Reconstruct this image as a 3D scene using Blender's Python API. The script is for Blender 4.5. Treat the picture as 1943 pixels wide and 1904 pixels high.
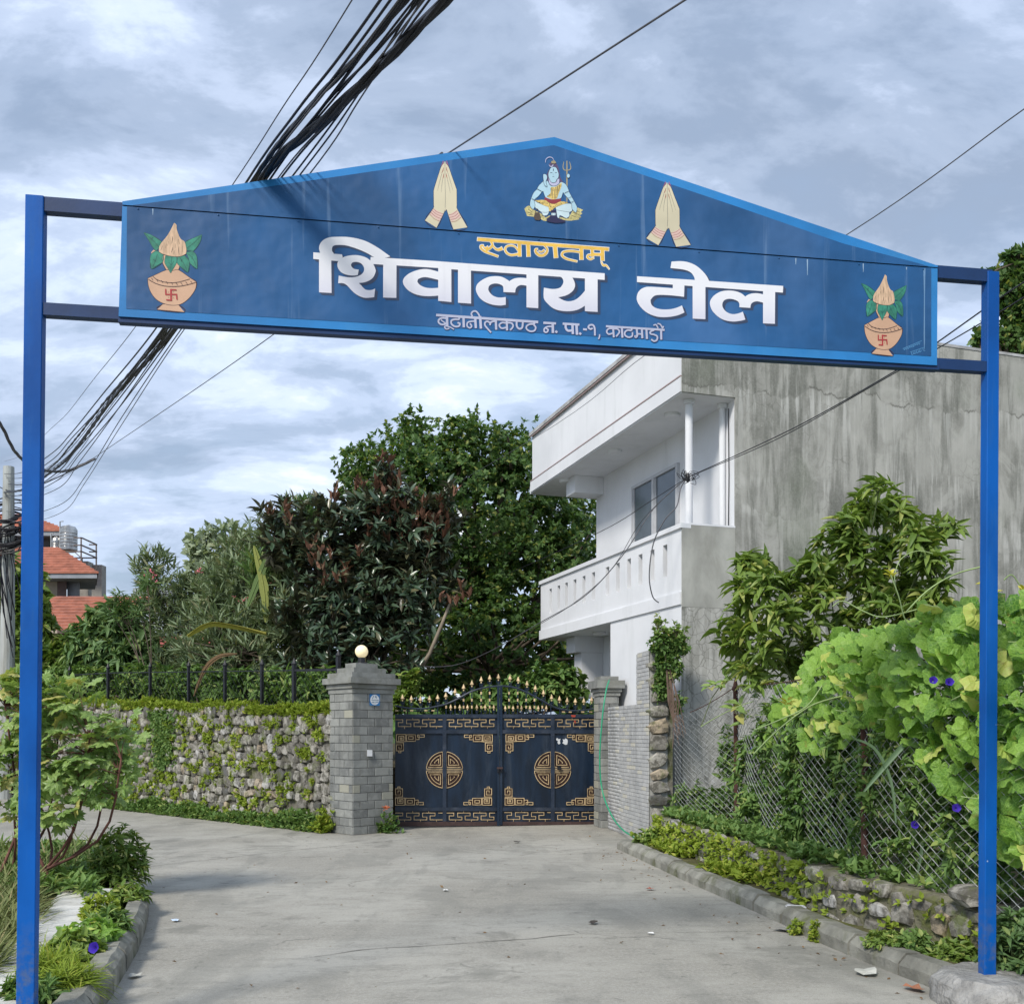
import bpy, math, random
import numpy as np
from mathutils import Vector, Matrix
from mathutils.geometry import tessellate_polygon
random.seed(7)
RNG = np.random.default_rng(11)
R = math.radians
for o in list(bpy.data.objects):
    bpy.data.objects.remove(o)
S = bpy.context.scene
COL = S.collection

# ------------------------------------------------------------------ camera
FPX, CX, HY, EYE = 1950.0, 971.5, 1390.0, 1.6      # measured on a 1943 x 1904 view of the photograph
cd = bpy.data.cameras.new('camera')
cam = bpy.data.objects.new('camera', cd)
COL.objects.link(cam)
cam.location = (0, 0, EYE)
cam.rotation_euler = (R(90), 0, 0)
cd.sensor_fit = 'HORIZONTAL'
cd.sensor_width = 36
cd.lens = 36 * FPX / 1943
cd.shift_y = (HY - 952) / 1943
cd.clip_start = 0.05
cd.clip_end = 3000
S.camera = cam

# ------------------------------------------------------------------ light
SUNV = Vector((-0.60, -1.0, 1.05)).normalized()    # towards the sun
elev = math.asin(SUNV.z)
azim = math.atan2(SUNV.x, SUNV.y)
sd = bpy.data.lights.new('sun', 'SUN')
sd.energy = 1.5
sd.angle = R(12)
sd.color = (1.0, 0.95, 0.87)
sun = bpy.data.objects.new('sun', sd)
COL.objects.link(sun)
sun.rotation_euler = (-SUNV).to_track_quat('-Z', 'Y').to_euler()
sun.location = SUNV * 40

W = bpy.data.worlds.new('World')
S.world = W
W.use_nodes = True
wn, wl = W.node_tree.nodes, W.node_tree.links
wn.clear()
def wnode(t, **k):
    n = wn.new(t)
    for a, b in k.items():
        setattr(n, a, b)
    return n
wout = wnode('ShaderNodeOutputWorld')
wbg = wnode('ShaderNodeBackground')
wbg.inputs['Strength'].default_value = 0.1
sky = wnode('ShaderNodeTexSky', sky_type='NISHITA')
sky.sun_disc = False
sky.sun_elevation = elev
sky.sun_rotation = azim
sky.air_density = 1.2
sky.dust_density = 1.5
tc = wnode('ShaderNodeTexCoord')
sep = wnode('ShaderNodeSeparateXYZ')
wl.new(tc.outputs['Generated'], sep.inputs[0])
def wmath(op, a, b=None, c=None, clamp=False):
    n = wnode('ShaderNodeMath', operation=op, use_clamp=clamp)
    for i, v in enumerate((a, b, c)):
        if v is None: continue
        if isinstance(v, (int, float)): n.inputs[i].default_value = v
        else: wl.new(v, n.inputs[i])
    return n.outputs[0]
zc = wmath('ADD', wmath('MAXIMUM', sep.outputs[2], 0.0), 0.30)
px = wmath('DIVIDE', sep.outputs[0], zc)
py = wmath('DIVIDE', sep.outputs[1], zc)
comb = wnode('ShaderNodeCombineXYZ')
wl.new(px, comb.inputs[0]); wl.new(py, comb.inputs[1])
comb.inputs[2].default_value = 3.7
def wnoise(scale, detail, rough, dist=0.0, off=0.0):
    mp = wnode('ShaderNodeMapping')
    mp.inputs['Location'].default_value = (off, off * 0.7, off * 1.3)
    mp.inputs['Scale'].default_value = (0.8, 1.25, 1.0)
    wl.new(comb.outputs[0], mp.inputs[0])
    n = wnode('ShaderNodeTexNoise')
    n.inputs['Scale'].default_value = scale
    n.inputs['Detail'].default_value = detail
    n.inputs['Roughness'].default_value = rough
    n.inputs['Distortion'].default_value = dist
    wl.new(mp.outputs[0], n.inputs['Vector'])
    return n.outputs[0]
n1 = wnoise(1.9, 8, 0.58, 0.35, 7.9)
n2 = wnoise(5.2, 9, 0.6, 0.3, 2.449)
nn = wmath('MULTIPLY_ADD', wmath('SUBTRACT', wmath('ADD', wmath('MULTIPLY', n1, 0.56), wmath('MULTIPLY', n2, 0.44)), 0.5), 1.12, 0.475)
ramp = wnode('ShaderNodeValToRGB')
wl.new(nn, ramp.inputs[0])
cr = ramp.color_ramp
cr.interpolation = 'EASE'
cr.elements[0].position = 0.36; cr.elements[0].color = (0.31, 0.39, 0.53, 1)
cr.elements[1].position = 0.69; cr.elements[1].color = (1.12, 1.14, 1.16, 1)
for p, c in ((0.43, (0.40, 0.49, 0.65, 1)), (0.485, (0.53, 0.63, 0.82, 1)), (0.54, (0.68, 0.79, 0.95, 1)), (0.60, (0.86, 0.92, 1.0, 1))):
    e = cr.elements.new(p); e.color = c
CLOUD = 5.0
scl = wnode('ShaderNodeMix', data_type='RGBA', blend_type='MULTIPLY')
scl.inputs[0].default_value = 1.0
wl.new(ramp.outputs[0], scl.inputs[6])
scl.inputs[7].default_value = (CLOUD, CLOUD, CLOUD, 1)
# thin spots let a little of the blue sky through
mixs = wnode('ShaderNodeMix', data_type='RGBA')
thin = wmath('MULTIPLY_ADD', n2, -1.2, 0.72, clamp=True)
wl.new(wmath('MULTIPLY', thin, 0.5), mixs.inputs[0])
wl.new(scl.outputs[2], mixs.inputs[6])
wl.new(sky.outputs[0], mixs.inputs[7])
wl.new(mixs.outputs[2], wbg.inputs[0])
wl.new(wbg.outputs[0], wout.inputs[0])

S.view_settings.view_transform = 'Standard'
S.view_settings.look = 'None'
S.view_settings.gamma = 1
S.view_settings.use_curve_mapping = False
S.view_settings.exposure = 1.25
S.render.engine = 'CYCLES'
S.cycles.samples = 128
S.cycles.max_bounces = 6
S.cycles.transparent_max_bounces = 6

# ------------------------------------------------------------------ materials
def lin(r, g, b):
    f = lambda v: (v / 255 / 12.92) if v / 255 <= 0.04045 else ((v / 255 + 0.055) / 1.055) ** 2.4
    return (f(r), f(g), f(b))
def c4(c): return (c[0], c[1], c[2], 1)
class NT:
    def __init__(s, name):
        s.m = bpy.data.materials.new(name)
        s.m.use_nodes = True
        s.n, s.l = s.m.node_tree.nodes, s.m.node_tree.links
        s.b = s.n['Principled BSDF']
        s.out = s.n['Material Output']
    def node(s, t, **k):
        n = s.n.new(t)
        for a, b in k.items(): setattr(n, a, b)
        return n
    def put(s, sock, v):
        if isinstance(v, (int, float)): sock.default_value = v
        elif isinstance(v, tuple): sock.default_value = c4(v) if sock.type == 'RGBA' else v[:3]
        else: s.l.new(v, sock)
    def math(s, op, a, b=None, c=None, clamp=False):
        n = s.node('ShaderNodeMath', operation=op, use_clamp=clamp)
        for i, v in enumerate((a, b, c)):
            if v is not None: s.put(n.inputs[i], v)
        return n.outputs[0]
    def pos(s, scale=(1, 1, 1), obj=False, rot=(0, 0, 0), loc=(0, 0, 0)):
        src = s.node('ShaderNodeTexCoord').outputs['Object'] if obj else s.node('ShaderNodeNewGeometry').outputs['Position']
        m = s.node('ShaderNodeMapping')
        m.inputs['Scale'].default_value = scale
        m.inputs['Rotation'].default_value = rot
        m.inputs['Location'].default_value = loc
        s.l.new(src, m.inputs[0])
        return m.outputs[0]
    def noise(s, vec, scale, detail=5, rough=.55, dist=0):
        n = s.node('ShaderNodeTexNoise')
        s.l.new(vec, n.inputs['Vector'])
        n.inputs['Scale'].default_value = scale
        n.inputs['Detail'].default_value = detail
        n.inputs['Roughness'].default_value = rough
        n.inputs['Distortion'].default_value = dist
        return n.outputs[0]
    def vor(s, vec, scale, feature='F1', rnd=1):
        n = s.node('ShaderNodeTexVoronoi', feature=feature)
        s.l.new(vec, n.inputs['Vector'])
        n.inputs['Scale'].default_value = scale
        n.inputs['Randomness'].default_value = rnd
        return n.outputs['Distance']
    def ss(s, v, lo, hi):
        n = s.node('ShaderNodeMapRange', interpolation_type='SMOOTHSTEP')
        s.put(n.inputs[0], v)
        n.inputs[1].default_value = lo; n.inputs[2].default_value = hi
        return n.outputs[0]
    def mix(s, f, a, b, mode='MIX'):
        n = s.node('ShaderNodeMix', data_type='RGBA', blend_type=mode)
        s.put(n.inputs[0], f); s.put(n.inputs[6], a); s.put(n.inputs[7], b)
        return n.outputs[2]
    def bump(s, h, st=.3, d=.01):
        n = s.node('ShaderNodeBump')
        n.inputs['Strength'].default_value = st
        n.inputs['Distance'].default_value = d
        s.l.new(h, n.inputs['Height'])
        s.l.new(n.outputs[0], s.b.inputs['Normal'])
    def done(s, col, rough=.7, metal=0, spec=.5):
        s.put(s.b.inputs['Base Color'], col)
        s.put(s.b.inputs['Roughness'], rough)
        s.put(s.b.inputs['Metallic'], metal)
        s.put(s.b.inputs['Specular IOR Level'], spec)
        return s.m
def mul(c, k): return tuple(min(1, v * k) for v in c)
def mat(name, col, rough=.6, var=.18, scale=4, bump=.15, bscale=60, bd=.004, metal=0, spec=.4, rnd=0, dirt=None, dirtamt=.35, stretch=(1, 1, 1)):
    t = NT(name)
    p = t.pos(stretch)
    n = t.noise(p, scale, 6)
    c = t.mix(t.ss(n, .3, .7), mul(col, 1 - var), mul(col, 1 + var))
    if rnd:
        oi = t.node('ShaderNodeObjectInfo')
        at = t.node('ShaderNodeAttribute', attribute_name='rnd')
        r = t.math('FRACT', t.math('ADD', oi.outputs['Random'], at.outputs['Fac']))
        v = t.math('MULTIPLY_ADD', r, 2 * rnd, 1 - rnd)
        cc = t.node('ShaderNodeCombineXYZ')
        for i in range(3): t.l.new(v, cc.inputs[i])
        c = t.mix(1.0, c, cc.outputs[0], 'MULTIPLY')
    if dirt:
        d = t.noise(p, scale * .45, 8, .65, .4)
        c = t.mix(t.math('MULTIPLY', t.ss(d, .48, .68), dirtamt), c, dirt)
    if bump: t.bump(t.noise(t.pos(), bscale, 5, .6), bump, bd)
    return t.done(c, rough, metal, spec)
def leafmat(name, ca, cb, cc=None, rough=.5, trans=.3, spec=.35, back=None, vein=0):
    t = NT(name)
    oi = t.node('ShaderNodeObjectInfo')
    at = t.node('ShaderNodeAttribute', attribute_name='rnd')
    r = t.math('FRACT', t.math('ADD', oi.outputs['Random'], at.outputs['Fac']))
    big = t.noise(t.pos(), 0.9, 3)
    f = t.math('ADD', t.math('MULTIPLY', r, .65), t.math('MULTIPLY', t.ss(big, .35, .65), .35))
    c = t.mix(f, ca, cb)
    if cc: c = t.mix(t.ss(r, .88, .93), c, cc)
    c = t.mix(t.math('MULTIPLY', t.noise(t.pos(), 45, 3), .25), c, mul(ca, .6))
    if back:
        g = t.node('ShaderNodeNewGeometry')
        c = t.mix(g.outputs['Backfacing'], c, back)
    if vein:
        vv = t.vor(t.pos(), 38, 'DISTANCE_TO_EDGE'); sp = t.noise(t.pos(), 11, 5, .65)
        c = t.mix(t.math('MULTIPLY', t.math('SUBTRACT', 1, t.ss(vv, 0, .12)), .35), c, mul(cb, 1.3))
        c = t.mix(t.math('MULTIPLY', t.ss(sp, .60, .70), .6), c, (.34, .27, .09))
        t.bump(vv, .5, .006)
    t.done(c, rough, 0, spec)
    tr = t.node('ShaderNodeBsdfTranslucent')
    t.put(tr.inputs[0], t.mix(1.0, c, (1.0, 1.0, .55), 'MULTIPLY'))
    mx = t.node('ShaderNodeMixShader')
    mx.inputs[0].default_value = trans
    t.l.new(t.b.outputs[0], mx.inputs[1]); t.l.new(tr.outputs[0], mx.inputs[2])
    t.l.new(mx.outputs[0], t.out.inputs[0])
    return t.m
def flat(name, col, rough=.5, var=.06, spec=.4):
    return mat(name, col, rough, var, 9, .05, 90, .001, 0, spec)

# ------------------------------------------------------------------ geometry helpers
def ground(x, y, h=0.0):
    Y = FPX * (EYE - h) / (y - HY)
    return Vector(((x - CX) / FPX * Y, Y, h))
def at(x, y, Y):
    return Vector(((x - CX) / FPX * Y, Y, EYE + (HY - y) / FPX * Y))
class Plane:      # a vertical plane through p along d; reads measured points onto it
    def __init__(s, p, q):
        s.p = Vector((p[0], p[1], 0)); s.d = Vector((q[0] - p[0], q[1] - p[1], 0)).normalized()
        s.n = Vector((s.d.y, -s.d.x, 0))
        if s.n.y > 0: s.n = -s.n
    def at(s, x, y, off=0.0):
        ray = Vector(((x - CX) / FPX, 1, (HY - y) / FPX))
        k = (s.p + s.n * off).dot(s.n) / ray.dot(s.n)
        return Vector((0, 0, EYE)) + ray * k
class MB:
    def __init__(s): s.v = []; s.f = []; s.mi = []; s.m = 0
    def add(s, vs, fs):
        b = len(s.v); s.v += [tuple(v) for v in vs]
        for f in fs: s.f.append(tuple(i + b for i in f)); s.mi.append(s.m)
        return s
    def obox(s, c, ax, ay, az):      # centre and three half-axis vectors
        c, ax, ay, az = Vector(c), Vector(ax), Vector(ay), Vector(az)
        vs = [c + ax * i + ay * j + az * k for k in (-1, 1) for j in (-1, 1) for i in (-1, 1)]
        return s.add(vs, [(0, 2, 3, 1), (4, 5, 7, 6), (0, 1, 5, 4), (2, 6, 7, 3), (0, 4, 6, 2), (1, 3, 7, 5)])
    def box(s, x0, x1, y0, y1, z0, z1):
        return s.obox(((x0 + x1) / 2, (y0 + y1) / 2, (z0 + z1) / 2), ((x1 - x0) / 2, 0, 0), (0, (y1 - y0) / 2, 0), (0, 0, (z1 - z0) / 2))
    def bar(s, a, b, w, t, up=(0, 0, 1)):       # box bar from a to b
        a, b = Vector(a), Vector(b); d = b - a; L = d.length
        if L < 1e-6: return s
        d /= L; up = Vector(up)
        if abs(d.dot(up)) > .98: up = Vector((0, 1, 0)) if abs(d.y) < .9 else Vector((1, 0, 0))
        e = d.cross(up).normalized(); g = e.cross(d)
        return s.obox((a + b) / 2, d * L / 2, e * w / 2, g * t / 2)
    def tube(s, pts, r, n=6, cap=True):
        pts = [Vector(p) for p in pts]; N = len(pts)
        if not hasattr(r, '__len__'): r = [r] * N
        b = len(s.v); prev = None
        for i, p in enumerate(pts):
            t = (pts[min(i + 1, N - 1)] - pts[max(i - 1, 0)])
            t = t.normalized() if t.length > 1e-9 else Vector((0, 0, 1))
            if prev is None:
                u = Vector((0, 0, 1)) if abs(t.z) < .9 else Vector((1, 0, 0))
                e = t.cross(u).normalized()
            else:
                e = (prev - t * prev.dot(t)).normalized()
            prev = e; g = t.cross(e)
            for k in range(n):
                a = 2 * math.pi * k / n
                s.v.append(tuple(p + (e * math.cos(a) + g * math.sin(a)) * r[i]))
        for i in range(N - 1):
            for k in range(n):
                k2 = (k + 1) % n
                s.f.append((b + i * n + k, b + i * n + k2, b + (i + 1) * n + k2, b + (i + 1) * n + k)); s.mi.append(s.m)
        if cap:
            s.f.append(tuple(b + k for k in range(n))[::-1]); s.mi.append(s.m)
            s.f.append(tuple(b + (N - 1) * n + k for k in range(n))); s.mi.append(s.m)
        return s
    def lathe(s, c, prof, n=20):       # prof: (r, z)
        b = len(s.v); c = Vector(c)
        for r, z in prof:
            for k in range(n):
                a = 2 * math.pi * k / n
                s.v.append((c.x + r * math.cos(a), c.y + r * math.sin(a), c.z + z))
        for i in range(len(prof) - 1):
            for k in range(n):
                k2 = (k + 1) % n
                s.f.append((b + i * n + k, b + i * n + k2, b + (i + 1) * n + k2, b + (i + 1) * n + k)); s.mi.append(s.m)
        return s
    def prism(s, poly, z0, z1):        # horizontal polygon with thickness
        n = len(poly)
        ar = sum(poly[i][0] * poly[(i + 1) % n][1] - poly[(i + 1) % n][0] * poly[i][1] for i in range(n))
        if ar < 0: poly = poly[::-1]
        tris = tessellate_polygon([[Vector((p[0], p[1], 0)) for p in poly]])
        vs = [(p[0], p[1], z0) for p in poly] + [(p[0], p[1], z1) for p in poly]
        fs = [(i, (i + 1) % n, (i + 1) % n + n, i + n) for i in range(n)]
        for t in tris:
            a = [poly[i] for i in t]
            sg = (a[1][0] - a[0][0]) * (a[2][1] - a[0][1]) - (a[2][0] - a[0][0]) * (a[1][1] - a[0][1])
            t = tuple(t) if sg > 0 else tuple(t)[::-1]
            fs.append(tuple(i + n for i in t)); fs.append(t[::-1])
        return s.add(vs, fs)
def link(o, parent, kind, label, cat, group):
    COL.objects.link(o)
    if parent is not None: o.parent = parent
    if kind: o['kind'] = kind
    if label: o['label'] = label
    if cat: o['category'] = cat
    if group: o['group'] = group
    return o
def wloc(p):
    v = Vector((0, 0, 0))
    while p is not None: v += p.location; p = p.parent
    return v
def obj(name, mb, mats, parent=None, kind=None, label=None, cat=None, group=None, smooth=False, org=None):
    me = bpy.data.meshes.new(name)
    base = wloc(parent)
    o_ = Vector(org) if org is not None else (base if parent is not None else Vector((0, 0, 0)))
    me.from_pydata([(v[0] - o_.x, v[1] - o_.y, v[2] - o_.z) for v in mb.v], [], mb.f)
    mats = mats if isinstance(mats, (list, tuple)) else [mats]
    for m in mats: me.materials.append(m)
    if len(mats) > 1: me.polygons.foreach_set('material_index', mb.mi)
    if smooth: me.polygons.foreach_set('use_smooth', [True] * len(me.polygons))
    me.update()
    o = bpy.data.objects.new(name, me)
    o.location = o_ - base
    return link(o, parent, kind, label, cat, group)
def thing(name, label, cat, loc, group=None, kind=None):
    o = bpy.data.objects.new(name, None)
    o.empty_display_size = .2
    o.location = loc
    return link(o, None, kind, label, cat, group)
# templates: (verts Nx3, tris Mx3)
def tmpl(vs, fs):
    tr = []
    for f in fs:
        for i in range(1, len(f) - 1): tr.append((f[0], f[i], f[i + 1]))
    return np.array(vs, float), np.array(tr, int)
def tmesh(name, t, m, smooth=False):
    me = bpy.data.meshes.new(name)
    me.from_pydata(t[0].tolist(), [], t[1].tolist())
    me.materials.append(m)
    if smooth: me.polygons.foreach_set('use_smooth', [True] * len(me.polygons))
    me.update()
    return me
def joined(name, groups, m, parent=None, kind='stuff', label=None, cat=None, smooth=False, group=None, org=None):
    """groups: list of (template, mats Nx4x4); one mesh out of many copies"""
    VS, FS, RN = [], [], []; off = 0
    for (tv, tf), M4 in groups:
        M4 = np.asarray(M4)
        if len(M4) == 0: continue
        v = np.einsum('nij,vj->nvi', M4[:, :3, :3], tv) + M4[:, None, :3, 3]
        n, k = v.shape[:2]
        VS.append(v.reshape(-1, 3))
        f = tf[None] + (np.arange(n) * k)[:, None, None] + off
        FS.append(f.reshape(-1, 3)); off += n * k
        RN.append(np.repeat(RNG.random(n), k))
    V = np.concatenate(VS); F = np.concatenate(FS); RR = np.concatenate(RN)
    base = wloc(parent)
    o_ = np.array(org if org is not None else base)
    V = V - o_
    me = bpy.data.meshes.new(name)
    me.vertices.add(len(V)); me.vertices.foreach_set('co', V.ravel())
    me.loops.add(F.size); me.loops.foreach_set('vertex_index', F.ravel().astype(np.int32))
    me.polygons.add(len(F)); me.polygons.foreach_set('loop_start', np.arange(0, F.size, 3, dtype=np.int32))
    me.materials.append(m)
    a = me.attributes.new('rnd', 'FLOAT', 'POINT'); a.data.foreach_set('value', RR)
    me.update(calc_edges=True)
    if smooth: me.polygons.foreach_set('use_smooth', [True] * len(me.polygons))
    o = bpy.data.objects.new(name, me)
    o.location = Vector(o_) - base
    return link(o, parent, kind, label, cat, group)
def pieces(name, tmpls, M4, m, parent, limit=300, which=None, smooth=False, restname=None):
    """alike pieces as single child objects (nearest first), the rest joined as stuff"""
    M4 = np.asarray(M4); n = len(M4)
    which = which if which is not None else RNG.integers(0, len(tmpls), n)
    d = np.linalg.norm(M4[:, :3, 3] - np.array([0, 0, EYE]), axis=1)
    order = np.argsort(d)
    mes = [tmesh(name, t, m, smooth) for t in tmpls]
    base = Matrix.Translation(-wloc(parent))
    for i in order[:limit]:
        o = bpy.data.objects.new(name, mes[which[i]])
        COL.objects.link(o); o.parent = parent
        o.matrix_basis = base @ Matrix(M4[i].tolist())
    rest = order[limit:]
    if len(rest):
        joined(restname or name + '_mass', [(tmpls[k], M4[[i for i in rest if which[i] == k]]) for k in range(len(tmpls)) if any(which[i] == k for i in rest)], m, parent, smooth=smooth)
def frame(pos, side, fwd, nrm, sx=1, sy=1, sz=1):
    m = np.eye(4)
    m[:3, 0] = np.array(side) * sx; m[:3, 1] = np.array(fwd) * sy; m[:3, 2] = np.array(nrm) * sz; m[:3, 3] = pos
    return m
UNIT = tmpl([(x, y, z) for z in (-.5, .5) for y in (-.5, .5) for x in (-.5, .5)],
            [(0, 2, 3, 1), (4, 5, 7, 6), (0, 1, 5, 4), (2, 6, 7, 3), (0, 4, 6, 2), (1, 3, 7, 5)])
def brick_t(bev=.06):     # block with a chamfered face towards +Y... outer face is -Y
    vs = []
    for y, k in ((.5, .5), (-.35, .5), (-.5, .5 - bev)):
        vs += [(-k, y, -k), (k, y, -k), (k, y, k), (-k, y, k)]
    fs = [(0, 3, 2, 1)[::-1]]
    for a in (0, 4):
        for i in range(4):
            j = (i + 1) % 4
            fs.append((a + i, a + j, a + 4 + j, a + 4 + i))
    fs.append((8, 9, 10, 11))
    return tmpl(vs, fs)
def stone_t(seed, n=8):
    r = random.Random(seed); vs = []; a0 = r.random()
    ring = []
    for i in range(n):
        a = 2 * math.pi * (i + a0 + r.uniform(-.25, .25)) / n
        k = r.uniform(.38, .60)
        # squarish outline
        q = max(abs(math.cos(a)), abs(math.sin(a)))
        k = k / (q ** .6)
        ring.append((math.cos(a) * k, math.sin(a) * k))
    for y, k in ((.5, 1.0), (-.28, 1.0), (-.45, .86)):
        vs += [(x * k, y + r.uniform(-.05, .05), z * k) for x, z in ring]
    vs.append((r.uniform(-.1, .1), -.5, r.uniform(-.1, .1)))
    fs = []
    for a in (0, n):
        for i in range(n):
            j = (i + 1) % n
            fs.append((a + i, a + j, a + n + j, a + n + i))
    for i in range(n): fs.append((2 * n + i, 2 * n + (i + 1) % n, 3 * n))
    return tmpl(vs, fs)
STONES = [stone_t(i) for i in range(7)]
# leaves lie along +Y, face +Z, length 1
def leaf_t(w=.3, fold=.12, droop=.25, seg=4, belly=.45):
    vs, fs = [(0, 0, 0)], []
    for i in range(1, seg):
        u = i / seg
        ww = w * (math.sin(math.pi * u ** (.75 if belly < .5 else 1.2))) ** .8
        z = -droop * u * u
        vs += [(-ww / 2, u, z + fold * ww), (0, u, z), (ww / 2, u, z + fold * ww)]
    vs.append((0, 1, -droop))
    fs += [(0, 2, 1), (0, 3, 2)]
    for i in range(seg - 2):
        a = 1 + 3 * i
        fs += [(a, a + 1, a + 4, a + 3), (a + 1, a + 2, a + 5, a + 4)]
    a = 1 + 3 * (seg - 2); e = len(vs) - 1
    fs += [(a, a + 1, e), (a + 1, a + 2, e)]
    return tmpl(vs, fs)
LANCE = [leaf_t(.30, .5, .35), leaf_t(.26, .4, .15), leaf_t(.34, .3, .5)]
SLIM = [leaf_t(.15, .3, .2, 3), leaf_t(.18, .3, .05, 3)]
OVAL = [leaf_t(.5, .3, .15, 3), leaf_t(.45, .3, .3, 3)]
TINY = [tmpl([(0, 0, 0), (-.28, .5, .08), (0, 1, -.1), (.28, .5, .08)], [(0, 3, 2, 1)]), tmpl([(0, 0, 0), (-.25, .45, -.1), (0, 1, 0), (.3, .55, .1)], [(0, 3, 2, 1)])]
def polar_leaf(rad, wave, seed, cup=.15):
    r = random.Random(seed); n = len(rad); vs = [(0, .25, 0)]; fs = []
    mid = []
    for i, (a, k) in enumerate(rad):
        z = cup * k * k + r.uniform(-wave, wave)
        vs.append((math.sin(a) * k * .5, .25 + math.cos(a) * k * .5, z * .5 + r.uniform(-wave, wave) * .3))
    for i, (a, k) in enumerate(rad):
        vs.append((math.sin(a) * k, .25 + math.cos(a) * k, -cup * k * .6 + r.uniform(-wave, wave)))
    for i in range(n - 1):
        fs += [(0, 2 + i, 1 + i), (1 + i, 2 + i, 2 + n + i, 1 + n + i)]
    return tmpl(vs, fs)
def heart(seed):
    r = random.Random(seed)
    rad = []
    N = 27
    for i in range(N):
        a = -2.95 + 5.9 * i / (N - 1)
        k = .50 + .045 * math.cos(a * 5) + (.05 if abs(a) < .15 else 0)
        if abs(a) > 2.5: k -= .22 * (abs(a) - 2.5)
        k *= r.uniform(.97, 1.03)
        rad.append((a, k))
    return polar_leaf(rad, .05, seed, r.choice((.08, .2, .34)))
HEART = [heart(i) for i in range(6)]
def palmate(seed):
    r = random.Random(seed); rad = []
    L = 7
    for i in range(L):
        a0 = -2.3 + 4.6 * i / (L - 1)
        k = .62 - .10 * abs(a0) / 2.3
        if i == 0: rad.append((a0 - .3, .16))
        rad += [(a0 - .22, k * .74), (a0, k * r.uniform(.92, 1.08)), (a0 + .22, k * .74), (a0 + .38, .36)]
    return polar_leaf(rad, .02, seed, .22)
PALM = [palmate(i) for i in range(5)]
BLADE = [leaf_t(.05, .1, .35, 4), leaf_t(.06, .1, .7, 4), leaf_t(.04, .1, .1, 3)]
def unit(v): return v / np.maximum(np.linalg.norm(v, axis=-1, keepdims=True), 1e-9)
def frames(P, D, N, s, ws=1.0):
    D = unit(D); Sd = unit(np.cross(D, N)); N2 = np.cross(Sd, D)
    M = np.zeros((len(P), 4, 4)); M[:, 3, 3] = 1
    s = np.asarray(s).reshape(-1, 1) * np.ones((len(P), 1))
    M[:, :3, 0] = Sd * s * ws; M[:, :3, 1] = D * s; M[:, :3, 2] = N2 * s; M[:, :3, 3] = P
    return M
def tips_in(ell, n, shell=.35, rough=.22, seed=0, up_only=False):
    r = np.random.default_rng(seed)
    w = np.array([e[1][0] * e[1][1] * e[1][2] for e in ell]) ** .75; w /= w.sum()
    k = r.choice(len(ell), n, p=w)
    C = np.array([e[0] for e in ell])[k]; A = np.array([e[1] for e in ell])[k]
    U = unit(r.normal(size=(n, 3)))
    q = (shell ** 3 + (1 - shell ** 3) * r.random(n)) ** (1 / 3)
    # lumpy outline
    ph = r.random((6, 3)) * 9
    lump = sum(np.sin(U @ (unit(r.normal(size=3)) * (3 + 2 * i)) + ph[i, 0]) for i in range(6)) / 6
    q = q * (1 + rough * lump * 2)
    return C + U * A * q[:, None], U
def whorls(P, T, per, size, seed=0, open_=(.6, 1.35), droop=.25, jit=.5, var=.35):
    r = np.random.default_rng(seed + 77)
    n = len(P); P = np.repeat(P, per, 0); T = unit(np.repeat(T, per, 0)); m = len(P)
    a = r.normal(size=(m, 3)); pr = unit(a - T * np.sum(a * T, 1, keepdims=True))
    A = r.uniform(open_[0], open_[1], m)[:, None]
    D = T * np.cos(A) + pr * np.sin(A); D[:, 2] -= droop * r.random(m)
    back = r.random(m)[:, None] * size * jit
    P2 = P - T * back + r.normal(size=(m, 3)) * size * .08
    s = size * (1 + var * (r.random(m) * 2 - 1))
    N = T + r.normal(size=(m, 3)) * .25 + np.array([0, 0, .35])
    return frames(P2, D, N, s)
def sway(U, up=.5, rnd=.35, seed=0):
    r = np.random.default_rng(seed + 5)
    return unit(U + np.array([0, 0, up]) + r.normal(size=U.shape) * rnd)
def twigs(root_pts, P, r0=.012, r1=.004, n=None, seed=0, mb=None, bend=.25):
    rr = random.Random(seed); mb = mb or MB()
    idx = list(range(len(P))); rr.shuffle(idx)
    for i in idx[:n or len(P)]:
        p = Vector(P[i]); b = min(root_pts, key=lambda q: (Vector(q) - p).length + rr.random() * .5 + max(0, q[2] - p.z) * 3)
        b = Vector(b); m = (b + p) / 2 + Vector((rr.uniform(-1, 1), rr.uniform(-1, 1), rr.uniform(-1.2, .2))) * bend * (p - b).length * .4
        mb.tube([b, (b + m) / 2 + Vector((0, 0, .02)), m, (m + p) / 2, p], [r0, r0 * .85, r0 * .7, (r0 + r1) / 2.2, r1], 4, False)
    return mb
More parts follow.
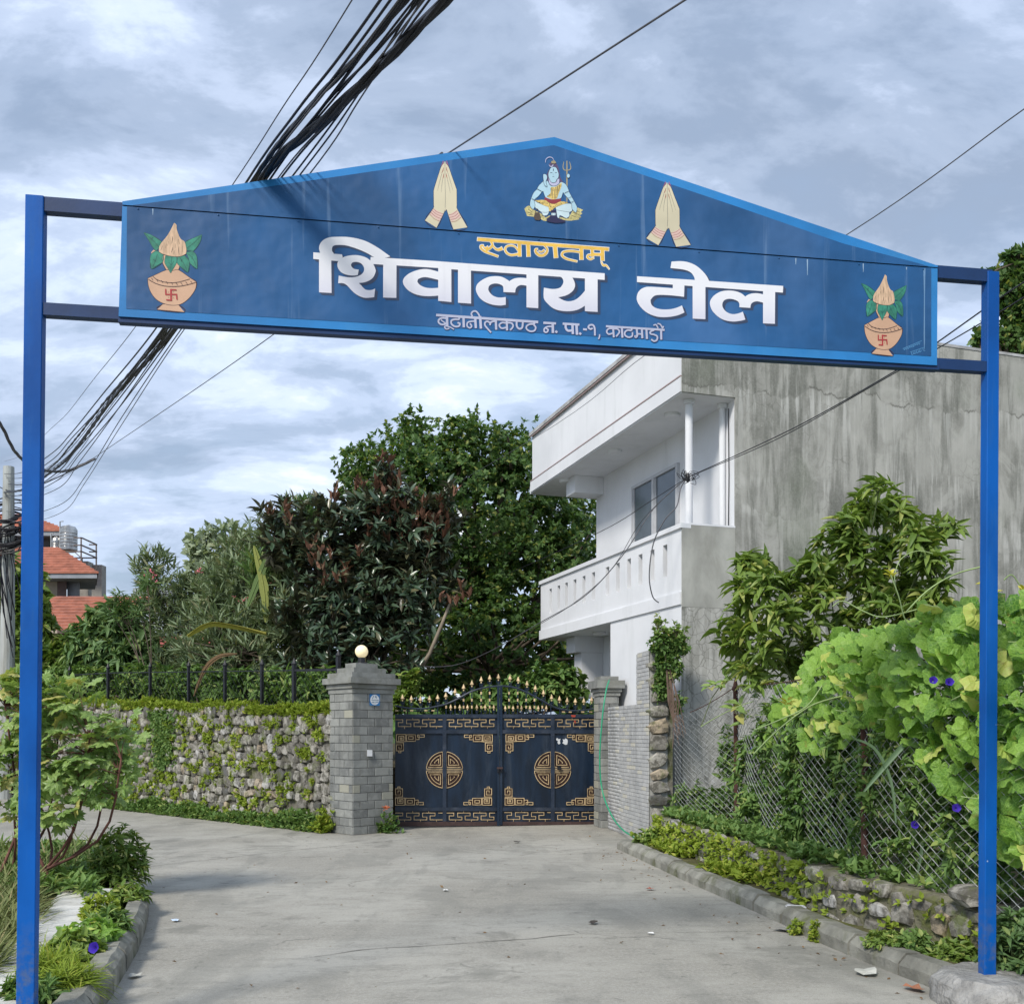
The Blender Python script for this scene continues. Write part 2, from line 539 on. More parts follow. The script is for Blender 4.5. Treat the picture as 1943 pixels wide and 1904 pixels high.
# ------------------------------------------------------------------ palette
def mat_road():
    t = NT('road concrete')
    p = t.pos()
    a = t.noise(p, .55, 8, .6, .4); b = t.noise(t.pos((1, 3.2, 1)), 2.2, 8, .65); f = t.noise(p, 38, 6, .7)
    c = t.mix(t.ss(a, .36, .66), (.30, .282, .24), (.435, .415, .36))
    c = t.mix(t.math('MULTIPLY', t.ss(b, .45, .72), .45), c, (.165, .162, .138))
    c = t.mix(t.math('MULTIPLY', t.ss(f, .40, .65), .5), c, (.48, .46, .41))
    g = t.noise(p, 160, 3, .6)
    c = t.mix(t.math('MULTIPLY', t.ss(g, .5, .62), .5), c, (.15, .148, .135))
    v2 = t.noise(t.pos((1, 1, 1), loc=(7, 3, 0)), 14, 6, .7)
    c = t.mix(t.math('MULTIPLY', t.ss(v2, .5, .7), .35), c, (.22, .215, .19))
    st = t.noise(t.pos((1, 1, 1), loc=(3, 9, 0)), .9, 6, .7, .8)
    c = t.mix(t.math('MULTIPLY', t.ss(st, .54, .66), .5), c, (.15, .147, .125))
    m2 = t.noise(t.pos((1.6, .55, 1), loc=(2, 5, 0)), 1.1, 7, .6, .5)
    c = t.mix(t.math('MULTIPLY', t.ss(m2, .5, .62), .35), c, (.19, .188, .165))
    dd = t.noise(t.pos((1, 1, 1), loc=(11, 5, 0)), 5.5, 6, .7, .6)
    c = t.mix(t.math('MULTIPLY', t.ss(dd, .60, .68), .5), c, (.12, .118, .10))
    # hairline cracks
    q = t.node('ShaderNodeVectorMath', operation='ADD')
    nz = t.node('ShaderNodeTexNoise'); t.l.new(p, nz.inputs['Vector']); nz.inputs['Scale'].default_value = 1.4; nz.inputs['Detail'].default_value = 8
    t.l.new(p, q.inputs[0]); t.l.new(nz.outputs['Color'], q.inputs[1])
    e = t.vor(q.outputs[0], .33, 'DISTANCE_TO_EDGE')
    ck = t.math('MULTIPLY', t.math('SUBTRACT', 1, t.ss(e, .0, .006)), t.ss(t.noise(p, .35, 3), .5, .6))
    c = t.mix(t.math('MULTIPLY', ck, .6), c, (.09, .088, .08))
    t.bump(t.math('ADD', t.math('MULTIPLY', f, .5), t.math('MULTIPLY', g, .5)), .55, .006)
    return t.done(c, t.math('MULTIPLY_ADD', a, -.25, .9), 0, .35)
def mat_sidewall():
    t = NT('weathered cement render')
    p = t.pos()
    base = t.noise(p, .8, 9, .62, .5)
    c = t.mix(t.ss(base, .36, .64), (.23, .23, .205), (.40, .395, .36))
    s1 = t.noise(t.pos((2.6, 2.6, .32)), 1.5, 9, .62, .25)
    s2 = t.noise(t.pos((9, 9, .55)), 1.3, 7, .6, .1)
    band = t.ss(t.noise(t.pos((.3, .3, 1.2)), 1.1, 5, .6, .6), .42, .6)
    blot = t.noise(t.pos((1.2, 1.2, .8), loc=(1, 7, 3)), 1.7, 9, .68, .7)
    c = t.mix(t.math('MULTIPLY', t.ss(blot, .47, .60), .6), c, (.47, .465, .425))
    c = t.mix(t.math('MULTIPLY', t.ss(s1, .47, .60), .6), c, (.135, .14, .12))
    c = t.mix(t.math('MULTIPLY', t.math('MULTIPLY', t.ss(s2, .52, .62), t.math('MULTIPLY_ADD', band, .7, .3)), .8), c, (.52, .515, .48))
    m3 = t.noise(t.pos((1.3, 1.3, .5), loc=(4, 4, 2)), 1.0, 7, .65, .6)
    c = t.mix(t.math('MULTIPLY', t.ss(m3, .52, .68), .6), c, (.42, .415, .38))
    mo = t.noise(t.pos((1, 1, .7), loc=(9, 1, 2)), .55, 6, .6)
    c = t.mix(t.math('MULTIPLY', t.ss(mo, .52, .68), .35), c, (.15, .19, .12))
    # lime drips below the slab lines
    zz = t.node('ShaderNodeSeparateXYZ'); t.l.new(p, zz.inputs[0])
    wob = t.math('MULTIPLY_ADD', t.noise(t.pos((1, 1, .25)), .8, 8, .66), 1.1, -.55)
    for h, w, k in ((6.95, .03, .75), (5.05, .012, .25), (3.55, .016, .5)):
        d = t.math('SUBTRACT', t.math('ADD', zz.outputs[2], wob), h)
        gap = t.ss(t.noise(t.pos((1, 1, 1), loc=(h, 2, 1)), 1.3, 4), .47, .56)
        c = t.mix(t.math('MULTIPLY', t.math('MULTIPLY', t.math('SUBTRACT', 1, t.ss(t.math('ABSOLUTE', d), 0, w)), k), gap), c, (.10, .098, .085))
        above = t.math('MULTIPLY', t.ss(d, .9, .0), t.ss(d, -.02, .02))
        c = t.mix(t.math('MULTIPLY', t.math('MULTIPLY', above, t.ss(s1, .40, .6)), .5), c, (.13, .135, .115))
        below = t.math('MULTIPLY', t.ss(d, -.75, -.08), t.math('SUBTRACT', 1, t.ss(d, -.03, 0)))
        c = t.mix(t.math('MULTIPLY', t.math('MULTIPLY', below, t.ss(s2, .46, .64)), k * .7), c, (.52, .52, .49))
    q = t.node('ShaderNodeVectorMath', operation='ADD')
    nz = t.node('ShaderNodeTexNoise'); t.l.new(p, nz.inputs['Vector']); nz.inputs['Scale'].default_value = 5; nz.inputs['Detail'].default_value = 4
    sc = t.node('ShaderNodeVectorMath', operation='SCALE'); t.l.new(nz.outputs['Color'], sc.inputs[0]); sc.inputs['Scale'].default_value = .12
    t.l.new(p, q.inputs[0]); t.l.new(sc.outputs[0], q.inputs[1])
    e = t.vor(q.outputs[0], 7, 'DISTANCE_TO_EDGE')
    lowz = t.math('SUBTRACT', 1, t.ss(zz.outputs[2], 3.3, 4.2))
    ck = t.math('MULTIPLY', t.math('SUBTRACT', 1, t.ss(e, .0, .05)), t.math('MAXIMUM', lowz, t.math('MULTIPLY', t.ss(t.noise(p, .7, 3), .52, .6), .6)))
    c = t.mix(t.math('MULTIPLY', ck, .55), c, (.085, .085, .07))
    fine = t.noise(p, 30, 6, .7)
    c = t.mix(t.math('MULTIPLY', t.ss(fine, .4, .7), .25), c, (.42, .42, .39))
    t.bump(t.math('ADD', t.math('MULTIPLY', s2, .6), fine), .4, .01)
    return t.done(c, .9, 0, .2)
def mat_white():
    t = NT('white wall paint')
    p = t.pos()
    c = t.mix(t.ss(t.noise(p, .7, 6), .3, .7), (.66, .67, .69), (.76, .77, .79))
    s = t.noise(t.pos((2.6, 2.6, .35)), 1.2, 7, .62, .4)
    c = t.mix(t.math('MULTIPLY', t.ss(s, .50, .72), .22), c, (.44, .46, .45))
    t.bump(t.noise(p, 50, 4), .12, .004)
    return t.done(c, .7, 0, .3)
def mat_board(name, base, amt=1.0):
    t = NT(name)
    p = t.pos()
    n = t.noise(p, .9, 6, .55, .3)
    c = t.mix(t.ss(n, .34, .66), mul(base, .80), mul(base, 1.28))
    pale = t.noise(t.pos((1, 1, .6), loc=(2, 1, 5)), 1.3, 5)
    c = t.mix(t.math('MULTIPLY', t.ss(pale, .52, .72), .35 * amt), c, (.10, .22, .46))
    stv = t.noise(t.pos((11, 11, .5)), 1.7, 5)
    c = t.mix(t.math('MULTIPLY', t.ss(stv, .58, .72), .28 * amt), c, (.22, .34, .52))
    t.bump(t.noise(t.pos((1, 1, 1)), 2.6, 3), .45, .05)
    return t.done(c, t.math('MULTIPLY_ADD', n, .25, .38), 0, .4)
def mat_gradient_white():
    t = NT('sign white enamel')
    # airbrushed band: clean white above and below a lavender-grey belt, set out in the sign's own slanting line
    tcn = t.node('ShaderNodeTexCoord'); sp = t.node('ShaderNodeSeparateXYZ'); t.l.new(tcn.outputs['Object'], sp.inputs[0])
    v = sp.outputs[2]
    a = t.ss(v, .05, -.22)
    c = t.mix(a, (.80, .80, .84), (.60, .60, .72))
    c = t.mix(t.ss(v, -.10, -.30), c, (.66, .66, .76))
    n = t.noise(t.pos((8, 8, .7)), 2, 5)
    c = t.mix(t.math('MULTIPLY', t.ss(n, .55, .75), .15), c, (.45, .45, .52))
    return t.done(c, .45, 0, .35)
def mat_blockwork(name, a, b, rnd=.25):
    t = NT(name)
    oi = t.node('ShaderNodeObjectInfo'); at_ = t.node('ShaderNodeAttribute', attribute_name='rnd')
    r = t.math('FRACT', t.math('ADD', oi.outputs['Random'], at_.outputs['Fac']))
    c = t.mix(r, a, b)
    c = t.mix(t.math('MULTIPLY', t.ss(t.noise(t.pos(), 7, 7, .65, .5), .42, .7), .5), c, mul(b, 1.25))
    w = t.noise(t.pos((1.5, 1.5, .5)), 1.6, 7, .62)
    c = t.mix(t.math('MULTIPLY', t.ss(w, .5, .68), .4), c, mul(a, .55))
    c = t.mix(t.ss(r, .92, .94), c, mul((b[0] * 1.10, b[1] * 1.06, b[2] * .93), 1.03))
    t.bump(t.noise(t.pos(), 55, 6, .65), .4, .006)
    return t.done(c, .85, 0, .3)
def mat_stone(name, moss=.35):
    t = NT(name)
    oi = t.node('ShaderNodeObjectInfo'); at_ = t.node('ShaderNodeAttribute', attribute_name='rnd')
    r = t.math('FRACT', t.math('ADD', oi.outputs['Random'], at_.outputs['Fac']))
    c = t.mix(t.ss(r, .0, .7), (.24, .225, .20), (.42, .40, .355))
    c = t.mix(t.ss(r, .70, .74), c, (.44, .36, .26))
    c = t.mix(t.ss(r, .80, .84), c, (.46, .45, .43))
    c = t.mix(t.ss(r, .91, .94), c, (.13, .13, .125))
    p = t.pos()
    n = t.noise(p, 9, 8, .7, .5)
    c = t.mix(t.math('MULTIPLY', t.ss(n, .40, .60), .85), c, (.085, .08, .065))
    g = t.noise(t.pos((1, 1, 1), loc=(5, 2, 8)), 3.5, 7, .65)
    c = t.mix(t.math('MULTIPLY', t.ss(g, .5, .62), moss), c, (.12, .155, .03))
    t.bump(t.noise(p, 28, 7, .7), .8, .02)
    return t.done(c, .92, 0, .2)

ROAD = mat_road(); SIDEW = mat_sidewall(); WHITE = mat_white()
def mat_post():
    t = NT('blue post enamel'); p = t.pos()
    n = t.noise(t.pos((1, 1, .5)), 2.2, 7, .6)
    c = t.mix(t.ss(n, .3, .7), (.0, .062, .27), (.0, .10, .42))
    c = t.mix(t.math('MULTIPLY', t.ss(t.noise(t.pos((8, 8, .8)), 2.5, 6, .6), .52, .72), .35), c, (.03, .12, .30))
    ch = t.math('SUBTRACT', 1, t.ss(t.vor(p, 9), .03, .06)); msk = t.ss(t.noise(p, 3, 3), .52, .56)
    c = t.mix(t.math('MULTIPLY', ch, msk), c, (.30, .40, .52))
    zz = t.node('ShaderNodeSeparateXYZ'); t.l.new(p, zz.inputs[0])
    d = t.math('MULTIPLY', t.math('SUBTRACT', 1, t.ss(zz.outputs[2], .2, .75)), t.ss(t.noise(p, 14, 6, .7), .42, .62))
    c = t.mix(t.math('MULTIPLY', d, .55), c, (.12, .13, .12))
    t.bump(t.noise(p, 26, 5), .18, .004)
    return t.done(c, t.math('MULTIPLY_ADD', n, .3, .38), 0, .22)
POSTB = mat_post()
BORDER = mat('sky blue enamel', (.020, .195, .50), .42, .15, 2.5, .08, 60, .002, 0, .4, dirt=(.06, .25, .5), dirtamt=.4)
BOARD = mat_board('sign blue enamel', (.011, .082, .225))
SEAMD = flat('dark seam', (.008, .02, .06), .6)
LETW = mat_gradient_white()
LET2 = flat('pale lilac enamel', (.46, .48, .62), .5)
LETSH = flat('slate shadow enamel', (.035, .055, .11), .5)
LETY = mat('amber enamel', (.80, .50, .09), .5, .12, 20, .03, 60, .001)
LETWH = flat('white line enamel', (.80, .80, .80), .5)
DIRTY = mat('aged concrete', (.27, .265, .24), .9, .25, 3, .6, 45, .012, 0, .2, dirt=(.10, .11, .05), dirtamt=.7)
KERBM = mat('kerb concrete', (.25, .245, .21), .9, .28, 4, .8, 30, .016, 0, .2, rnd=.12, dirt=(.085, .095, .03), dirtamt=.85)
SLABM = mat('pavement concrete', (.60, .59, .55), .9, .18, 3, .8, 35, .014, 0, .2, dirt=(.24, .225, .18), dirtamt=.7)
SOIL = mat('garden soil', (.075, .06, .035), .95, .3, 3, .8, 25, .03, 0, .1, dirt=(.05, .075, .02), dirtamt=.9)
GRASSG = mat('far grass', (.06, .09, .025), .95, .3, .3, .5, 8, .05, 0, .1)
MORTAR = mat('mossy mortar', (.17, .16, .13), .95, .3, 6, .9, 30, .02, 0, .1, dirt=(.07, .085, .02), dirtamt=.8)
MORTL = mat('pale mortar', (.34, .34, .32), .9, .15, 12, .4, 60, .004)
BLOCK = mat_blockwork('grey slate block', (.15, .155, .15), (.29, .295, .275))
STRIP = mat_blockwork('pale slate strip', (.36, .365, .365), (.44, .44, .43))
CAPM = mat('cap slate', (.235, .24, .225), .9, .2, 5, .5, 40, .01, 0, .2, dirt=(.15, .15, .12), dirtamt=.6)
RUBBLE = mat_stone('rubble stone', .45)
RUBBLE2 = mat_stone('low wall stone', .7)
GATEM = mat('navy gate paint', (.007, .017, .036), .42, .35, 2.2, .15, 60, .003, 0, .45, dirt=(.045, .06, .085), dirtamt=.7, stretch=(3, 3, .6))
GATER = mat('rusty gate foot', (.055, .032, .03), .7, .3, 8, .3, 60)
GATEF = mat('grey navy frame', (.017, .027, .048), .45, .3, 6, .15, 60, .003, 0, .45, dirt=(.07, .08, .10), dirtamt=.5, stretch=(1, 1, 1))
BROWN = flat('fret maroon', (.030, .012, .010), .7)
GOLD = mat('gold paint', (.62, .46, .26), .5, .2, 14, .2, 90, .002, .1, .4, dirt=(.20, .13, .07), dirtamt=.7)
BLACKC = mat('black cable', (.010, .010, .014), .5, .2, 10, .1, 60)
GREYC = mat('grey cable', (.09, .09, .10), .5, .2, 10, .1, 60)
WIREM = mat('galvanised wire', (.42, .43, .42), .45, .25, 8, .1, 60, .001, .35)
RUST = mat('rusty brown steel', (.075, .035, .028), .8, .35, 12, .5, 60, .004, 0, .3, dirt=(.16, .07, .03), dirtamt=.6)
IRON = mat('black iron', (.012, .013, .018), .5, .3, 8, .2, 60)
GLASS = mat('window glass', (.10, .12, .14), .12, .15, 2, 0, 40, .001, 0, .8)
FRAMEG = flat('window frame', (.50, .51, .53), .4)
CREAM = mat('cream plaster', (.40, .345, .28), .9, .12, 2, .1, 40)
GREYW = mat('grey plaster', (.27, .29, .32), .9, .12, 2, .1, 40, dirt=(.2, .21, .22))
TILE = mat('red roof tile', (.34, .125, .080), .75, .25, 3, .4, 25, .02, 0, .3, rnd=.15, dirt=(.17, .07, .045), dirtamt=.5)  # tile red muted and lightened, with distance haze mixed into the colour
STEEL = mat('steel tank', (.40, .40, .39), .28, .3, 3, .1, 10, .004, .8, .5)
BARK = mat('bark', (.12, .095, .07), .95, .3, 8, .8, 40, .01)
STEM = mat('green stem', (.13, .16, .06), .8, .3, 8, .3, 40)
STEMR = mat('red stem', (.14, .06, .045), .8, .3, 8, .3, 40)
HOSE = flat('green hose', (.03, .30, .16), .35)
GLOBE = NT('lamp globe'); GLOBE.done((.88, .76, .50), .25, 0, .5)
GLOBE.b.inputs['Emission Color'].default_value = (1, .80, .45, 1); GLOBE.b.inputs['Emission Strength'].default_value = .18
GLOBE = GLOBE.m
L_DARK = leafmat('dark evergreen leaf', (.050, .118, .034), (.18, .30, .085), (.38, .42, .11), .45, .45)
L_MAG = leafmat('magnolia leaf', (.040, .078, .044), (.11, .165, .095), (.16, .15, .08), .28, .16, .6, back=(.085, .085, .055))
L_OLE = leafmat('oleander leaf', (.15, .215, .11), (.27, .34, .19), (.33, .33, .19), .5, .25)
L_BUSH = leafmat('lance leaf', (.11, .20, .035), (.28, .39, .085), (.46, .50, .15), .45, .35)
L_BUSH2 = leafmat('soft green leaf', (.10, .19, .07), (.21, .33, .12), (.28, .36, .12), .5, .3)
L_VINE = leafmat('vine leaf', (.085, .22, .035), (.38, .60, .12), (.66, .70, .20), .45, .42, .3, vein=1)
L_CAST = leafmat('palmate leaf', (.15, .28, .07), (.40, .53, .17), (.58, .52, .18), .36, .38, .4, vein=1)
L_WEED = leafmat('weed leaf', (.085, .18, .045), (.24, .37, .10), (.38, .46, .14), .6, .3)
L_MOSS = leafmat('bright fern', (.20, .29, .03), (.38, .48, .06), (.48, .50, .09), .7, .35)
L_EUC = leafmat('hazed tree leaf', (.30, .37, .25), (.44, .50, .33), None, .6, .3)  # distance haze is painted into this light leaf colour
L_DRY = leafmat('dry grass', (.13, .17, .06), (.26, .28, .11), (.34, .29, .15), .8, .2)
L_DEAD = leafmat('dead leaf', (.16, .085, .04), (.28, .19, .10), None, .8, .2)
L_FLOW = leafmat('purple petal', (.05, .02, .38), (.08, .04, .50), None, .5, .2)
L_WHF = leafmat('white petal', (.7, .7, .62), (.78, .78, .66), None, .5, .2)
L_PINK = leafmat('pink petal', (.62, .12, .16), (.70, .22, .28), None, .5, .2)

# ------------------------------------------------------------------ ground, road, pavement
def sheet(name, poly, z, m, kind='structure'):
    mb = MB()
    tris = tessellate_polygon([[Vector((p[0], p[1], 0)) for p in poly]])
    fs = []
    for t in tris:
        a = [poly[i] for i in t]
        s_ = (a[1][0] - a[0][0]) * (a[2][1] - a[0][1]) - (a[2][0] - a[0][0]) * (a[1][1] - a[0][1])
        fs.append(tuple(t) if s_ > 0 else tuple(t)[::-1])
    mb.add([(p[0], p[1], z) for p in poly], fs)
    return obj(name, mb, m, kind=kind)
sheet('ground', [(-900, -200), (900, -200), (900, 1500), (-900, 1500)], -.05, GRASSG)
sheet('road', [(-40, -8), (6, -8), (6, 15), (3, 24), (-9, 24), (-40, 40)], 0.0, ROAD)

def strip(name, pts, w, z, m):
    mb = MB(); P = resample(pts, .12); vs = []
    for i, p in enumerate(P):
        d = (P[min(i + 1, len(P) - 1)] - P[max(i - 1, 0)]).normalized(); n = Vector((-d.y, d.x)); ww = w * random.uniform(.3, 1); k = random.uniform(-.012, .012)
        vs += [(p.x + n.x * (k - ww), p.y + n.y * (k - ww), z), (p.x + n.x * (k + ww), p.y + n.y * (k + ww), z)]
    mb.add(vs, [(2 * i, 2 * i + 2, 2 * i + 3, 2 * i + 1) for i in range(len(P) - 1)])
    return obj(name, mb, m, kind='structure')
# kerb lines (toe of each kerb, measured)
KR = [(3.62, 3.2), (2.98, 5.3), (2.63, 6.41), (2.55, 6.81), (2.338, 7.8), (2.26, 8.64), (2.116, 9.63), (1.89, 10.95), (1.58, 13.28), (1.45, 14.2)]
KL = [(-1.55, 2.0), (-1.95, 3.9), (-2.39, 6.07), (-2.63, 7.07), (-2.80, 7.76), (-3.08, 8.69), (-3.35, 9.5), (-3.85, 10.3), (-4.7, 10.9), (-6.2, 11.5), (-9.0, 12.4), (-14, 13.6)]
def resample(pts, step):
    out = []; P = [Vector(p) for p in pts]; carry = 0
    L = sum((P[i + 1] - P[i]).length for i in range(len(P) - 1)); n = max(1, round(L / step))
    for k in range(n + 1):
        s_ = L * k / n; i = 0
        while i < len(P) - 2 and s_ > (P[i + 1] - P[i]).length: s_ -= (P[i + 1] - P[i]).length; i += 1
        d = (P[i + 1] - P[i]); out.append(P[i] + d * min(1, s_ / d.length))
    return out
def kerb(name, line, side, h, w, m, lens=(.55,)):
    t = thing(name, None, None, (line[3][0], line[3][1], 0), kind='structure')
    pts = resample(line, .62)
    for i in range(len(pts) - 1):
        a, b = pts[i], pts[i + 1]; d = (b - a).normalized(); nn_ = Vector((d.y, -d.x)) * side
        g = .010
        a2, b2 = a + d * g, b - d * g
        mb = MB(); dh = random.uniform(-.012, .010); n = 5
        rows = []
        for j in range(n + 1):
            p = a2 + (b2 - a2) * j / n
            jit = lambda k=.006: random.uniform(-k, k)
            hh = h + dh
            prof = [(0, -.06), (jit(), hh * .55 + jit()), (.012 + jit(), hh - .045 + jit()), (.055 + jit(), hh + jit(.004)), (w, hh + jit(.004)), (w, -.06)]
            rows.append([(p.x + nn_.x * o, p.y + nn_.y * o, z) for o, z in prof])
        vs = [v for r_ in rows for v in r_]; q = 6; fs = []
        for j in range(n):
            for k in range(q - 1):
                f = (j * q + k, (j + 1) * q + k, (j + 1) * q + k + 1, j * q + k + 1)
                fs.append(f if side > 0 else f[::-1])
        e0 = tuple(range(q)); e1 = tuple(n * q + k for k in range(q))
        fs += [e0 if side > 0 else e0[::-1], e1[::-1] if side > 0 else e1]
        mb.add(vs, fs)
        obj('kerb_stone', mb, m, t)
    return t
JOINT = mat('joint grime', (.12, .115, .10), .95, .3, 10)
g2 = lambda x, y: tuple(ground(x, y).xy)
strip('road_joint', [g2(270, 1645), g2(560, 1612), g2(845, 1585)], .009, .004, JOINT)
strip('road_crack', [g2(598, 1815), g2(700, 1800), g2(820, 1793), g2(1000, 1781), g2(1090, 1772)], .007, .004, JOINT)
strip('road_joint', [g2(1090, 1772), g2(1300, 1768), g2(1490, 1766)], .004, .004, JOINT)
kerb('kerb_right', KR, 1, .145, .17, KERBM)
kerb('kerb_left', KL, -1, .17, .16, KERBM)
# flecks of old white paint on the right kerb
for (x, y, w, h) in ((1325, 1645, 14, 14), (1438, 1700, 10, 22), (1480, 1735, 16, 24)):
    pass
# pavement slab between the left kerb and the planting
sheet('pavement_bed', [(p[0] - .16 * (1 if i < 6 else .2), p[1] + (.15 if i > 6 else 0)) for i, p in enumerate(KL)][::-1] + [(-14, -3), (-1.6, -3)], .105, SOIL)
def slab(name, poly, z0, z1, m, jag=.05):
    out = []
    for i in range(len(poly)):
        a, b = Vector(poly[i]), Vector(poly[(i + 1) % len(poly)]); n = max(1, int((b - a).length / .18))
        for k in range(n):
            p = a + (b - a) * k / n
            out.append((p.x + random.uniform(-jag, jag) * .5, p.y + random.uniform(-jag, jag) * .5))
    mb = MB(); mb.prism(out, z0, z1)
    return obj(name, mb, m, kind='structure')
slab('pavement', [(-2.12, 3.0), (-2.28, 4.6), (-2.66, 6.0), (-3.02, 7.3), (-3.30, 8.4), (-3.62, 9.5), (-4.15, 9.55), (-3.72, 8.1), (-3.34, 6.7), (-2.95, 5.2), (-2.9, 3.0)], .09, .165, SLABM)
slab('pavement_patch', [(-2.9, 3.0), (-2.97, 5.15), (-3.3, 6.2), (-3.7, 5.6), (-4.4, 3.0)], .08, .14, SLABM)

# strip of soil between right kerb and low wall
sheet('verge', [(KR[i][0] + .15, KR[i][1]) for i in range(len(KR))] + [(1.9, 14.6), (2.2, 14.6), (2.6, 11), (2.9, 8.2), (3.4, 6.8), (6.0, 3.2)], .115, mat('mossy verge', (.11, .105, .05), .95, .3, 5, .9, 30, .02, 0, .1, dirt=(.12, .15, .02), dirtamt=.9))
sheet('garden_right', [(2.05, 14.3), (2.5, 11.5), (2.95, 8.4), (3.45, 6.8), (6.5, 2.0), (30, 2.0), (30, 26), (12, 22), (3.0, 16.0)], .40, SOIL)

# ------------------------------------------------------------------ welcome arch
PL0, PR0 = (-2.42, 5.23), (2.83, 6.08)
BP = Plane(PL0, PR0)
AD, AN = BP.d, BP.n
arch = thing('welcome_arch', 'blue steel arch with a pitched roof-shaped sign board spanning the lane', 'archway', (0.2, 5.65, 0))
def post(base, xoff, w, dpt, ztop, zbase):
    top = Vector((base[0], base[1], ztop)); bot = Vector((base[0] + xoff, base[1], zbase))
    mb = MB(); ax = AD * w / 2; ay = AN * dpt / 2; c = .004
    for (s1, s2, k) in ((bot, top, 0),):
        ring = [(-1, -1), (1, -1), (1, 1), (-1, 1)]
        vs = []
        for p in (s1, s1 + (s2 - s1) * .30, s1 + (s2 - s1) * .6, s2):
            for i, (a, b) in enumerate(ring):
                q = ring[(i + 1) % 4]; pr = ring[i - 1]
                cor = p + ax * a + ay * b
                d1 = (ax * pr[0] + ay * pr[1] - ax * a - ay * b).normalized(); d2 = (ax * q[0] + ay * q[1] - ax * a - ay * b).normalized()
                vs += [cor + d1 * c, cor + d2 * c]
        fs = []
        for r_ in range(3):
            for i in range(8):
                j = (i + 1) % 8
                fs.append((r_ * 8 + i, r_ * 8 + j, r_ * 8 + 8 + j, r_ * 8 + 8 + i))
        fs.append(tuple(range(24, 32))); fs.append(tuple(range(8))[::-1])
        mb.add(vs, fs)
    o = obj('post', mb, POSTB, arch)
    return o
def pcenter(p0, w, dpt): return (p0[0], p0[1])
post(PL0, -.048, .088, .072, 4.318, .16)
post(PR0, -.02, .076, .068, 4.315, .10)
lx0, lx1 = 92, 1870
def rail(yl, yr, hgt, dep, x0=88, x1=1874):
    a = BP.at(x0, yl); b = BP.at(x1, yr)
    mb = MB(); mb.bar(a, b, dep, hgt)
    obj('rail', mb, RAILSH, arch)
RAILSH = mat('shaded blue enamel', (.004, .030, .11), .5, .2, 3, .1)  # blue darkened in the colour to stand for the shaded rail undersides
rail(391, 526.5, .072, .055, 85, 1878)
rail(589, 698.5, .062, .055, 85, 1878)
# little weld nuts / brackets and end caps
for (x, y) in ((96, 384), (1870, 520)):
    pass
def flatpoly(mb, P, offs):
    vs = [BP.at(x, y, offs) for x, y in P]
    t3 = tessellate_polygon([[Vector((x, -y, 0)) for x, y in P]])
    fs = []
    for t in t3:
        a = [P[i] for i in t]
        s_ = (a[1][0] - a[0][0]) * (a[2][1] - a[0][1]) - (a[2][0] - a[0][0]) * (a[1][1] - a[0][1])
        fs.append(tuple(t) if s_ < 0 else tuple(t)[::-1])
    mb.add(vs, fs)
def boardslab(P, o0, o1):     # sheet with thickness, outline measured
    mb = MB(); flatpoly(mb, P, o1)
    n = len(P); b = len(mb.v)
    mb.add([BP.at(x, y, o1) for x, y in P] + [BP.at(x, y, o0) for x, y in P], [(i, (i + 1) % n, n + (i + 1) % n, n + i) for i in range(n)])
    k = MB(); flatpoly(k, P, o0)
    mb.add(k.v, [f[::-1] for f in k.f])
    return mb
seamL, seamR = (233, 389.0), (1779, 507.5)
def seam(x): return seamL[1] + (seamR[1] - seamL[1]) * (x - seamL[0]) / (seamR[0] - seamL[0])
obj('lower_sheet', boardslab([(232, 391), (1779, 509.0), (1778, 693), (225, 600)], .030, .046), BORDER, arch)
obj('upper_sheet', boardslab([(232, 382), (1052, 260), (1780, 504), (1779, 507.2), (232.5, 388.4)], .030, .050), BORDER, arch)
mb = MB(); mb.bar(BP.at(233, 389.7, .033), BP.at(1779, 508.1, .033), .006, .02); obj('seam_strip', mb, SEAMD, arch)
# dark blue painted fields (thin paint layers)
mb = MB(); flatpoly(mb, [(241, 391.3), (1767, 508.7), (1767, 675.5), (239.5, 585.5)], .0475); obj('blue_field', mb, BOARD, arch)
mb = MB(); flatpoly(mb, [(250, 389.6), (262, 391.0), (1764, 505.8), (1745, 500), (1600, 462), (1400, 392.5), (1200, 325), (1051, 275.5), (800, 311.5), (500, 355.5)], .0515); obj('blue_field', mb, BOARD, arch)
# folded bottom edge of the board frame
mb = MB(); mb.bar(BP.at(226, 606.5, .012), BP.at(1778, 697.5, .012), .050, .040); obj('bottom_channel', mb, RAILSH, arch)
for x, y0, y1 in ((290, 396, 408), (1510, 490, 502), (1532, 492, 522), (1638, 500, 516), (1720, 507, 512)):
    mb = MB(); flatpoly(mb, [(x - 1.1, y0), (x + 1.1, y0), (x + .8, (y0 + y1) / 2), (x + .3, y1), (x - .3, y1), (x - .7, (y0 + y1) / 2)], .0482)
    obj('lime_drip', mb, flat('drip', (.30, .42, .56), .6), arch)
mb = MB(); flatpoly(mb, [(1752, 509), (1756, 509), (1755, 560), (1755, 650), (1753.6, 668), (1752.6, 640), (1753.2, 560)], .0482); obj('lime_drip', mb, flat('drip', (.13, .25, .42), .6), arch)
for x in (262, 414, 566, 718, 870, 1022, 1174, 1326, 1478, 1630, 1752):      # rivets along the seam
    mb = MB(); c = BP.at(x, seam(x) + 5, .048)
    mb.lathe((0, 0, 0), [(.005, 0), (.004, .003), (0, .004)], 8)
    mb.v = [tuple(c + AD * v[0] + Vector((0, 0, v[1])) + AN * v[2]) for v in mb.v]
    obj('rivet', mb, BOARD, arch)

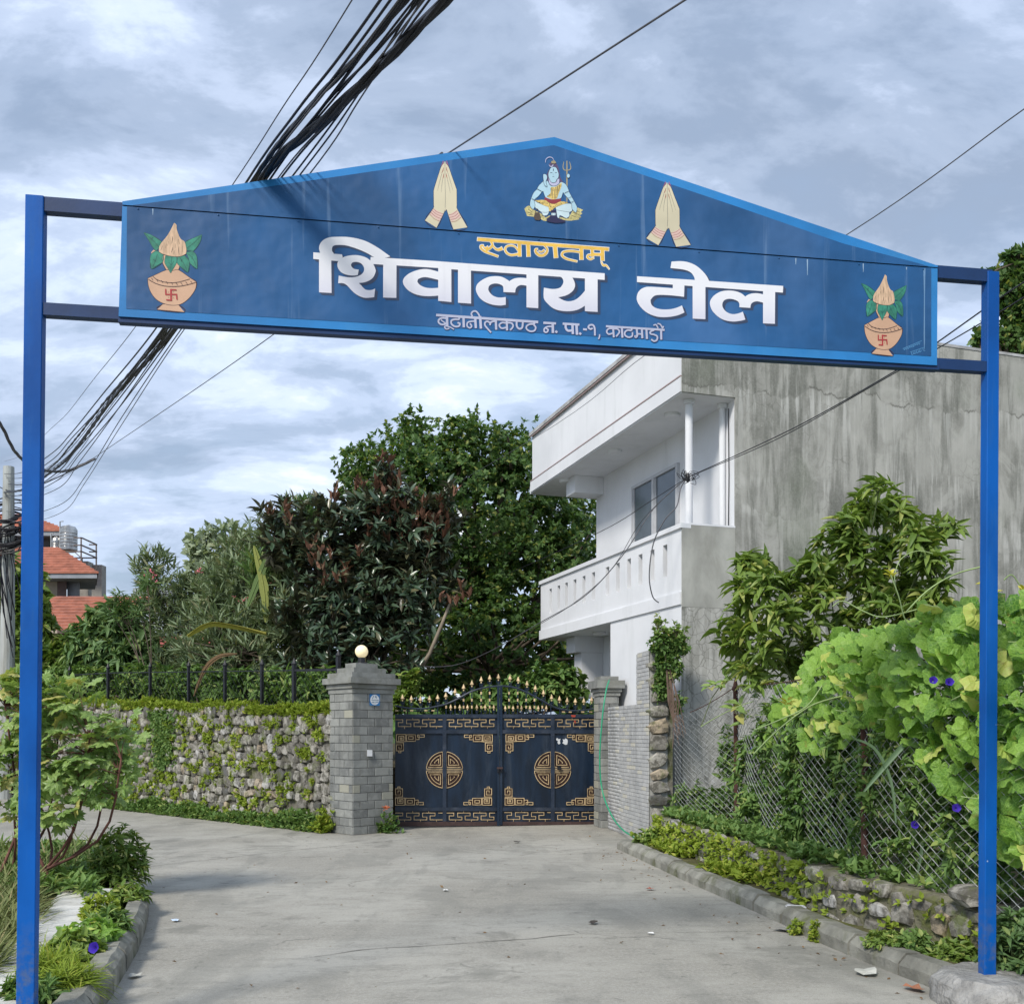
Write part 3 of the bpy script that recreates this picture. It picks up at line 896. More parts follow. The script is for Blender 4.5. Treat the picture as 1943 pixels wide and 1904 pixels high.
# ---- lettering and paintings: measured outlines and brush strokes
class Z:       # zoom window (origin, scale) -> measured view
    def __init__(s, ox, oy, k): s.ox, s.oy, s.k = ox, oy, k
    def __call__(s, p): return ((s.ox + p[0] / s.k) / 1.5548, (s.oy + p[1] / s.k) / 1.5548)
def catmull(P, n=5, closed=False):
    out = []; N = len(P)
    rng_ = range(N if closed else N - 1)
    for i in rng_:
        if closed: p0, p1, p2, p3 = P[i - 1], P[i], P[(i + 1) % N], P[(i + 2) % N]
        else: p0, p1, p2, p3 = P[max(i - 1, 0)], P[i], P[i + 1], P[min(i + 2, N - 1)]
        for k in range(n):
            t = k / n
            out.append(tuple(.5 * ((2 * b) + (-a + c) * t + (2 * a - 5 * b + 4 * c - d) * t * t + (-a + 3 * b - 3 * c + d) * t ** 3) for a, b, c, d in zip(p0, p1, p2, p3)))
    if not closed: out.append(tuple(P[-1]))
    return out
def roundish(P, n=3):      # smooth only where the outline bends gently
    out = []; N = len(P)
    def ang(i):
        a, b, c = P[i - 1], P[i], P[(i + 1) % N]
        u = (b[0] - a[0], b[1] - a[1]); v = (c[0] - b[0], c[1] - b[1])
        return abs(math.degrees(math.atan2(u[0] * v[1] - u[1] * v[0], u[0] * v[0] + u[1] * v[1])))
    sharp = [ang(i) > 50 for i in range(N)]
    for i in range(N):
        p0, p1, p2, p3 = P[i - 1], P[i], P[(i + 1) % N], P[(i + 2) % N]
        if sharp[i]: p0 = p1
        if sharp[(i + 1) % N]: p3 = p2
        for k in range(n):
            t = k / n
            out.append(tuple(.5 * ((2 * b) + (-a + c) * t + (2 * a - 5 * b + 4 * c - d) * t * t + (-a + 3 * b - 3 * c + d) * t ** 3) for a, b, c, d in zip(p0, p1, p2, p3)))
    return out
class Paint:
    def __init__(s, z, base=.0482): s.z = z; s.mb = MB(); s.o = base; s.step = .00004
    def poly(s, P, smooth=True, m=0, d=(0, 0)):
        s.mb.m = m
        Q = roundish(P) if smooth and len(P) > 4 else P
        s.o += s.step
        flatpoly(s.mb, [s.z((p[0] + d[0], p[1] + d[1])) for p in Q], s.o)
    def stroke(s, P, w, m=0, n=5, cap=True):
        s.mb.m = m
        C = catmull(P, n) if len(P) > 2 else P
        s.o += s.step
        L, Rr = [], []
        ws = w if hasattr(w, '__len__') else [w, w]
        for i, c in enumerate(C):
            a, b = C[max(i - 1, 0)], C[min(i + 1, len(C) - 1)]
            dx, dy = b[0] - a[0], b[1] - a[1]; l = math.hypot(dx, dy) or 1
            u = i / (len(C) - 1) * (len(ws) - 1); k = min(int(u), len(ws) - 2); ww = ws[k] + (ws[k + 1] - ws[k]) * (u - k)
            L.append((c[0] - dy / l * ww / 2, c[1] + dx / l * ww / 2)); Rr.append((c[0] + dy / l * ww / 2, c[1] - dx / l * ww / 2))
        vs = [BP.at(*s.z(p), s.o) for p in L + Rr]; N = len(L)
        s.mb.add(vs, [(i, i + 1, N + i + 1, N + i) for i in range(N - 1)])
    def done(s, name, mats, label=None):
        c = Vector((0, 0, 0))
        for v in s.mb.v: c += Vector(v)
        c /= len(s.mb.v)
        return obj(name, s.mb, mats, arch, label=label, org=c)
ZA, ZB, ZC = Z(900, 680, 4.8575), Z(1260, 740, 3.598), Z(1860, 750, 4.048)
WORD1 = [
 (ZA, [(118, 312), (530, 342), (540, 385), (475, 438), (118, 408)], 0),
 (ZA, [(200, 400), (375, 430), (380, 895), (200, 885)], 0),
 (ZA, [(215, 320), (200, 260), (215, 190), (270, 130), (350, 98), (450, 90), (600, 92), (750, 115), (900, 165), (1050, 250), (1150, 320), (1222, 372), (1130, 392), (1000, 385), (900, 330), (780, 275), (650, 230), (560, 210), (450, 208), (400, 225), (385, 260), (390, 300), (410, 330), (400, 410), (215, 410)], 1),
 (ZA, [(940, 378), (1160, 392), (1943, 442), (1943, 540), (1310, 500), (1120, 490), (975, 480), (935, 440)], 0),
 (ZB, [(140, 112), (1885, 238), (1885, 308), (140, 187)], 0),
 (ZA, [(475, 440), (462, 490), (475, 545), (520, 600), (590, 632), (680, 645), (755, 638), (770, 560), (700, 548), (665, 515), (658, 490), (680, 458), (740, 450), (800, 470), (840, 520), (845, 570), (825, 610), (780, 645), (700, 668), (600, 668), (482, 645), (475, 755), (545, 755), (600, 785), (660, 850), (720, 905), (790, 945), (870, 965), (990, 955), (1005, 830), (950, 852), (880, 850), (840, 825), (800, 780), (768, 752), (850, 742), (930, 710), (980, 665), (1008, 600), (1010, 560), (980, 485), (935, 430), (870, 385), (780, 358), (690, 352), (600, 365), (540, 388)], 1),
 (ZA, [(1120, 470), (1310, 485), (1308, 965), (1118, 960)], 0),
 (ZA, [(1930, 597), (1800, 560), (1700, 552), (1600, 570), (1500, 610), (1430, 665), (1402, 720), (1415, 780), (1470, 850), (1560, 905), (1680, 935), (1800, 940), (1930, 930), (1930, 818), (1820, 826), (1720, 815), (1640, 775), (1608, 730), (1620, 695), (1680, 672), (1760, 672), (1930, 712)], 1),
 (ZB, [(118, 165), (257, 175), (258, 543), (118, 530)], 0),
 (ZB, [(328, 185), (465, 195), (467, 560), (328, 550)], 0),
 (ZB, [(875, 322), (850, 305), (800, 278), (740, 268), (660, 275), (590, 305), (535, 350), (518, 395), (525, 440), (560, 500), (620, 545), (700, 572), (780, 580), (835, 572), (835, 490), (760, 495), (700, 475), (660, 435), (650, 400), (665, 365), (710, 347), (760, 350), (800, 370), (810, 400), (810, 437), (935, 442), (942, 400), (965, 375), (1000, 362), (1060, 370), (1060, 290), (990, 285), (930, 292), (890, 310)], 1),
 (ZB, [(1055, 235), (1180, 248), (1180, 608), (1055, 600)], 0),
 (ZB, [(1400, 262), (1435, 290), (1447, 330), (1430, 370), (1400, 395), (1330, 405), (1240, 390), (1238, 500), (1280, 560), (1340, 610), (1420, 635), (1520, 640), (1610, 620), (1685, 575), (1685, 410), (1630, 475), (1570, 520), (1500, 535), (1440, 520), (1392, 492), (1460, 478), (1510, 455), (1550, 420), (1570, 375), (1565, 330), (1538, 275)], 1),
 (ZB, [(1675, 280), (1810, 290), (1810, 648), (1675, 640)], 0)]
WORD2 = [
 (ZC, [(78, 262), (940, 318), (1825, 378), (1820, 458), (78, 332)], 0),
 (ZC, [(490, 88), (600, 82), (700, 98), (790, 140), (860, 200), (910, 260), (940, 320), (900, 380), (740, 370), (768, 305), (745, 245), (700, 205), (620, 180), (478, 165)], 1),
 (ZC, [(742, 350), (895, 365), (895, 775), (743, 768)], 0),
 (ZC, [(505, 345), (645, 350), (640, 508), (500, 492), (350, 485), (280, 500), (240, 545), (250, 600), (300, 640), (380, 658), (480, 655), (560, 635), (615, 610), (645, 695), (560, 730), (440, 750), (320, 745), (210, 705), (130, 640), (80, 560), (78, 490), (110, 430), (170, 395), (250, 388), (505, 405)], 1),
 (ZC, [(1370, 505), (1330, 470), (1260, 442), (1170, 432), (1080, 445), (1000, 490), (955, 550), (950, 600), (975, 670), (1040, 740), (1120, 785), (1220, 803), (1310, 795), (1372, 780), (1342, 685), (1290, 705), (1220, 715), (1150, 690), (1105, 640), (1098, 590), (1120, 550), (1170, 532), (1230, 538), (1280, 560), (1300, 590), (1300, 632), (1432, 640), (1440, 595), (1470, 570), (1520, 562), (1590, 580), (1590, 480), (1520, 465), (1450, 468), (1400, 485)], 1),
 (ZC, [(1583, 425), (1728, 440), (1725, 830), (1583, 825)], 0)]
for wd in (WORD1, WORD2):
    sh = Paint(ZA, .0478); sh.step = .00002
    for dd in (.33, .66, 1.0):
        for z, P, sm in wd:
            sh.z = z; k = z.k
            sh.poly(P, bool(sm), 0, (8.2 * k * dd, 7.6 * k * dd))
    sh.done('letter_shadow', LETSH)
    ol = Paint(ZA, .0490)
    for z, P, sm in wd:
        ol.z = z; ol.poly(P, bool(sm))
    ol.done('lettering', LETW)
# amber greeting with white outline
AM = [([(86, 71), (1878, 209)], [50, 50]), ([(262, 95), (290, 140), (270, 180), (200, 228)], [30, 42]), ([(168, 158), (135, 160), (135, 195), (190, 240), (280, 275), (367, 307)], [26, 34, 30]),
      ([(160, 160), (185, 195), (230, 180)], [20, 40]), ([(290, 150), (330, 200), (375, 215), (425, 195)], [22, 34, 52]),
      ([(640, 225), (600, 175), (540, 158), (485, 172), (463, 212), (490, 262), (550, 288), (640, 275)], [24, 30, 34]), ([(657, 110), (662, 305)], [50, 50]),
      ([(776, 130), (784, 308)], [54, 54]), ([(995, 155), (1035, 200), (1030, 250), (985, 290), (930, 290), (885, 250), (880, 212), (908, 208)], [24, 40, 40, 24]), ([(925, 232), (960, 245), (1000, 220)], [20, 30]),
      ([(1143, 160), (1158, 325)], [58, 58]), ([(1490, 250), (1400, 235), (1310, 235), (1250, 255), (1245, 300), (1300, 338), (1370, 358), (1445, 375)], [30, 34, 26]), ([(1502, 185), (1506, 350)], [54, 54]),
      ([(1650, 195), (1655, 310)], [46, 46]), ([(1650, 285), (1600, 290), (1590, 320), (1630, 345), (1672, 325)], [30, 34, 24]), ([(1650, 277), (1790, 283)], [42, 42]), ([(1790, 200), (1793, 365)], [54, 54]),
      ([(1778, 380), (1800, 425), (1845, 432), (1884, 482)], [18, 34, 12])]
z = Z(1390, 690, 4.626)
p = Paint(z)
for P, w in AM: p.stroke([(P[0][0] * 1.0 - (P[1][0] - P[0][0]) / math.hypot(P[1][0] - P[0][0], P[1][1] - P[0][1]) * 7, P[0][1] - (P[1][1] - P[0][1]) / math.hypot(P[1][0] - P[0][0], P[1][1] - P[0][1]) * 7)] + P[1:-1] + [(P[-1][0] + (P[-1][0] - P[-2][0]) / math.hypot(P[-1][0] - P[-2][0], P[-1][1] - P[-2][1]) * 7, P[-1][1] + (P[-1][1] - P[-2][1]) / math.hypot(P[-1][0] - P[-2][0], P[-1][1] - P[-2][1]) * 7)], [v + 8 for v in w], 0)
for P, w in AM: p.stroke(P, [v - 7 for v in w], 1)
p.done('lettering', [LETWH, LETY])
# place name, small pale letters
S1 = [([(90, 103), (1715, 215)], 42), ([(262, 120), (267, 290)], 42), ([(245, 155), (190, 150), (140, 170), (128, 215), (165, 250), (215, 252), (262, 235)], 30), ([(165, 180), (240, 235)], 22),
      ([(240, 268), (226, 300), (255, 326), (300, 315)], 24), ([(275, 285), (320, 300), (375, 332)], 22),
      ([(457, 140), (450, 172), (390, 172), (335, 190), (335, 245), (390, 285), (450, 280), (468, 240), (430, 225)], 30), ([(526, 150), (531, 300)], 40),
      ([(713, 160), (722, 312)], 40), ([(715, 200), (640, 205), (590, 225), (585, 280), (625, 308), (655, 282), (630, 235)], 26), ([(790, 120), (803, 320)], 42), ([(668, 122), (650, 85), (675, 48), (720, 42), (760, 80), (785, 130)], 28),
      ([(950, 228), (910, 205), (870, 220), (868, 265), (905, 315), (965, 382)], 28), ([(945, 265), (965, 215), (1030, 200)], 30), ([(1040, 180), (1046, 338)], 38),
      ([(1214, 200), (1220, 350)], 36), ([(1212, 232), (1140, 225), (1095, 262), (1130, 312), (1212, 300)], 28), ([(1225, 225), (1290, 232), (1315, 272), (1300, 310), (1268, 342)], 28),
      ([(1372, 200), (1375, 280), (1415, 322), (1460, 300), (1470, 215)], 32), ([(1655, 205), (1650, 250)], 34), ([(1650, 250), (1590, 248), (1535, 275), (1530, 325), (1590, 362), (1655, 350), (1675, 300), (1645, 258)], 28)]
S2 = [([(63, 155), (245, 165)], 34), ([(198, 165), (200, 302)], 38), ([(195, 208), (120, 212), (78, 240), (78, 282), (112, 290), (132, 255), (100, 235)], 24), ([(236, 272), (262, 296)], 34),
      ([(340, 168), (580, 182)], 34), ([(383, 180), (385, 230), (415, 268), (470, 265)], 34), ([(480, 180), (486, 318)], 36), ([(538, 185), (546, 328)], 38), ([(578, 300), (604, 322)], 34),
      ([(632, 248), (688, 253)], 32), ([(802, 340), (798, 235), (775, 190), (728, 188), (708, 220), (738, 245), (770, 232)], 28), ([(868, 320), (868, 352), (853, 390)], 22),
      ([(960, 205), (1800, 258)], 32), ([(1062, 210), (1072, 365)], 30), ([(1060, 238), (1000, 240), (970, 280), (1000, 318), (1062, 302)], 25), ([(1075, 240), (1130, 246), (1152, 290), (1105, 352)], 25), ([(1188, 220), (1196, 370)], 32),
      ([(1330, 240), (1325, 268)], 28), ([(1325, 268), (1270, 262), (1232, 290), (1235, 335), (1285, 362), (1335, 345), (1340, 290)], 25), ([(1400, 240), (1408, 335), (1385, 362), (1378, 335)], 30), ([(1405, 312), (1480, 318)], 24), ([(1474, 240), (1482, 378)], 32), ([(1540, 245), (1548, 388)], 32),
      ([(1650, 262), (1600, 280), (1598, 312), (1650, 325), (1695, 350), (1690, 400), (1650, 418), (1608, 392)], 26), ([(1750, 250), (1753, 398)], 32), ([(1640, 192), (1678, 184), (1708, 235)], 22), ([(1698, 166), (1740, 180), (1772, 238)], 22), ([(1770, 208), (1790, 222)], 26)]
for S_, z in ((S1, Z(1270, 910, 5.397)), (S2, Z(1590, 920, 4.8575))):
    p = Paint(z)
    for P, w in S_: p.stroke([(a + 3, b + 5) for a, b in P], w + 9, 1)
    for P, w in S_: p.stroke(P, w - 2, 0)
    p.done('lettering', [LET2, flat('navy outline', (.015, .035, .16), .5)])
# painter's signature
p = Paint(Z(2520, 790, 6.566))
p.stroke([(940, 1565), (1310, 1410)], 8)
for i in range(9):
    x = 960 + i * 36; y = 1568 - i * 15
    p.stroke([(x, y - 6), (x + 10, y + 24 + (i % 3) * 6), (x + 24, y + 8), (x + 20, y - 6)], 7)
p.stroke([(1085, 1632), (1370, 1535)], 8)
for i in range(4):
    x = 1110 + i * 50; y = 1635 - i * 17
    p.stroke([(x, y), (x + 8, y + 48), (x + 36, y + 30), (x + 30, y + 2)], 8)
p.stroke([(1330, 1560), (1340, 1600), (1380, 1610)], 7)
p.done('signature', flat('signature blue', (.10, .30, .55), .5))

SKIN = flat('pale blue skin', (.42, .62, .72)); YEL = mat('tiger cloth', (.68, .50, .16), .6, .3, 60, .02); RED = flat('sash red', (.26, .035, .05)); NAV = flat('navy paint', (.022, .022, .075))
OUTL = flat('ink outline', (.015, .02, .06)); HAIRP = flat('hair paint', (.10, .07, .15)); LAV = flat('lavender paint', (.50, .50, .68)); BRN = flat('brown paint', (.09, .065, .05)); MATY = mat('mat yellow', (.52, .46, .20), .6, .35, 60, .02); TAN = flat('tan paint', (.35, .30, .18)); WHP = flat('leg white', (.56, .70, .74))
p = Paint(Z(1530, 450, 8.857), .0518)
mm = [SKIN, YEL, RED, NAV, OUTL, HAIRP, LAV, BRN, MATY, TAN, WHP]
def po(P, m, ol=0):
    p.poly(P, True, m)
    if ol: p.stroke(P + [P[0]], 9, 4, 3)
p.stroke([(1262, 215), (1262, 700), (1262, 1290)], [26, 40, 26], 9)
p.stroke([(1180, 240), (1160, 380), (1195, 455), (1260, 462)], [14, 26, 20], 9); p.stroke([(1330, 240), (1365, 390), (1330, 452), (1262, 462)], [14, 26, 20], 9)
po([(150, 1470), (230, 1400), (300, 1400), (400, 1500), (600, 1600), (700, 1700), (840, 1640), (1010, 1680), (1300, 1720), (1400, 1540), (1520, 1430), (1690, 1500), (1620, 1560), (1670, 1590), (1600, 1640), (1640, 1690), (1560, 1710), (1590, 1745), (1500, 1760), (1300, 1780), (1000, 1740), (700, 1790), (580, 1740), (400, 1680), (220, 1660)], 8)
for a, b in (((250, 1480), (360, 1560)), ((240, 1560), (380, 1620)), ((260, 1620), (400, 1640)), ((1420, 1560), (1600, 1640)), ((1380, 1640), (1520, 1700)), ((1480, 1500), (1600, 1560)), ((600, 1660), (760, 1640)), ((1090, 1660), (1240, 1740))): p.stroke([a, b], [16, 8], 7)
po([(850, 390), (790, 300), (850, 250), (930, 230), (990, 290), (1050, 420), (1080, 600), (1120, 700), (1180, 790), (1060, 780), (760, 760), (690, 720), (740, 560), (780, 470)], 5)
po([(410, 1255), (640, 1370), (770, 1400), (800, 1540), (740, 1640), (650, 1650), (590, 1560), (480, 1480), (410, 1400)], 10, 1)
po([(960, 1430), (1200, 1340), (1380, 1340), (1400, 1520), (1330, 1560), (1330, 1660), (1250, 1720), (1080, 1640), (1060, 1720), (1010, 1700), (980, 1500)], 10, 1)
p.stroke([(980, 1500), (1150, 1530), (1330, 1560)], 8, 4); p.stroke([(560, 1550), (700, 1565), (800, 1550)], 8, 4)
po([(650, 745), (760, 740), (800, 820), (860, 870), (1000, 860), (1100, 770), (1180, 790), (1250, 850), (1300, 960), (1310, 1010), (1190, 1080), (1160, 1040), (1110, 1190), (900, 1240), (700, 1170), (640, 1010), (600, 1030), (480, 960), (540, 850)], 0, 1)
po([(480, 960), (600, 1030), (560, 1090), (510, 1150), (410, 1240), (430, 1380), (380, 1490), (300, 1400), (300, 1290), (335, 1180), (390, 1050)], 0, 1)
po([(1310, 1010), (1370, 1120), (1430, 1230), (1500, 1360), (1530, 1440), (1500, 1570), (1400, 1480), (1380, 1340), (1290, 1200), (1190, 1080)], 0, 1)
po([(1120, 780), (1120, 880), (1050, 1060), (1010, 1190), (900, 1230), (730, 1150), (830, 1060), (840, 900), (980, 890)], 1)
for a, b in (((870, 900), (880, 1200)), ((920, 920), (930, 1210)), ((970, 900), (960, 1200)), ((1020, 880), (1000, 1120)), ((1070, 850), (1040, 1000)), ((840, 940), (850, 1130)), ((800, 1090), (790, 1140)), ((760, 1120), (760, 1150))): p.stroke([a, ((a[0] + b[0]) / 2 + 10, (a[1] + b[1]) / 2), b], [16, 10], 7)
po([(690, 1165), (800, 1210), (900, 1225), (1105, 1200), (1105, 1280), (940, 1340), (800, 1310), (670, 1230)], 2)
po([(420, 1250), (680, 1240), (800, 1315), (940, 1345), (1110, 1275), (1300, 1310), (1200, 1340), (960, 1430), (860, 1530), (800, 1530), (780, 1420), (640, 1370)], 1)
for i in range(26):
    a = random.uniform(0, 1); x = 480 + 760 * a; y = 1290 + 110 * (1 - abs(a - .5) * 2) * random.uniform(.2, 1.2)
    p.stroke([(x, y), (x + 12, y + 14)], 14, 7)
po([(785, 650), (830, 760), (900, 800), (980, 780), (1020, 690), (1065, 690), (1060, 800), (980, 860), (880, 865), (800, 800)], 6)
po([(840, 395), (900, 375), (960, 380), (1000, 420), (1030, 500), (1050, 560), (1040, 660), (1000, 700), (970, 770), (900, 790), (840, 765), (810, 700), (785, 650), (775, 560), (800, 470)], 0, 1)
po([(640, 570), (690, 560), (740, 600), (745, 680), (715, 760), (745, 890), (680, 860), (655, 760), (640, 650)], 0, 1)
po([(1255, 590), (1290, 550), (1335, 580), (1335, 640), (1300, 665), (1262, 645)], 0, 1)
p.stroke([(790, 320), (830, 365), (885, 355), (900, 305)], [12, 30, 14], 6); p.stroke([(700, 262), (720, 170), (800, 120), (880, 140), (915, 200)], [12, 24, 10], 6)
po([(850, 230), (930, 200), (985, 260), (940, 290), (860, 280)], 9)
for a, b, w in (((830, 525), (882, 528), 12), ((950, 532), (1000, 525), 12), ((908, 420), (908, 480), 18), ((885, 630), (930, 630), 9), ((900, 560), (905, 590), 4), ((490, 950), (600, 1010), 10), ((1200, 1060), (1305, 1015), 10), ((345, 1200), (405, 1240), 10), ((1375, 1300), (1440, 1270), 10), ((1290, 1190), (1390, 1150), 8)): p.stroke([a, b], w, 4)
po([(430, 1570), (540, 1560), (580, 1700), (550, 1770), (440, 1760), (400, 1690)], 7); p.stroke([(440, 1570), (450, 1490), (500, 1480), (530, 1560)], 16, 7)
po([(850, 1500), (970, 1500), (1000, 1640), (1020, 1700), (1230, 1780), (1200, 1830), (950, 1840), (740, 1800), (730, 1730), (830, 1650)], 3)
p.poly([(855, 1580), (965, 1580), (960, 1640), (860, 1640)], False, 10)
p.stroke([(885, 1600), (885, 1625)], 8, 7); p.stroke([(935, 1600), (935, 1625)], 8, 7)
p.done('deity_painting', mm, label='small painting of a pale blue seated deity with a trident')

PEACH = flat('peach paint', (.58, .36, .235)); COCO = mat('coconut paint', (.60, .41, .27), .6, .2, 90, .03, stretch=(1, 1, .2)); LFG = mat('painted leaf green', (.035, .22, .15), .6, .3, 25, .03); LINE = flat('maroon line', (.035, .012, .022)); SWR = flat('emblem red', (.38, .03, .035)); LDK = flat('leaf line', (.012, .075, .07))
def pot(zf, label):
    q = Paint(zf); M_ = [PEACH, COCO, LFG, LINE, SWR, LDK]
    def P_(P, m, ol=3, w=10):
        q.stroke(P + [P[0]], w * 2, ol, 3); q.poly(P, True, m)
    P_([(530, 1690), (830, 1705), (945, 1840), (420, 1790)], 0)
    P_([(520, 740), (850, 740), (850, 940), (820, 1035), (720, 1050), (600, 1025), (520, 870)], 0)
    P_([(240, 1190), (330, 1150), (600, 1030), (720, 1045), (830, 1030), (1050, 1180), (1175, 1260), (1160, 1380), (1090, 1500), (990, 1610), (860, 1690), (700, 1705), (540, 1670), (400, 1590), (300, 1460), (250, 1320)], 0)
    q.poly([(300, 690), (345, 635), (385, 655), (310, 710)], False, 0)
    for P in ([(160, 305), (300, 350), (500, 480), (450, 600), (390, 650), (320, 560), (240, 420)], [(1280, 345), (1240, 500), (1110, 665), (990, 640), (965, 490), (1100, 420)], [(530, 700), (525, 870), (310, 1005), (285, 860), (300, 730), (400, 660)], [(980, 690), (1100, 665), (1180, 760), (1190, 1000), (1060, 900), (1030, 800)], [(800, 770), (950, 750), (1040, 870), (1010, 1070), (850, 940), (805, 880)], [(590, 740), (790, 760), (790, 890), (700, 1040), (680, 1080), (640, 1010), (565, 880)]): P_(P, 2, 5, 7)
    for P in ([(180, 320), (330, 450), (450, 580)], [(1260, 370), (1130, 500), (1000, 600)], [(420, 720), (390, 830), (330, 970)], [(1010, 710), (1110, 810), (1180, 970)], [(860, 790), (930, 900), (1000, 1040)], [(700, 780), (690, 900), (680, 1050)], [(300, 430), (340, 400)], [(640, 880), (690, 930)], [(740, 860), (695, 930)], [(900, 820), (880, 870)], [(1100, 760), (1090, 820)], [(340, 820), (390, 860)]): q.stroke(P, 8, 5)
    q.poly([(745, 115), (790, 150), (800, 250), (870, 420), (950, 480), (985, 640), (970, 720), (860, 765), (700, 760), (540, 720), (455, 680), (455, 590), (500, 500), (600, 380), (680, 250)], True, 1)
    q.stroke([(455, 680), (540, 725), (700, 762), (860, 765), (970, 720)], 7, 3)
    for P in ([(705, 370), (715, 430), (700, 515)], [(715, 585), (710, 640), (690, 690)], [(838, 575), (835, 650), (848, 735)], [(600, 520), (580, 600)], [(770, 520), (775, 600)], [(640, 470), (620, 560)], [(520, 560), (490, 650)], [(900, 560), (915, 680)], [(760, 650), (740, 720)], [(830, 430), (850, 520)]): q.stroke(P, [4, 11, 4], 3)
    q.stroke([(335, 1150), (430, 1220), (600, 1265), (800, 1265), (1050, 1200)], 9, 3)
    q.stroke([(245, 1205), (400, 1290), (600, 1340), (850, 1340), (1050, 1300), (1175, 1262)], 10, 3)
    for i in range(9):
        u = i / 8; x = 300 + 760 * u; y = 1195 + 95 * math.sin(min(1, u * 1.35) * math.pi * .5) - 55 * max(0, u - .7) * 2
        q.stroke([(x, y - 12), (x + 22, y), (x + 34, y + 32)], 8, 3)
    for P, w in (([(685, 1393), (688, 1622)], 34), ([(575, 1500), (805, 1498)], 24), ([(583, 1393), (585, 1500)], 26), ([(680, 1405), (792, 1412)], 24), ([(792, 1495), (802, 1600)], 26), ([(592, 1602), (690, 1612)], 24)): q.stroke(P, w, 4)
    for x, y in ((633, 1452), (733, 1448), (637, 1555), (733, 1560)): q.stroke([(x, y - 12), (x + 1, y + 12)], [6, 16, 6], 4)
    return q.done('pot_painting', M_, label)
pot(Z(400, 640, 6.567), 'painted clay pot with coconut and leaves at the left end of the board')
zr = Z(2520, 790, 6.566)
pot(lambda p_: zr((200 + (p_[0] - 240) * .781, 130 + (p_[1] - 115) * .912)), 'painted clay pot with coconut and leaves at the right end of the board')
HANDC = mat('hand cream paint', (.62, .56, .40), .6, .1, 3, .03); PINKP = flat('bangle pink', (.68, .48, .42)); REDN = flat('nail red', (.30, .04, .04)); GLOW = flat('fingertip pink', (.34, .10, .20))
def hands(zf, label):
    q = Paint(zf, .0518); A = [(600, 215), (570, 185), (510, 270), (440, 480), (340, 800), (328, 900), (330, 1200), (320, 1280), (115, 1575), (395, 1755), (560, 1420), (600, 1320), (607, 1270)]
    B = [(605, 215), (630, 190), (690, 270), (770, 500), (870, 780), (885, 850), (890, 1200), (905, 1310), (1150, 1745), (810, 1795), (690, 1450), (640, 1300), (607, 1270)]
    q.stroke([(510, 260), (545, 190), (560, 110)], [26, 30, 6], 4); q.stroke([(685, 260), (660, 190), (640, 110)], [26, 30, 6], 4)
    for P in (A, B): q.stroke(P + [P[0]], 20, 1, 3)
    for P in (A, B): q.poly(P, True, 0)
    q.poly([(320, 1285), (562, 1415), (470, 1590), (230, 1425)], False, 2); q.poly([(900, 1330), (690, 1440), (760, 1605), (990, 1495)], False, 2)
    for P in ([(318, 1292), (420, 1375), (562, 1415)], [(290, 1335), (400, 1425), (535, 1475)], [(258, 1378), (370, 1475), (505, 1532)], [(230, 1425), (340, 1535), (468, 1592)], [(690, 1442), (800, 1415), (900, 1335)], [(710, 1505), (840, 1470), (930, 1390)], [(735, 1555), (860, 1530), (960, 1442)], [(755, 1608), (880, 1590), (992, 1497)]): q.stroke(P, 9, 3)
    q.stroke([(601, 215), (605, 700), (612, 1000), (607, 1270)], 6, 1)
    for P in ([(525, 430), (470, 640), (420, 850)], [(550, 550), (525, 720), (515, 890)], [(665, 390), (740, 640), (800, 860)], [(655, 540), (700, 740), (732, 910)]): q.stroke(P, [5, 5, 2], 1)
    for P in ([(568, 285), (550, 360), (520, 420)], [(568, 430), (565, 500), (548, 560)], [(637, 270), (645, 340), (668, 395)], [(634, 425), (640, 490), (662, 560)]): q.stroke(P, [5, 16, 4], 3)
    return q.done('folded_hands_painting', [HANDC, OUTL, PINKP, REDN, GLOW], label)
zh = Z(1240, 460, 8.28)
hands(zh, 'painted pair of folded hands left of the deity')
class ZT:
    def __call__(s, p_):
        fx, fy = 1240 + p_[0] / 8.28, 460 + p_[1] / 8.28
        return ((1907 + (fx - 1253.9) * 1.046) / 1.5548, (543.8 + (fy - 482.3) * .947) / 1.5548)
hands(ZT(), 'painted pair of folded hands right of the deity')

# ------------------------------------------------------------------ white house on the right
HC = Vector((2.56, 15.5, 0)); FA = Vector((-.313, .950, 0)).normalized(); SB = Vector((.950, .313, 0)).normalized()
def hp(a, b, h): return HC + FA * a + SB * b + Vector((0, 0, h))
def hbox(mb, a0, a1, b0, b1, h0, h1):
    c = hp((a0 + a1) / 2, (b0 + b1) / 2, (h0 + h1) / 2)
    return mb.obox(c, SB * (b1 - b0) / 2, FA * (a1 - a0) / 2, (0, 0, (h1 - h0) / 2))
FR = Plane((HC.x, HC.y), ((HC + FA).x, (HC + FA).y))
def aof(x, b=0.0):       # distance along the facade of a measured column, on the plane b behind the front
    k = (x - CX) / FPX
    p = HC + SB * b
    return (p.x - k * p.y) / (k * FA.y - FA.x)
def hof(x, y, b=0.0):
    p = hp(aof(x, b), b, 0); return EYE + (HY - y) / FPX * p.y
house = thing('white_house', 'two storey house with white balcony front and weathered bare cement side wall', 'house', HC)
T_SOF, T_PAR, T_BT, T_BB = 6.73, 8.02, 4.76, 3.53
A_F = 5.47
def hpart(name, boxes, m, **k):
    mb = MB()
    for b in boxes: hbox(mb, *b)
    return obj(name, mb, m, house, **k)
hpart('balcony_end_wall', [(-.028, 0, -.004, .898, 3.50, T_BT - .02)], mat('smooth cement', (.37, .37, .335), .9, .22, 2.2, .2, 30, dirt=(.22, .22, .19), dirtamt=.6, stretch=(1, 1, .5)))
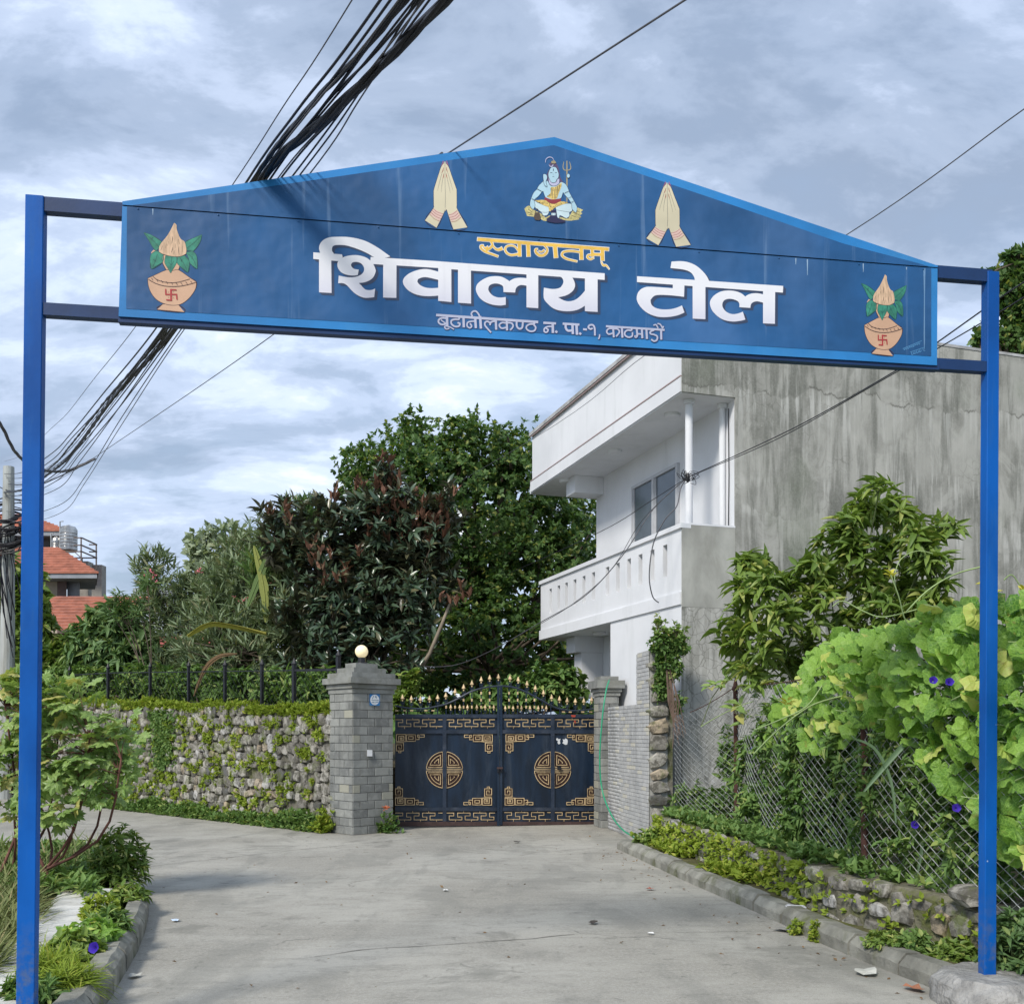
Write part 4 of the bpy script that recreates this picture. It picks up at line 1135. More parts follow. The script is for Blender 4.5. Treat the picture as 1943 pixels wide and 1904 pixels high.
hpart('side_wall', [(-.03, 0, .90, 14, 0, T_PAR - .03), (-.028, 0, -.004, .898, 0, 3.497), (-.028, 0, -.004, .90, T_SOF + .01, T_PAR - .03)], SIDEW, label='bare grey cement side wall streaked with lime and damp')
hpart('upper_wall', [(0, A_F, .92, 1.15, T_BB, T_SOF)], WHITE)
hpart('back_wall', [(A_F - .2, A_F, 1.15, 14, 0, T_SOF)], WHITE)
hpart('lower_wall', [(0, 2.66, 0, .92, 0, T_BB), (2.66, A_F, .92, 1.15, 0, T_BB)], WHITE)
hpart('roof_slab', [(0, 6.95, 0, 14, T_SOF, T_SOF + .16)], WHITE)
hpart('parapet', [(0, 6.85, .02, .16, T_SOF + .16, T_PAR - .07), (6.71, 6.85, .16, 14, T_SOF + .16, T_PAR - .07), (-.0, 6.87, -.02, .02, T_SOF + .02, T_SOF + .24)], WHITE)
hpart('coping', [(-.03, 6.90, -.04, .20, T_PAR - .07, T_PAR), (-.04, .16, .20, 14, T_PAR - .035, T_PAR + .01)], mat('coping', (.42, .42, .42), .8, .25, 3, .3, 40, dirt=(.2, .19, .17), dirtamt=.6))
ROSE = flat('faded rose line', (.36, .27, .26), .8)
hpart('drip_line', [(0, 6.87, -.028, -.016, T_PAR - .10, T_PAR - .075), (0, 6.87, -.028, -.0, T_SOF + .245, T_SOF + .262)], ROSE)
hpart('beam', [(5.10, 5.56, .30, .918, T_SOF - .34, T_SOF - .003)], WHITE)
hpart('beam', [(5.10, 5.56, .30, .918, T_BB - .32, T_BB - .003)], WHITE)
hpart('column', [(5.12, 5.50, .45, .915, 2.30, T_BB - .323)], WHITE)
# balcony: floor, front with slots, top rail
AB = 6.26
hpart('balcony_floor', [(0, AB, 0, .915, T_BB, T_BB + .15)], WHITE)
slots = []
for zx in (590, 542, 497, 454, 412, 373, 320, 284, 250, 218, 189, 158):
    xd = (1500 + zx / 1.277) * .6432
    slots.append(aof(xd))
hs0, hs1 = 4.03, 4.53
bx = [(0, AB, 0, .10, T_BB + .152, hs0), (0, AB, 0, .10, hs1, T_BT - .07)]
prev = 0
for s_ in slots:
    bx.append((prev, s_ - .075, 0, .10, hs0, hs1)); prev = s_ + .075
bx.append((prev, AB, 0, .10, hs0, hs1))
bx.append((AB - .10, AB, .10, .915, T_BB + .152, T_BT - .07))
hpart('balcony_front', bx, WHITE)
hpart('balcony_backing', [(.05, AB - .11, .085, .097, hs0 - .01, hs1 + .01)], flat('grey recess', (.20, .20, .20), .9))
hpart('balcony_rail', [(-.03, AB + .03, -.035, .14, T_BT - .07, T_BT), (-.03, .10, .14, .90, T_BT - .018, T_BT + .01)], WHITE)
hpart('balcony_band', [(0, AB + .02, -.03, -.001, T_BB + .01, T_BB + .20)], WHITE)
# window
wa0, wa1 = aof(1290, .92), aof(1203, .92)
wh1 = hof(1203, 924, .92); wh0 = T_BT - .35
fw = .055
win = hpart('window', [(wa0, wa1, .86, .918, wh1 - fw, wh1), (wa0, wa1, .86, .918, wh0, wh0 + fw), (wa0, wa0 + fw, .86, .918, wh0 + fw, wh1 - fw), (wa1 - fw, wa1, .86, .918, wh0 + fw, wh1 - fw), ((wa0 + wa1) / 2 - .04, (wa0 + wa1) / 2 + .04, .852, .918, wh0 + fw, wh1 - fw)], FRAMEG)
for a, b in ((wa0 + fw, (wa0 + wa1) / 2 - .04), ((wa0 + wa1) / 2 + .04, wa1 - fw)):
    mb = MB(); hbox(mb, a, b, .895, .9, wh0 + fw, wh1 - fw); obj('pane', mb, GLASS, win)
    mb = MB()
    for q in ((a, a + .03), (b - .03, b)): hbox(mb, q[0], q[1], .88, .895, wh0 + fw, wh1 - fw)
    obj('sash', mb, FRAMEG, win)
for a, b, r in ((.28, .27, .058), (.30, .86, .05)):
    mb = MB(); mb.tube([hp(a, b, T_BT - .1), hp(a, b, T_SOF)], r, 14)
    mb.tube([hp(a, b, T_SOF - .07), hp(a, b, T_SOF - .003)], r + .03, 14)
    obj('pipe', mb, WHITE, house, smooth=False)
mb = MB(); mb.tube([hp(.18, .90, T_BT), hp(.17, .905, 5.6), hp(.18, .90, T_SOF - .1)], .008, 5); obj('cable', mb, BLACKC, house)
for x, y in ((1276, 785), (1167, 854), (1073, 910)):
    Y = FPX * (T_SOF - EYE) / (HY - y); c = Vector(((x - CX) / FPX * Y, Y, T_SOF))
    mb = MB(); mb.lathe(c, [(.10, -.06), (.13, -.045), (.135, 0)], 18); mb.lathe(c, [(0.001, -.061), (.10, -.06)], 18)
    obj('ceiling_light', mb, WHITE, house)
mb = MB(); mb.lathe(hp(4.2, .45, T_BB), [(.001, -.06), (.10, -.058), (.13, -.04), (.13, -.002)], 18); obj('ceiling_light', mb, WHITE, house)

# little plant growing out of the balcony band
# ------------------------------------------------------------------ tile-faced boundary wall with rubble end
TA, TB = Vector((1.62, 17.2, 0)), Vector((1.99, 14.9, 0))
TD = (TB - TA).normalized(); TN = Vector((TD.y, -TD.x, 0)); TN = TN if TN.x < 0 else -TN
TW = Plane((TA.x, TA.y), (TB.x, TB.y)); TW.n = TN; TW.d = TD
tl = (TB - TA).length
bw = thing('boundary_wall', 'short wall of thin pale slate strips with a raised end pier beside the gate', 'wall', (TB.x, TB.y, 0))
th = 2.02; ph = 2.80; pl_ = .62
mb = MB()
def tbox(mb, s0, s1, d0, d1, h0, h1):   # s along, d outward
    c = TA + TD * (s0 + s1) / 2 + TN * (d0 + d1) / 2 + Vector((0, 0, (h0 + h1) / 2))
    return mb.obox(c, TD * (s1 - s0) / 2, TN * (d1 - d0) / 2, (0, 0, (h1 - h0) / 2))
tbox(mb, 0, tl - pl_, -.28, 0, -.05, th); tbox(mb, tl - pl_, tl - .02, -.28, 0, -.05, ph)
obj('wall_core', mb, MORTL, bw)
BR = brick_t(.03); M4 = []
rowh = .058; z = .0; r_ = 0
while z < ph - .02:
    s = -.115 if r_ % 2 else 0.0
    while s < tl:
        s0, s1 = max(s, 0), min(s + .235 * random.uniform(.97, 1.03), tl)
        if z > th - .02: s0 = max(s0, tl - pl_)
        if s1 - s0 > .04:
            c = TA + TD * (s0 + s1) / 2 + TN * (.008 + random.uniform(-.002, .004)) + Vector((0, 0, z + rowh / 2))
            M4.append(frame(c, TD, -TN, (0, 0, 1), s1 - s0 - .005, .018, rowh - .005))
        s += .235
    z += rowh; r_ += 1
pieces('brick', [BR], M4, STRIP, bw)
M4 = []; z = .1
while z < 2.55:      # rubble end face
    h = random.uniform(.16, .26)
    M4.append(frame(TB - TN * random.uniform(.12, .17) + TD * -.02 + Vector((0, 0, z + h / 2)), TN * -1, -TD, (0, 0, 1), random.uniform(.25, .30), .16, h * .95)); z += h
mb = MB(); tbox(mb, tl - .3, tl - .02, -.36, -.28, -.05, 2.55); obj('mortar', mb, MORTAR, bw)
pieces('stone', STONES, M4, RUBBLE, bw)

# ------------------------------------------------------------------ gate pillars
def pillar(corners, courses, ch, layers, name, label, bl=.29):
    cs = [Vector((c[0], c[1], 0)) for c in corners]; cen = sum(cs, Vector()) / 4
    t = thing(name, label, 'gate pillar', cen)
    def ring(off):
        out = []
        for i in range(4):
            a, b, c = cs[i - 1], cs[i], cs[(i + 1) % 4]
            d1 = (b - a).normalized(); d2 = (b - c).normalized()
            out.append(b + (d1 + d2) * off)
        return out
    H = courses * ch
    def block(mb, off, z0, z1): mb.prism([(p.x, p.y) for p in ring(off)], z0, z1)
    mb = MB(); block(mb, -.012, -.05, H); obj('pillar_core', mb, MORTL, t)
    M4 = []
    for i in range(4):
        a, b = cs[i], cs[(i + 1) % 4]; d = (b - a).normalized(); L = (b - a).length; n = Vector((d.y, -d.x, 0))
        if n.dot(a + b - cen * 2) < 0: n = -n
        if n.y > .25: continue
        for k in range(courses):
            s = 0.0 if (k + i) % 2 else -bl / 2
            while s < L - .01:
                s0, s1 = max(s, 0.0), min(s + bl, L)
                if s1 - s0 > .03:
                    c = (a + d * ((s0 + s1) / 2) + n * (-.008 + random.uniform(-.002, .003))) + Vector((0, 0, (k + .5) * ch))
                    M4.append(frame(c, d, -n, (0, 0, 1), s1 - s0 - .009, .03, ch - .009))
                s += bl
    pieces('brick', [BR], M4, BLOCK, t)
    for z0, z1, off in layers:
        mb = MB(); block(mb, off, z0 + .003, z1 - .003); obj('cap_slab', mb, CAPM, t)
    return t, cen
c0, c1, c2 = Vector((-2.94, 16.6)), Vector((-2.494, 16.08)), Vector((-1.93, 16.66))
c3 = c0 + c2 - c1
pillar([c0, c1, c2, c3], 17, .1308, [(2.223, 2.30, .02), (2.30, 2.375, .045), (2.375, 2.475, .095), (2.475, 2.557, .03), (2.557, 2.64, -.085), (2.64, 2.72, -.185)], 'gate_pillar', 'grey block gate pillar with stepped cap and globe lamp left of the gate')
q0 = Vector((1.435, 17.55)); q1 = Vector((1.60, 17.25)); 
pillar([(1.42, 17.75), (1.50, 17.3), (1.80, 17.36), (1.72, 17.81)], 17, .1308, [(2.223, 2.29, .025), (2.29, 2.35, .05), (2.35, 2.49, .09), (2.49, 2.56, .0)], 'gate_pillar', 'narrow grey block gate pillar right of the gate, against the white house')
lamp = thing('globe_lamp', 'cream glass globe lamp on top of the left gate pillar', 'lamp', (-2.43, 16.6, 2.715))
mb = MB(); mb.lathe((-2.43, 16.6, 2.715), [(.001, .11), (.055, .10), (.06, .03), (.09, .02), (.095, 0)], 16); obj('lamp_base', mb, IRON, lamp)
mb = MB(); rr = .105; mb.lathe((-2.43, 16.6, 2.715 + .10 + rr * .95), [(max(.001, rr * math.sin(math.pi * i / 14)), -rr * math.cos(math.pi * i / 14)) for i in range(15)], 24); obj('globe', mb, GLOBE, lamp, smooth=True)
mb = MB(); mb.tube([(-2.44, 16.6, 3.02), (-2.42, 16.59, 3.06), (-2.38, 16.58, 3.08)], .006, 4); obj('cable', mb, BLACKC, lamp)
# plaque and bell box on the pillar's front face
PF = Plane((c1.x, c1.y), (c2.x, c2.y))
def zf(zx, zy): return ((1060 + zx / 7.93) * .64317, (2010 + zy / 7.93) * .64317)
plq = thing('house_number_plaque', 'small blue square plaque with white oval on the left gate pillar', 'sign', PF.at(*zf(360, 420), .02))
def pfpoly(P, off):
    mb = MB(); vs = [PF.at(*zf(*p), off) for p in P]; mb.add(vs, [tuple(range(len(P)))]); return mb
def pfslab(P, o0, o1):
    mb = MB(); n = len(P)
    mb.add([PF.at(*zf(*p), o1) for p in P] + [PF.at(*zf(*p), o0) for p in P], [tuple(range(n))] + [(i, (i + 1) % n, n + (i + 1) % n, n + i) for i in range(n)]); return mb
obj('plate', pfslab([(243, 292), (478, 292), (478, 560), (243, 552)], .0, .022), flat('plaque blue', (.02, .20, .50)), plq)
obj('oval', pfpoly([(362 + 106 * math.cos(a * .2618), 422 + 122 * math.sin(a * .2618)) for a in range(24)], .024), flat('plaque white', (.78, .80, .80)), plq)
INK = flat('plaque ink', (.03, .14, .28))
mb = MB()
def pst(P, w):
    for i in range(len(P) - 1):
        a, b = Vector(P[i]), Vector(P[i + 1]); d = (b - a).normalized(); n = Vector((-d.y, d.x)) * w / 2
        q = pfpoly([tuple(a + n), tuple(b + n), tuple(b - n), tuple(a - n)], .0255 + len(mb.v) * 1e-6); mb.add(q.v, q.f)
pst([(335, 325), (322, 370), (300, 405)], 11)
pst([(400, 392), (396, 342), (378, 338), (370, 352), (378, 366), (396, 360)], 11)
for y, x0, x1 in ((425, 285, 385), (428, 400, 440), (470, 285, 355), (470, 375, 440)):
    x = x0
    while x < x1: pst([(x, y - 6 + random.random() * 6), (x + 10, y + 8 + random.random() * 6), (x + 16, y - 4)], 8); x += 18
pst([(310, 505), (345, 512), (400, 506)], 6)
obj('lettering', mb, INK, plq)
bell = thing('bell_box', 'small white bell box on the left gate pillar', 'bell', PF.at(*zf(243, 1665), .02))
obj('box_cover', pfslab([(180, 1595), (300, 1595), (306, 1605), (306, 1735), (300, 1742), (186, 1742), (180, 1735)], .0, .045), flat('bell white', (.82, .82, .82)), bell)

# ------------------------------------------------------------------ navy gate with gold frets
GP = Plane((-2.02, 17.28), (1.47, 18.05))
gate = thing('metal_gate', 'navy double gate with gold fretwork and gold spearheads', 'gate', (-.2, 17.7, 0))
zg = lambda x, y: ((1150 + x / 2.989) * .64317, (1980 + y / 2.989) * .64317)
def gpt(x, y, off=0): return GP.at(*zg(x, y), off)
def gbox(mb, x0, x1, y0l, y1l, off0, off1, y0r=None, y1r=None):
    y0r = y0l if y0r is None else y0r; y1r = y1l if y1r is None else y1r
    P = [(x0, y0l), (x1, y0r), (x1, y1r), (x0, y1l)]
    mb.add([gpt(*p, off1) for p in P] + [gpt(*p, off0) for p in P], [(3, 2, 1, 0), (0, 1, 5, 4), (1, 2, 6, 5), (2, 3, 7, 6), (3, 0, 4, 7), (4, 5, 6, 7)])
def yl(y0, y1, x): return y0 + (y1 - y0) * (x - 45) / 1775
leaves_ = []
for x0, x1 in ((47, 958), (972, 1818)):
    mb = MB(); gbox(mb, x0, x1, 378, yl(1368, 1350, x0), -.02, 0, 380, yl(1368, 1350, x1))
    leaves_.append(obj('gate_leaf', mb, GATEM, gate, org=gpt((x0 + x1) / 2, 1360)))
def gpart(name, fn, m, leaf=None, **k):
    mb = MB(); fn(mb); return obj(name, mb, m, leaf or gate, **k)
for x0, x1, vs in ((47, 945, (482,)), (992, 1818, (1436,))):
    L = leaves_[0 if x0 < 900 else 1]
    for (a, b) in ((376, 408), (514, 546), (1196, 1228)):
        gpart('cross_bar', lambda mb: gbox(mb, x0, x1, a, b, .001, .030), GATEF, L)
    gpart('foot_bar', lambda mb: gbox(mb, x0, x1, 1322, yl(1366, 1348, x0), .001, .030, 1322, yl(1366, 1348, x1)), GATER, L)
    for v in vs: gpart('stile', lambda mb: gbox(mb, v - 17, v + 17, 409, 1321, .001, .028), GATEF, L)
gpart('centre_post', lambda mb: gbox(mb, 946, 968, 130, 1360, -.03, .055), GATEM, leaves_[0])
gpart('centre_post', lambda mb: gbox(mb, 970, 992, 130, 1352, -.03, .045), GATEM, leaves_[1])
CUR = [(45, 300), (150, 322), (290, 328), (400, 310), (500, 285), (600, 240), (700, 185), (800, 150), (900, 133), (969, 128)]
CUR2 = [(969, 128), (1060, 133), (1150, 158), (1250, 205), (1350, 260), (1430, 305), (1500, 330), (1600, 345), (1720, 340), (1820, 325)]
for C, L in ((CUR, leaves_[0]), (CUR2, leaves_[1])):
    C = catmull(C, 3)
    gpart('top_curve', lambda mb: mb.tube([gpt(*p, .0) for p in C], .018, 6), GATEF, L)
def curve_y(x):
    C = CUR if x < 969 else CUR2
    for i in range(len(C) - 1):
        if C[i][0] <= x <= C[i + 1][0]: return C[i][1] + (C[i + 1][1] - C[i][1]) * (x - C[i][0]) / (C[i + 1][0] - C[i][0])
    return C[-1][1]
def spear(x, yt, size, ybase, parent):
    c = gpt(x, yt + 50 * size); s = (gpt(x, yt) - c).length
    mb = MB(); mb.tube([gpt(x, ybase), c + Vector((0, 0, s * .1))], .008, 5)
    # scroll bracket: two small curls each side
    for sg in (-1, 1):
        u = GP.d * sg
        mb.tube([c + Vector((0, 0, -s * .75)), c + u * s * .30 + Vector((0, 0, -s * .55)), c + u * s * .34 + Vector((0, 0, -s * .2)), c + u * s * .16 + Vector((0, 0, -s * .22))], .006 * size + .001, 4)
        mb.tube([c + Vector((0, 0, -s * .35)), c + u * s * .24 + Vector((0, 0, -s * .85)), c + u * s * .36 + Vector((0, 0, -s * .80))], .005 * size + .001, 4)
    sp = obj('spear', mb, GATEM, parent, org=c)
    mb = MB(); mb.lathe(c, [(.003, s), (.010 * size, s * .82), (.030 * size, s * .30), (.034 * size, s * .22), (.010 * size, 0.0), (.014 * size, -.02)], 6)
    return sp, mb
mbsh = []
heads = []
for xs, ys, L in (((112, 190, 270, 350, 422, 494, 576, 651, 724, 806, 881, 958), (200, 210, 215, 210, 200, 183, 148, 110, 75, 42, 28, 20), leaves_[0]), ((1060, 1132, 1210, 1283, 1355, 1427, 1496, 1564, 1636, 1711, 1780), (28, 44, 80, 117, 158, 200, 215, 228, 232, 232, 220), leaves_[1])):
    for x, y in zip(xs, ys):
        sp, mb = spear(x, y, 1.0, curve_y(x), L)
        heads.append((mb, L))
for x, L in [(x, leaves_[0]) for x in (537, 617, 685, 767, 841, 917)] + [(x, leaves_[1]) for x in (1018, 1087, 1161, 1236, 1309, 1380)]:
    sp, mb = spear(x, 290 + (8 if x > 969 else 0), .8, 376, L); heads.append((mb, L))
for mb, L in heads: obj('spearhead', mb, GOLD, L)
for x in (422, 497, 576, 651, 724, 806, 881, 1052, 1128, 1203, 1276, 1345, 1420, 1500):
    L = leaves_[0] if x < 969 else leaves_[1]; y0 = curve_y(x)
    gpart('baluster', lambda mb: mb.tube([gpt(x, y0), gpt(x, 378)], .010, 5), GATEM, L)
    for cy in (313, 251, 190):
        if cy > y0 + 22 and 490 < x < 1430:
            gpart('collar', lambda mb: mb.tube([gpt(x, cy - 12), gpt(x, cy + 12)], .016, 6), GOLD, L)
for x0, x1, L in ((50, 422, leaves_[0]), (1500, 1818, leaves_[1])):
    gpart('side_bar', lambda mb: mb.tube([gpt(x0, 345 + (12 if x0 > 900 else 0)), gpt(x1, 347 + (12 if x0 > 900 else 0))], .009, 5), GATEM, L)
    for x in ((62, 130, 192, 318, 380) if x0 < 900 else (1530, 1590, 1700, 1770)):
        gpart('collar', lambda mb: mb.tube([gpt(x - 13, 345 + (12 if x0 > 900 else 0)), gpt(x + 13, 346 + (12 if x0 > 900 else 0))], .014, 6), GOLD, L)
GW = 6.2
def gline(mb, P, w=GW, o0=.001, o1=.014):
    for i in range(len(P) - 1):
        (xa, ya), (xb, yb) = P[i], P[i + 1]
        dx, dy = xb - xa, yb - ya; l = math.hypot(dx, dy) or 1; dx, dy = dx / l * w / 2, dy / l * w / 2
        Q = [(xa - dx - dy, ya - dy + dx), (xb + dx - dy, yb + dy + dx), (xb + dx + dy, yb + dy - dx), (xa - dx + dy, ya - dy - dx)]
        oo = o1 + (i % 5) * .0004
        mb.add([gpt(*p, oo) for p in Q] + [gpt(*p, o0) for p in Q], [(0, 1, 2, 3), (3, 2, 1, 0)][:1] + [(0, 1, 5, 4), (1, 2, 6, 5), (2, 3, 7, 6), (3, 0, 4, 7)])
def rectp(x0, y0, x1, y1): return [(x0, y0), (x1, y0), (x1, y1), (x0, y1), (x0, y0)]
def fretband(x0, x1, y, L):
    mb = MB(); x = x0
    def T(p): return (x + p[0], y + p[1])
    P = 139.0; first = True
    gline(mb, [(x0, y), (x0 + 62, y), (x0 + 62, y + 25), (x0 + 22, y + 25), (x0 + 22, y + 60), (x0 + 134, y + 60), (x0 + 134, y + 35), (x0 + 96, y + 35), (x0 + 96, y)], 5)
    gline(mb, [(x0 + 78, y + 60), (x0 + 78, y + 78)], 4)
    x = x0
    while x + 96 + 112 < x1:
        Q = [(96, 0), (206, 0), (206, 25), (162, 25), (162, 60), (275, 60), (275, 35), (237, 35), (237, 0)]
        if x + 275 > x1: Q = [(96, 0), (206, 0), (206, 25), (162, 25), (162, 60), (x1 - x, 60)]
        gline(mb, [T(q) for q in Q], 5)
        gline(mb, [T((150, 0)), T((150, -18))], 4)
        if x + 218 < x1: gline(mb, [T((218, 60)), T((218, 78))], 4)
        x += P + 2
    if x + 96 < x1 - 10: gline(mb, [T((96, 0)), (x1, y)], 5)
    obj('fret_band', mb, GOLD, L)
def plate(pts, m, L, off=.0012, name='fret_backing'):
    mb = MB(); mb.add([gpt(*p, off) for p in pts], [tuple(range(len(pts)))]); obj(name, mb, m, L)
for x0, x1, L in ((52, 462, leaves_[0]), (502, 925, leaves_[0]), (1012, 1416, leaves_[1]), (1458, 1816, leaves_[1])):
    fretband(x0, x1, 424, L); fretband(x0, x1, 1246 if x0 < 900 else 1242, L)
def corner(cx, cy, sx, sy, L):
    mb = MB(); T = lambda P: [(cx + sx * p[0], cy + sy * p[1]) for p in P]
    for P in (rectp(0, 0, 82, 62), [(20, 62), (20, 17), (66, 17), (66, 50), (32, 50)], rectp(34, 30, 50, 40), [(90, 62), (90, 2), (168, 2), (168, 60), (90, 60)], [(148, 18), (148, 42), (108, 42), (108, 18), (140, 18)], [(170, 44), (200, 44), (200, 4), (186, 4), (186, 24), (246, 24), (246, 2), (212, 2)], [(0, 72), (62, 72), (62, 144), (0, 144), (0, 90), (44, 90), (44, 126), (22, 126), (22, 108)], rectp(20, 144, 40, 160)):
        gline(mb, T(P), 5.6)
    b = MB()
    for r in ((0, 0, 82, 62), (90, 2, 168, 60), (170, 4, 200, 44), (0, 72, 62, 144)):
        b.add([gpt(*p, .0012) for p in T(rectp(*r)[:4])], [(0, 1, 2, 3)])
    obj('fret_backing', b, BROWN, L); obj('corner_fret', mb, GOLD, L)
for x0, x1, L in ((58, 904, leaves_[0]), (1024, 1812, leaves_[1])):
    corner(x0, 554, 1, 1, L); corner(x1, 556, -1, 1, L); corner(x0 - 8, 1176, 1, -1, L); corner(x1 - 6, 1176, -1, -1, L)
def medal(cx, cy, L):
    for sx in (-1, 1):
        for sy in (-1, 1):
            mb = MB(); b = MB()
            T = lambda x, y: (cx + sx * x, cy + sy * y)
            def quarter(x0, y0, r, closed=True):
                # corner at (x0, y0), bounded by circle radius r about centre
                P = []
                ya = math.sqrt(max(r * r - x0 * x0, 1)); xa = math.sqrt(max(r * r - y0 * y0, 1))
                a0 = math.atan2(ya, x0); a1 = math.atan2(y0, xa)
                for k in range(9):
                    a = a0 + (a1 - a0) * k / 8; P.append(T(r * math.cos(a), r * math.sin(a)))
                return P, T(x0, y0), T(x0, ya), T(xa, y0)
            arc, c, tp, rt = quarter(17, 24, 160)
            b.add([gpt(*p, .0012) for p in [c] + arc], [tuple(range(len(arc) + 1))])
            gline(mb, [T(17, 24)] + arc, 5.6)
            gline(mb, [T(140, 24), T(17, 24)], 5.6)
            gline(mb, [T(17, 8), T(158, 8), T(159, 24)], 5.6)
            arc, c, tp, rt = quarter(36, 42, 134); gline(mb, [c] + arc + [T(36, 42)], 5.2)
            arc, c, tp, rt = quarter(52, 58, 108); gline(mb, [c] + arc[:-1] + [T(84, 58)], 5)
            obj('medallion_backing', b, BROWN, L); obj('medallion', mb, GOLD, L)
medal(482, 866, leaves_[0]); medal(1436, 866, leaves_[1])
gpart('lock', lambda mb: gbox(mb, 944, 996, 842, 858, .05, .09), GATER, leaves_[0])
gpart('lock_body', lambda mb: gbox(mb, 948, 962, 858, 890, .056, .09), IRON, leaves_[0])
gpart('lock_body', lambda mb: gbox(mb, 978, 990, 850, 886, .05, .085), IRON, leaves_[1])
mb = MB(); cc = gpt(1490, 848, .02)
mb.tube([cc, cc + GP.n * .05], .034, 12); obj('knob', mb, IRON, leaves_[1])
for P in ([(1466, 590), (1480, 586), (1488, 596), (1506, 592), (1500, 610), (1504, 634), (1490, 642), (1478, 626), (1484, 612), (1470, 606)], [(1524, 596), (1540, 600), (1548, 588), (1566, 598), (1570, 618), (1564, 642), (1548, 646), (1522, 630), (1530, 614)]):
    mb = MB(); mb.add([gpt(*p, .004) for p in P], [tuple(range(len(P)))]); obj('torn_sticker', mb, flat('torn paper', (.60, .62, .64), .8), leaves_[1])
for P in ([(1598, 382), (1640, 384), (1634, 402), (1604, 400)], [(1624, 430), (1640, 434), (1636, 462), (1628, 450)]):
    mb = MB(); mb.add([gpt(*p, .032) for p in P], [tuple(range(len(P)))]); obj('red_daub', mb, flat('daub', (.40, .06, .03)), leaves_[1])

# hose hanging from the right pillar and running to the kerb
hz = [at(1156, 1290, 17.1), at(1150, 1310, 16.9), at(1143, 1360, 16.8), at(1138, 1440, 16.8), at(1143, 1500, 16.75), at(1160, 1545, 16.3), at(1180, 1572, 15.6), at(1200, 1586, 15.1), at(1216, 1598, 14.75)]
hz = [Vector(v) for v in catmull([tuple(v) for v in hz], 5)]
mb = MB(); mb.tube(hz, .013, 7)
obj('garden_hose', mb, HOSE, None, label='thin green hose hanging down the right gate pillar to the kerb', cat='hose', smooth=True, org=hz[-1])

# ------------------------------------------------------------------ rubble wall on the left
WA, WB, WC = Vector((-2.90, 16.62, 0)), Vector((-9.06, 22.6, 0)), Vector((-17.0, 30.4, 0))
wd_ = (WB - WA).normalized(); wn_ = Vector((wd_.y, -wd_.x, 0)); wn_ = wn_ if wn_.y < 0 else -wn_
WL = (WC - WA).length
def wtop(s): return 1.93 + .30 * min(s, 9.5) / 8.6
lw = thing('rubble_wall', 'long rough stone retaining wall overgrown with moss, left of the gate pillar', 'wall', WA)
mb = MB(); n = 12
for i in range(n):
    s0, s1 = WL * i / n, WL * (i + 1) / n
    c = WA + wd_ * (s0 + s1) / 2 - wn_ * .22; h = wtop((s0 + s1) / 2) - .02
    mb.obox(c + Vector((0, 0, h / 2 - .05)), wd_ * (s1 - s0) / 2, wn_ * .20, (0, 0, h / 2 + .05))
obj('mortar', mb, MORTAR, lw)
M4 = []; s = .0
rs = random.Random(5)
z = 0.02; row = 0
while z < 2.2:
    s = rs.uniform(-.15, 0); h = rs.uniform(.13, .19)
    while s < 12.5:
        w = rs.uniform(.11, .27)
        if z + h * .6 < wtop(s):
            dz = rs.uniform(-.03, .03); hh = h * rs.uniform(.8, 1.2)
            c = WA + wd_ * (s + w / 2) - wn_ * rs.uniform(-.035, .03) + Vector((0, 0, z + h / 2 + dz))
            tl_ = rs.uniform(-.25, .25); sd = wd_ * math.cos(tl_) + Vector((0, 0, 1)) * math.sin(tl_); up = Vector((0, 0, 1)) * math.cos(tl_) - wd_ * math.sin(tl_)
            if rs.random() < .93: M4.append(frame(c, sd, -wn_, up, w * 1.02,   .10, hh * 1.08))
        s += w
    z += h
pieces('stone', STONES, M4, RUBBLE, lw)
# raised garden behind that wall
mb = MB(); mb.prism([tuple((WA - wn_ * .3).xy), tuple((WC - wn_ * .3).xy), (-60, 60), (30, 60), (14, 24), (1.6, 19.2), (-1.9, 18.2)], -.04, 1.0)
obj('garden_left', mb, SOIL, None, kind='structure')

# iron fence along the top of the rubble wall
fence = thing('iron_fence', 'black iron post fence with wire mesh on top of the mossy stone wall', 'fence', WA + Vector((0, 0, 1.9)))
def wall_s(x):   # distance along the wall of a measured column
    k = (x - CX) / FPX; p = WA - wn_ * .2
    return (p.x - k * p.y) / (k * wd_.y - wd_.x)
fp = []
for x in (132, 205, 285, 358, 427, 497, 558, 642):
    s = wall_s(x); b = WA - wn_ * .2 + wd_ * s; fp.append(b)
    hgt = wtop(s) + .80
    mb = MB(); wq = .05 if x not in (558, 642) else .06
    mb.obox(b + Vector((0, 0, (hgt + 1.7) / 2)), wd_ * wq / 2, wn_ * wq / 2, (0, 0, (hgt - 1.7) / 2))
    if x == 642: hgt += .12; mb.obox(b + Vector((0, 0, hgt - .06)), wd_ * .03, wn_ * .03, (0, 0, .06))
    mb.lathe(b + Vector((0, 0, hgt)), [(.045, 0), (.05, .02), (.03, .05), (.002, .12)], 6)
    obj('post', mb, IRON, fence)
mb = MB()
for i in range(len(fp) - 1):
    for hh in (.70, .10):
        a, b = fp[i], fp[i + 1]; sa, sb = (a - WA).length, (b - WA).length
        mb.bar(a + Vector((0, 0, wtop(sa) + hh)), b + Vector((0, 0, wtop(sb) + hh)), .018 if i < 6 else .04, .018 if i < 6 else .04)
obj('rail', mb, IRON, fence)
mb = MB()
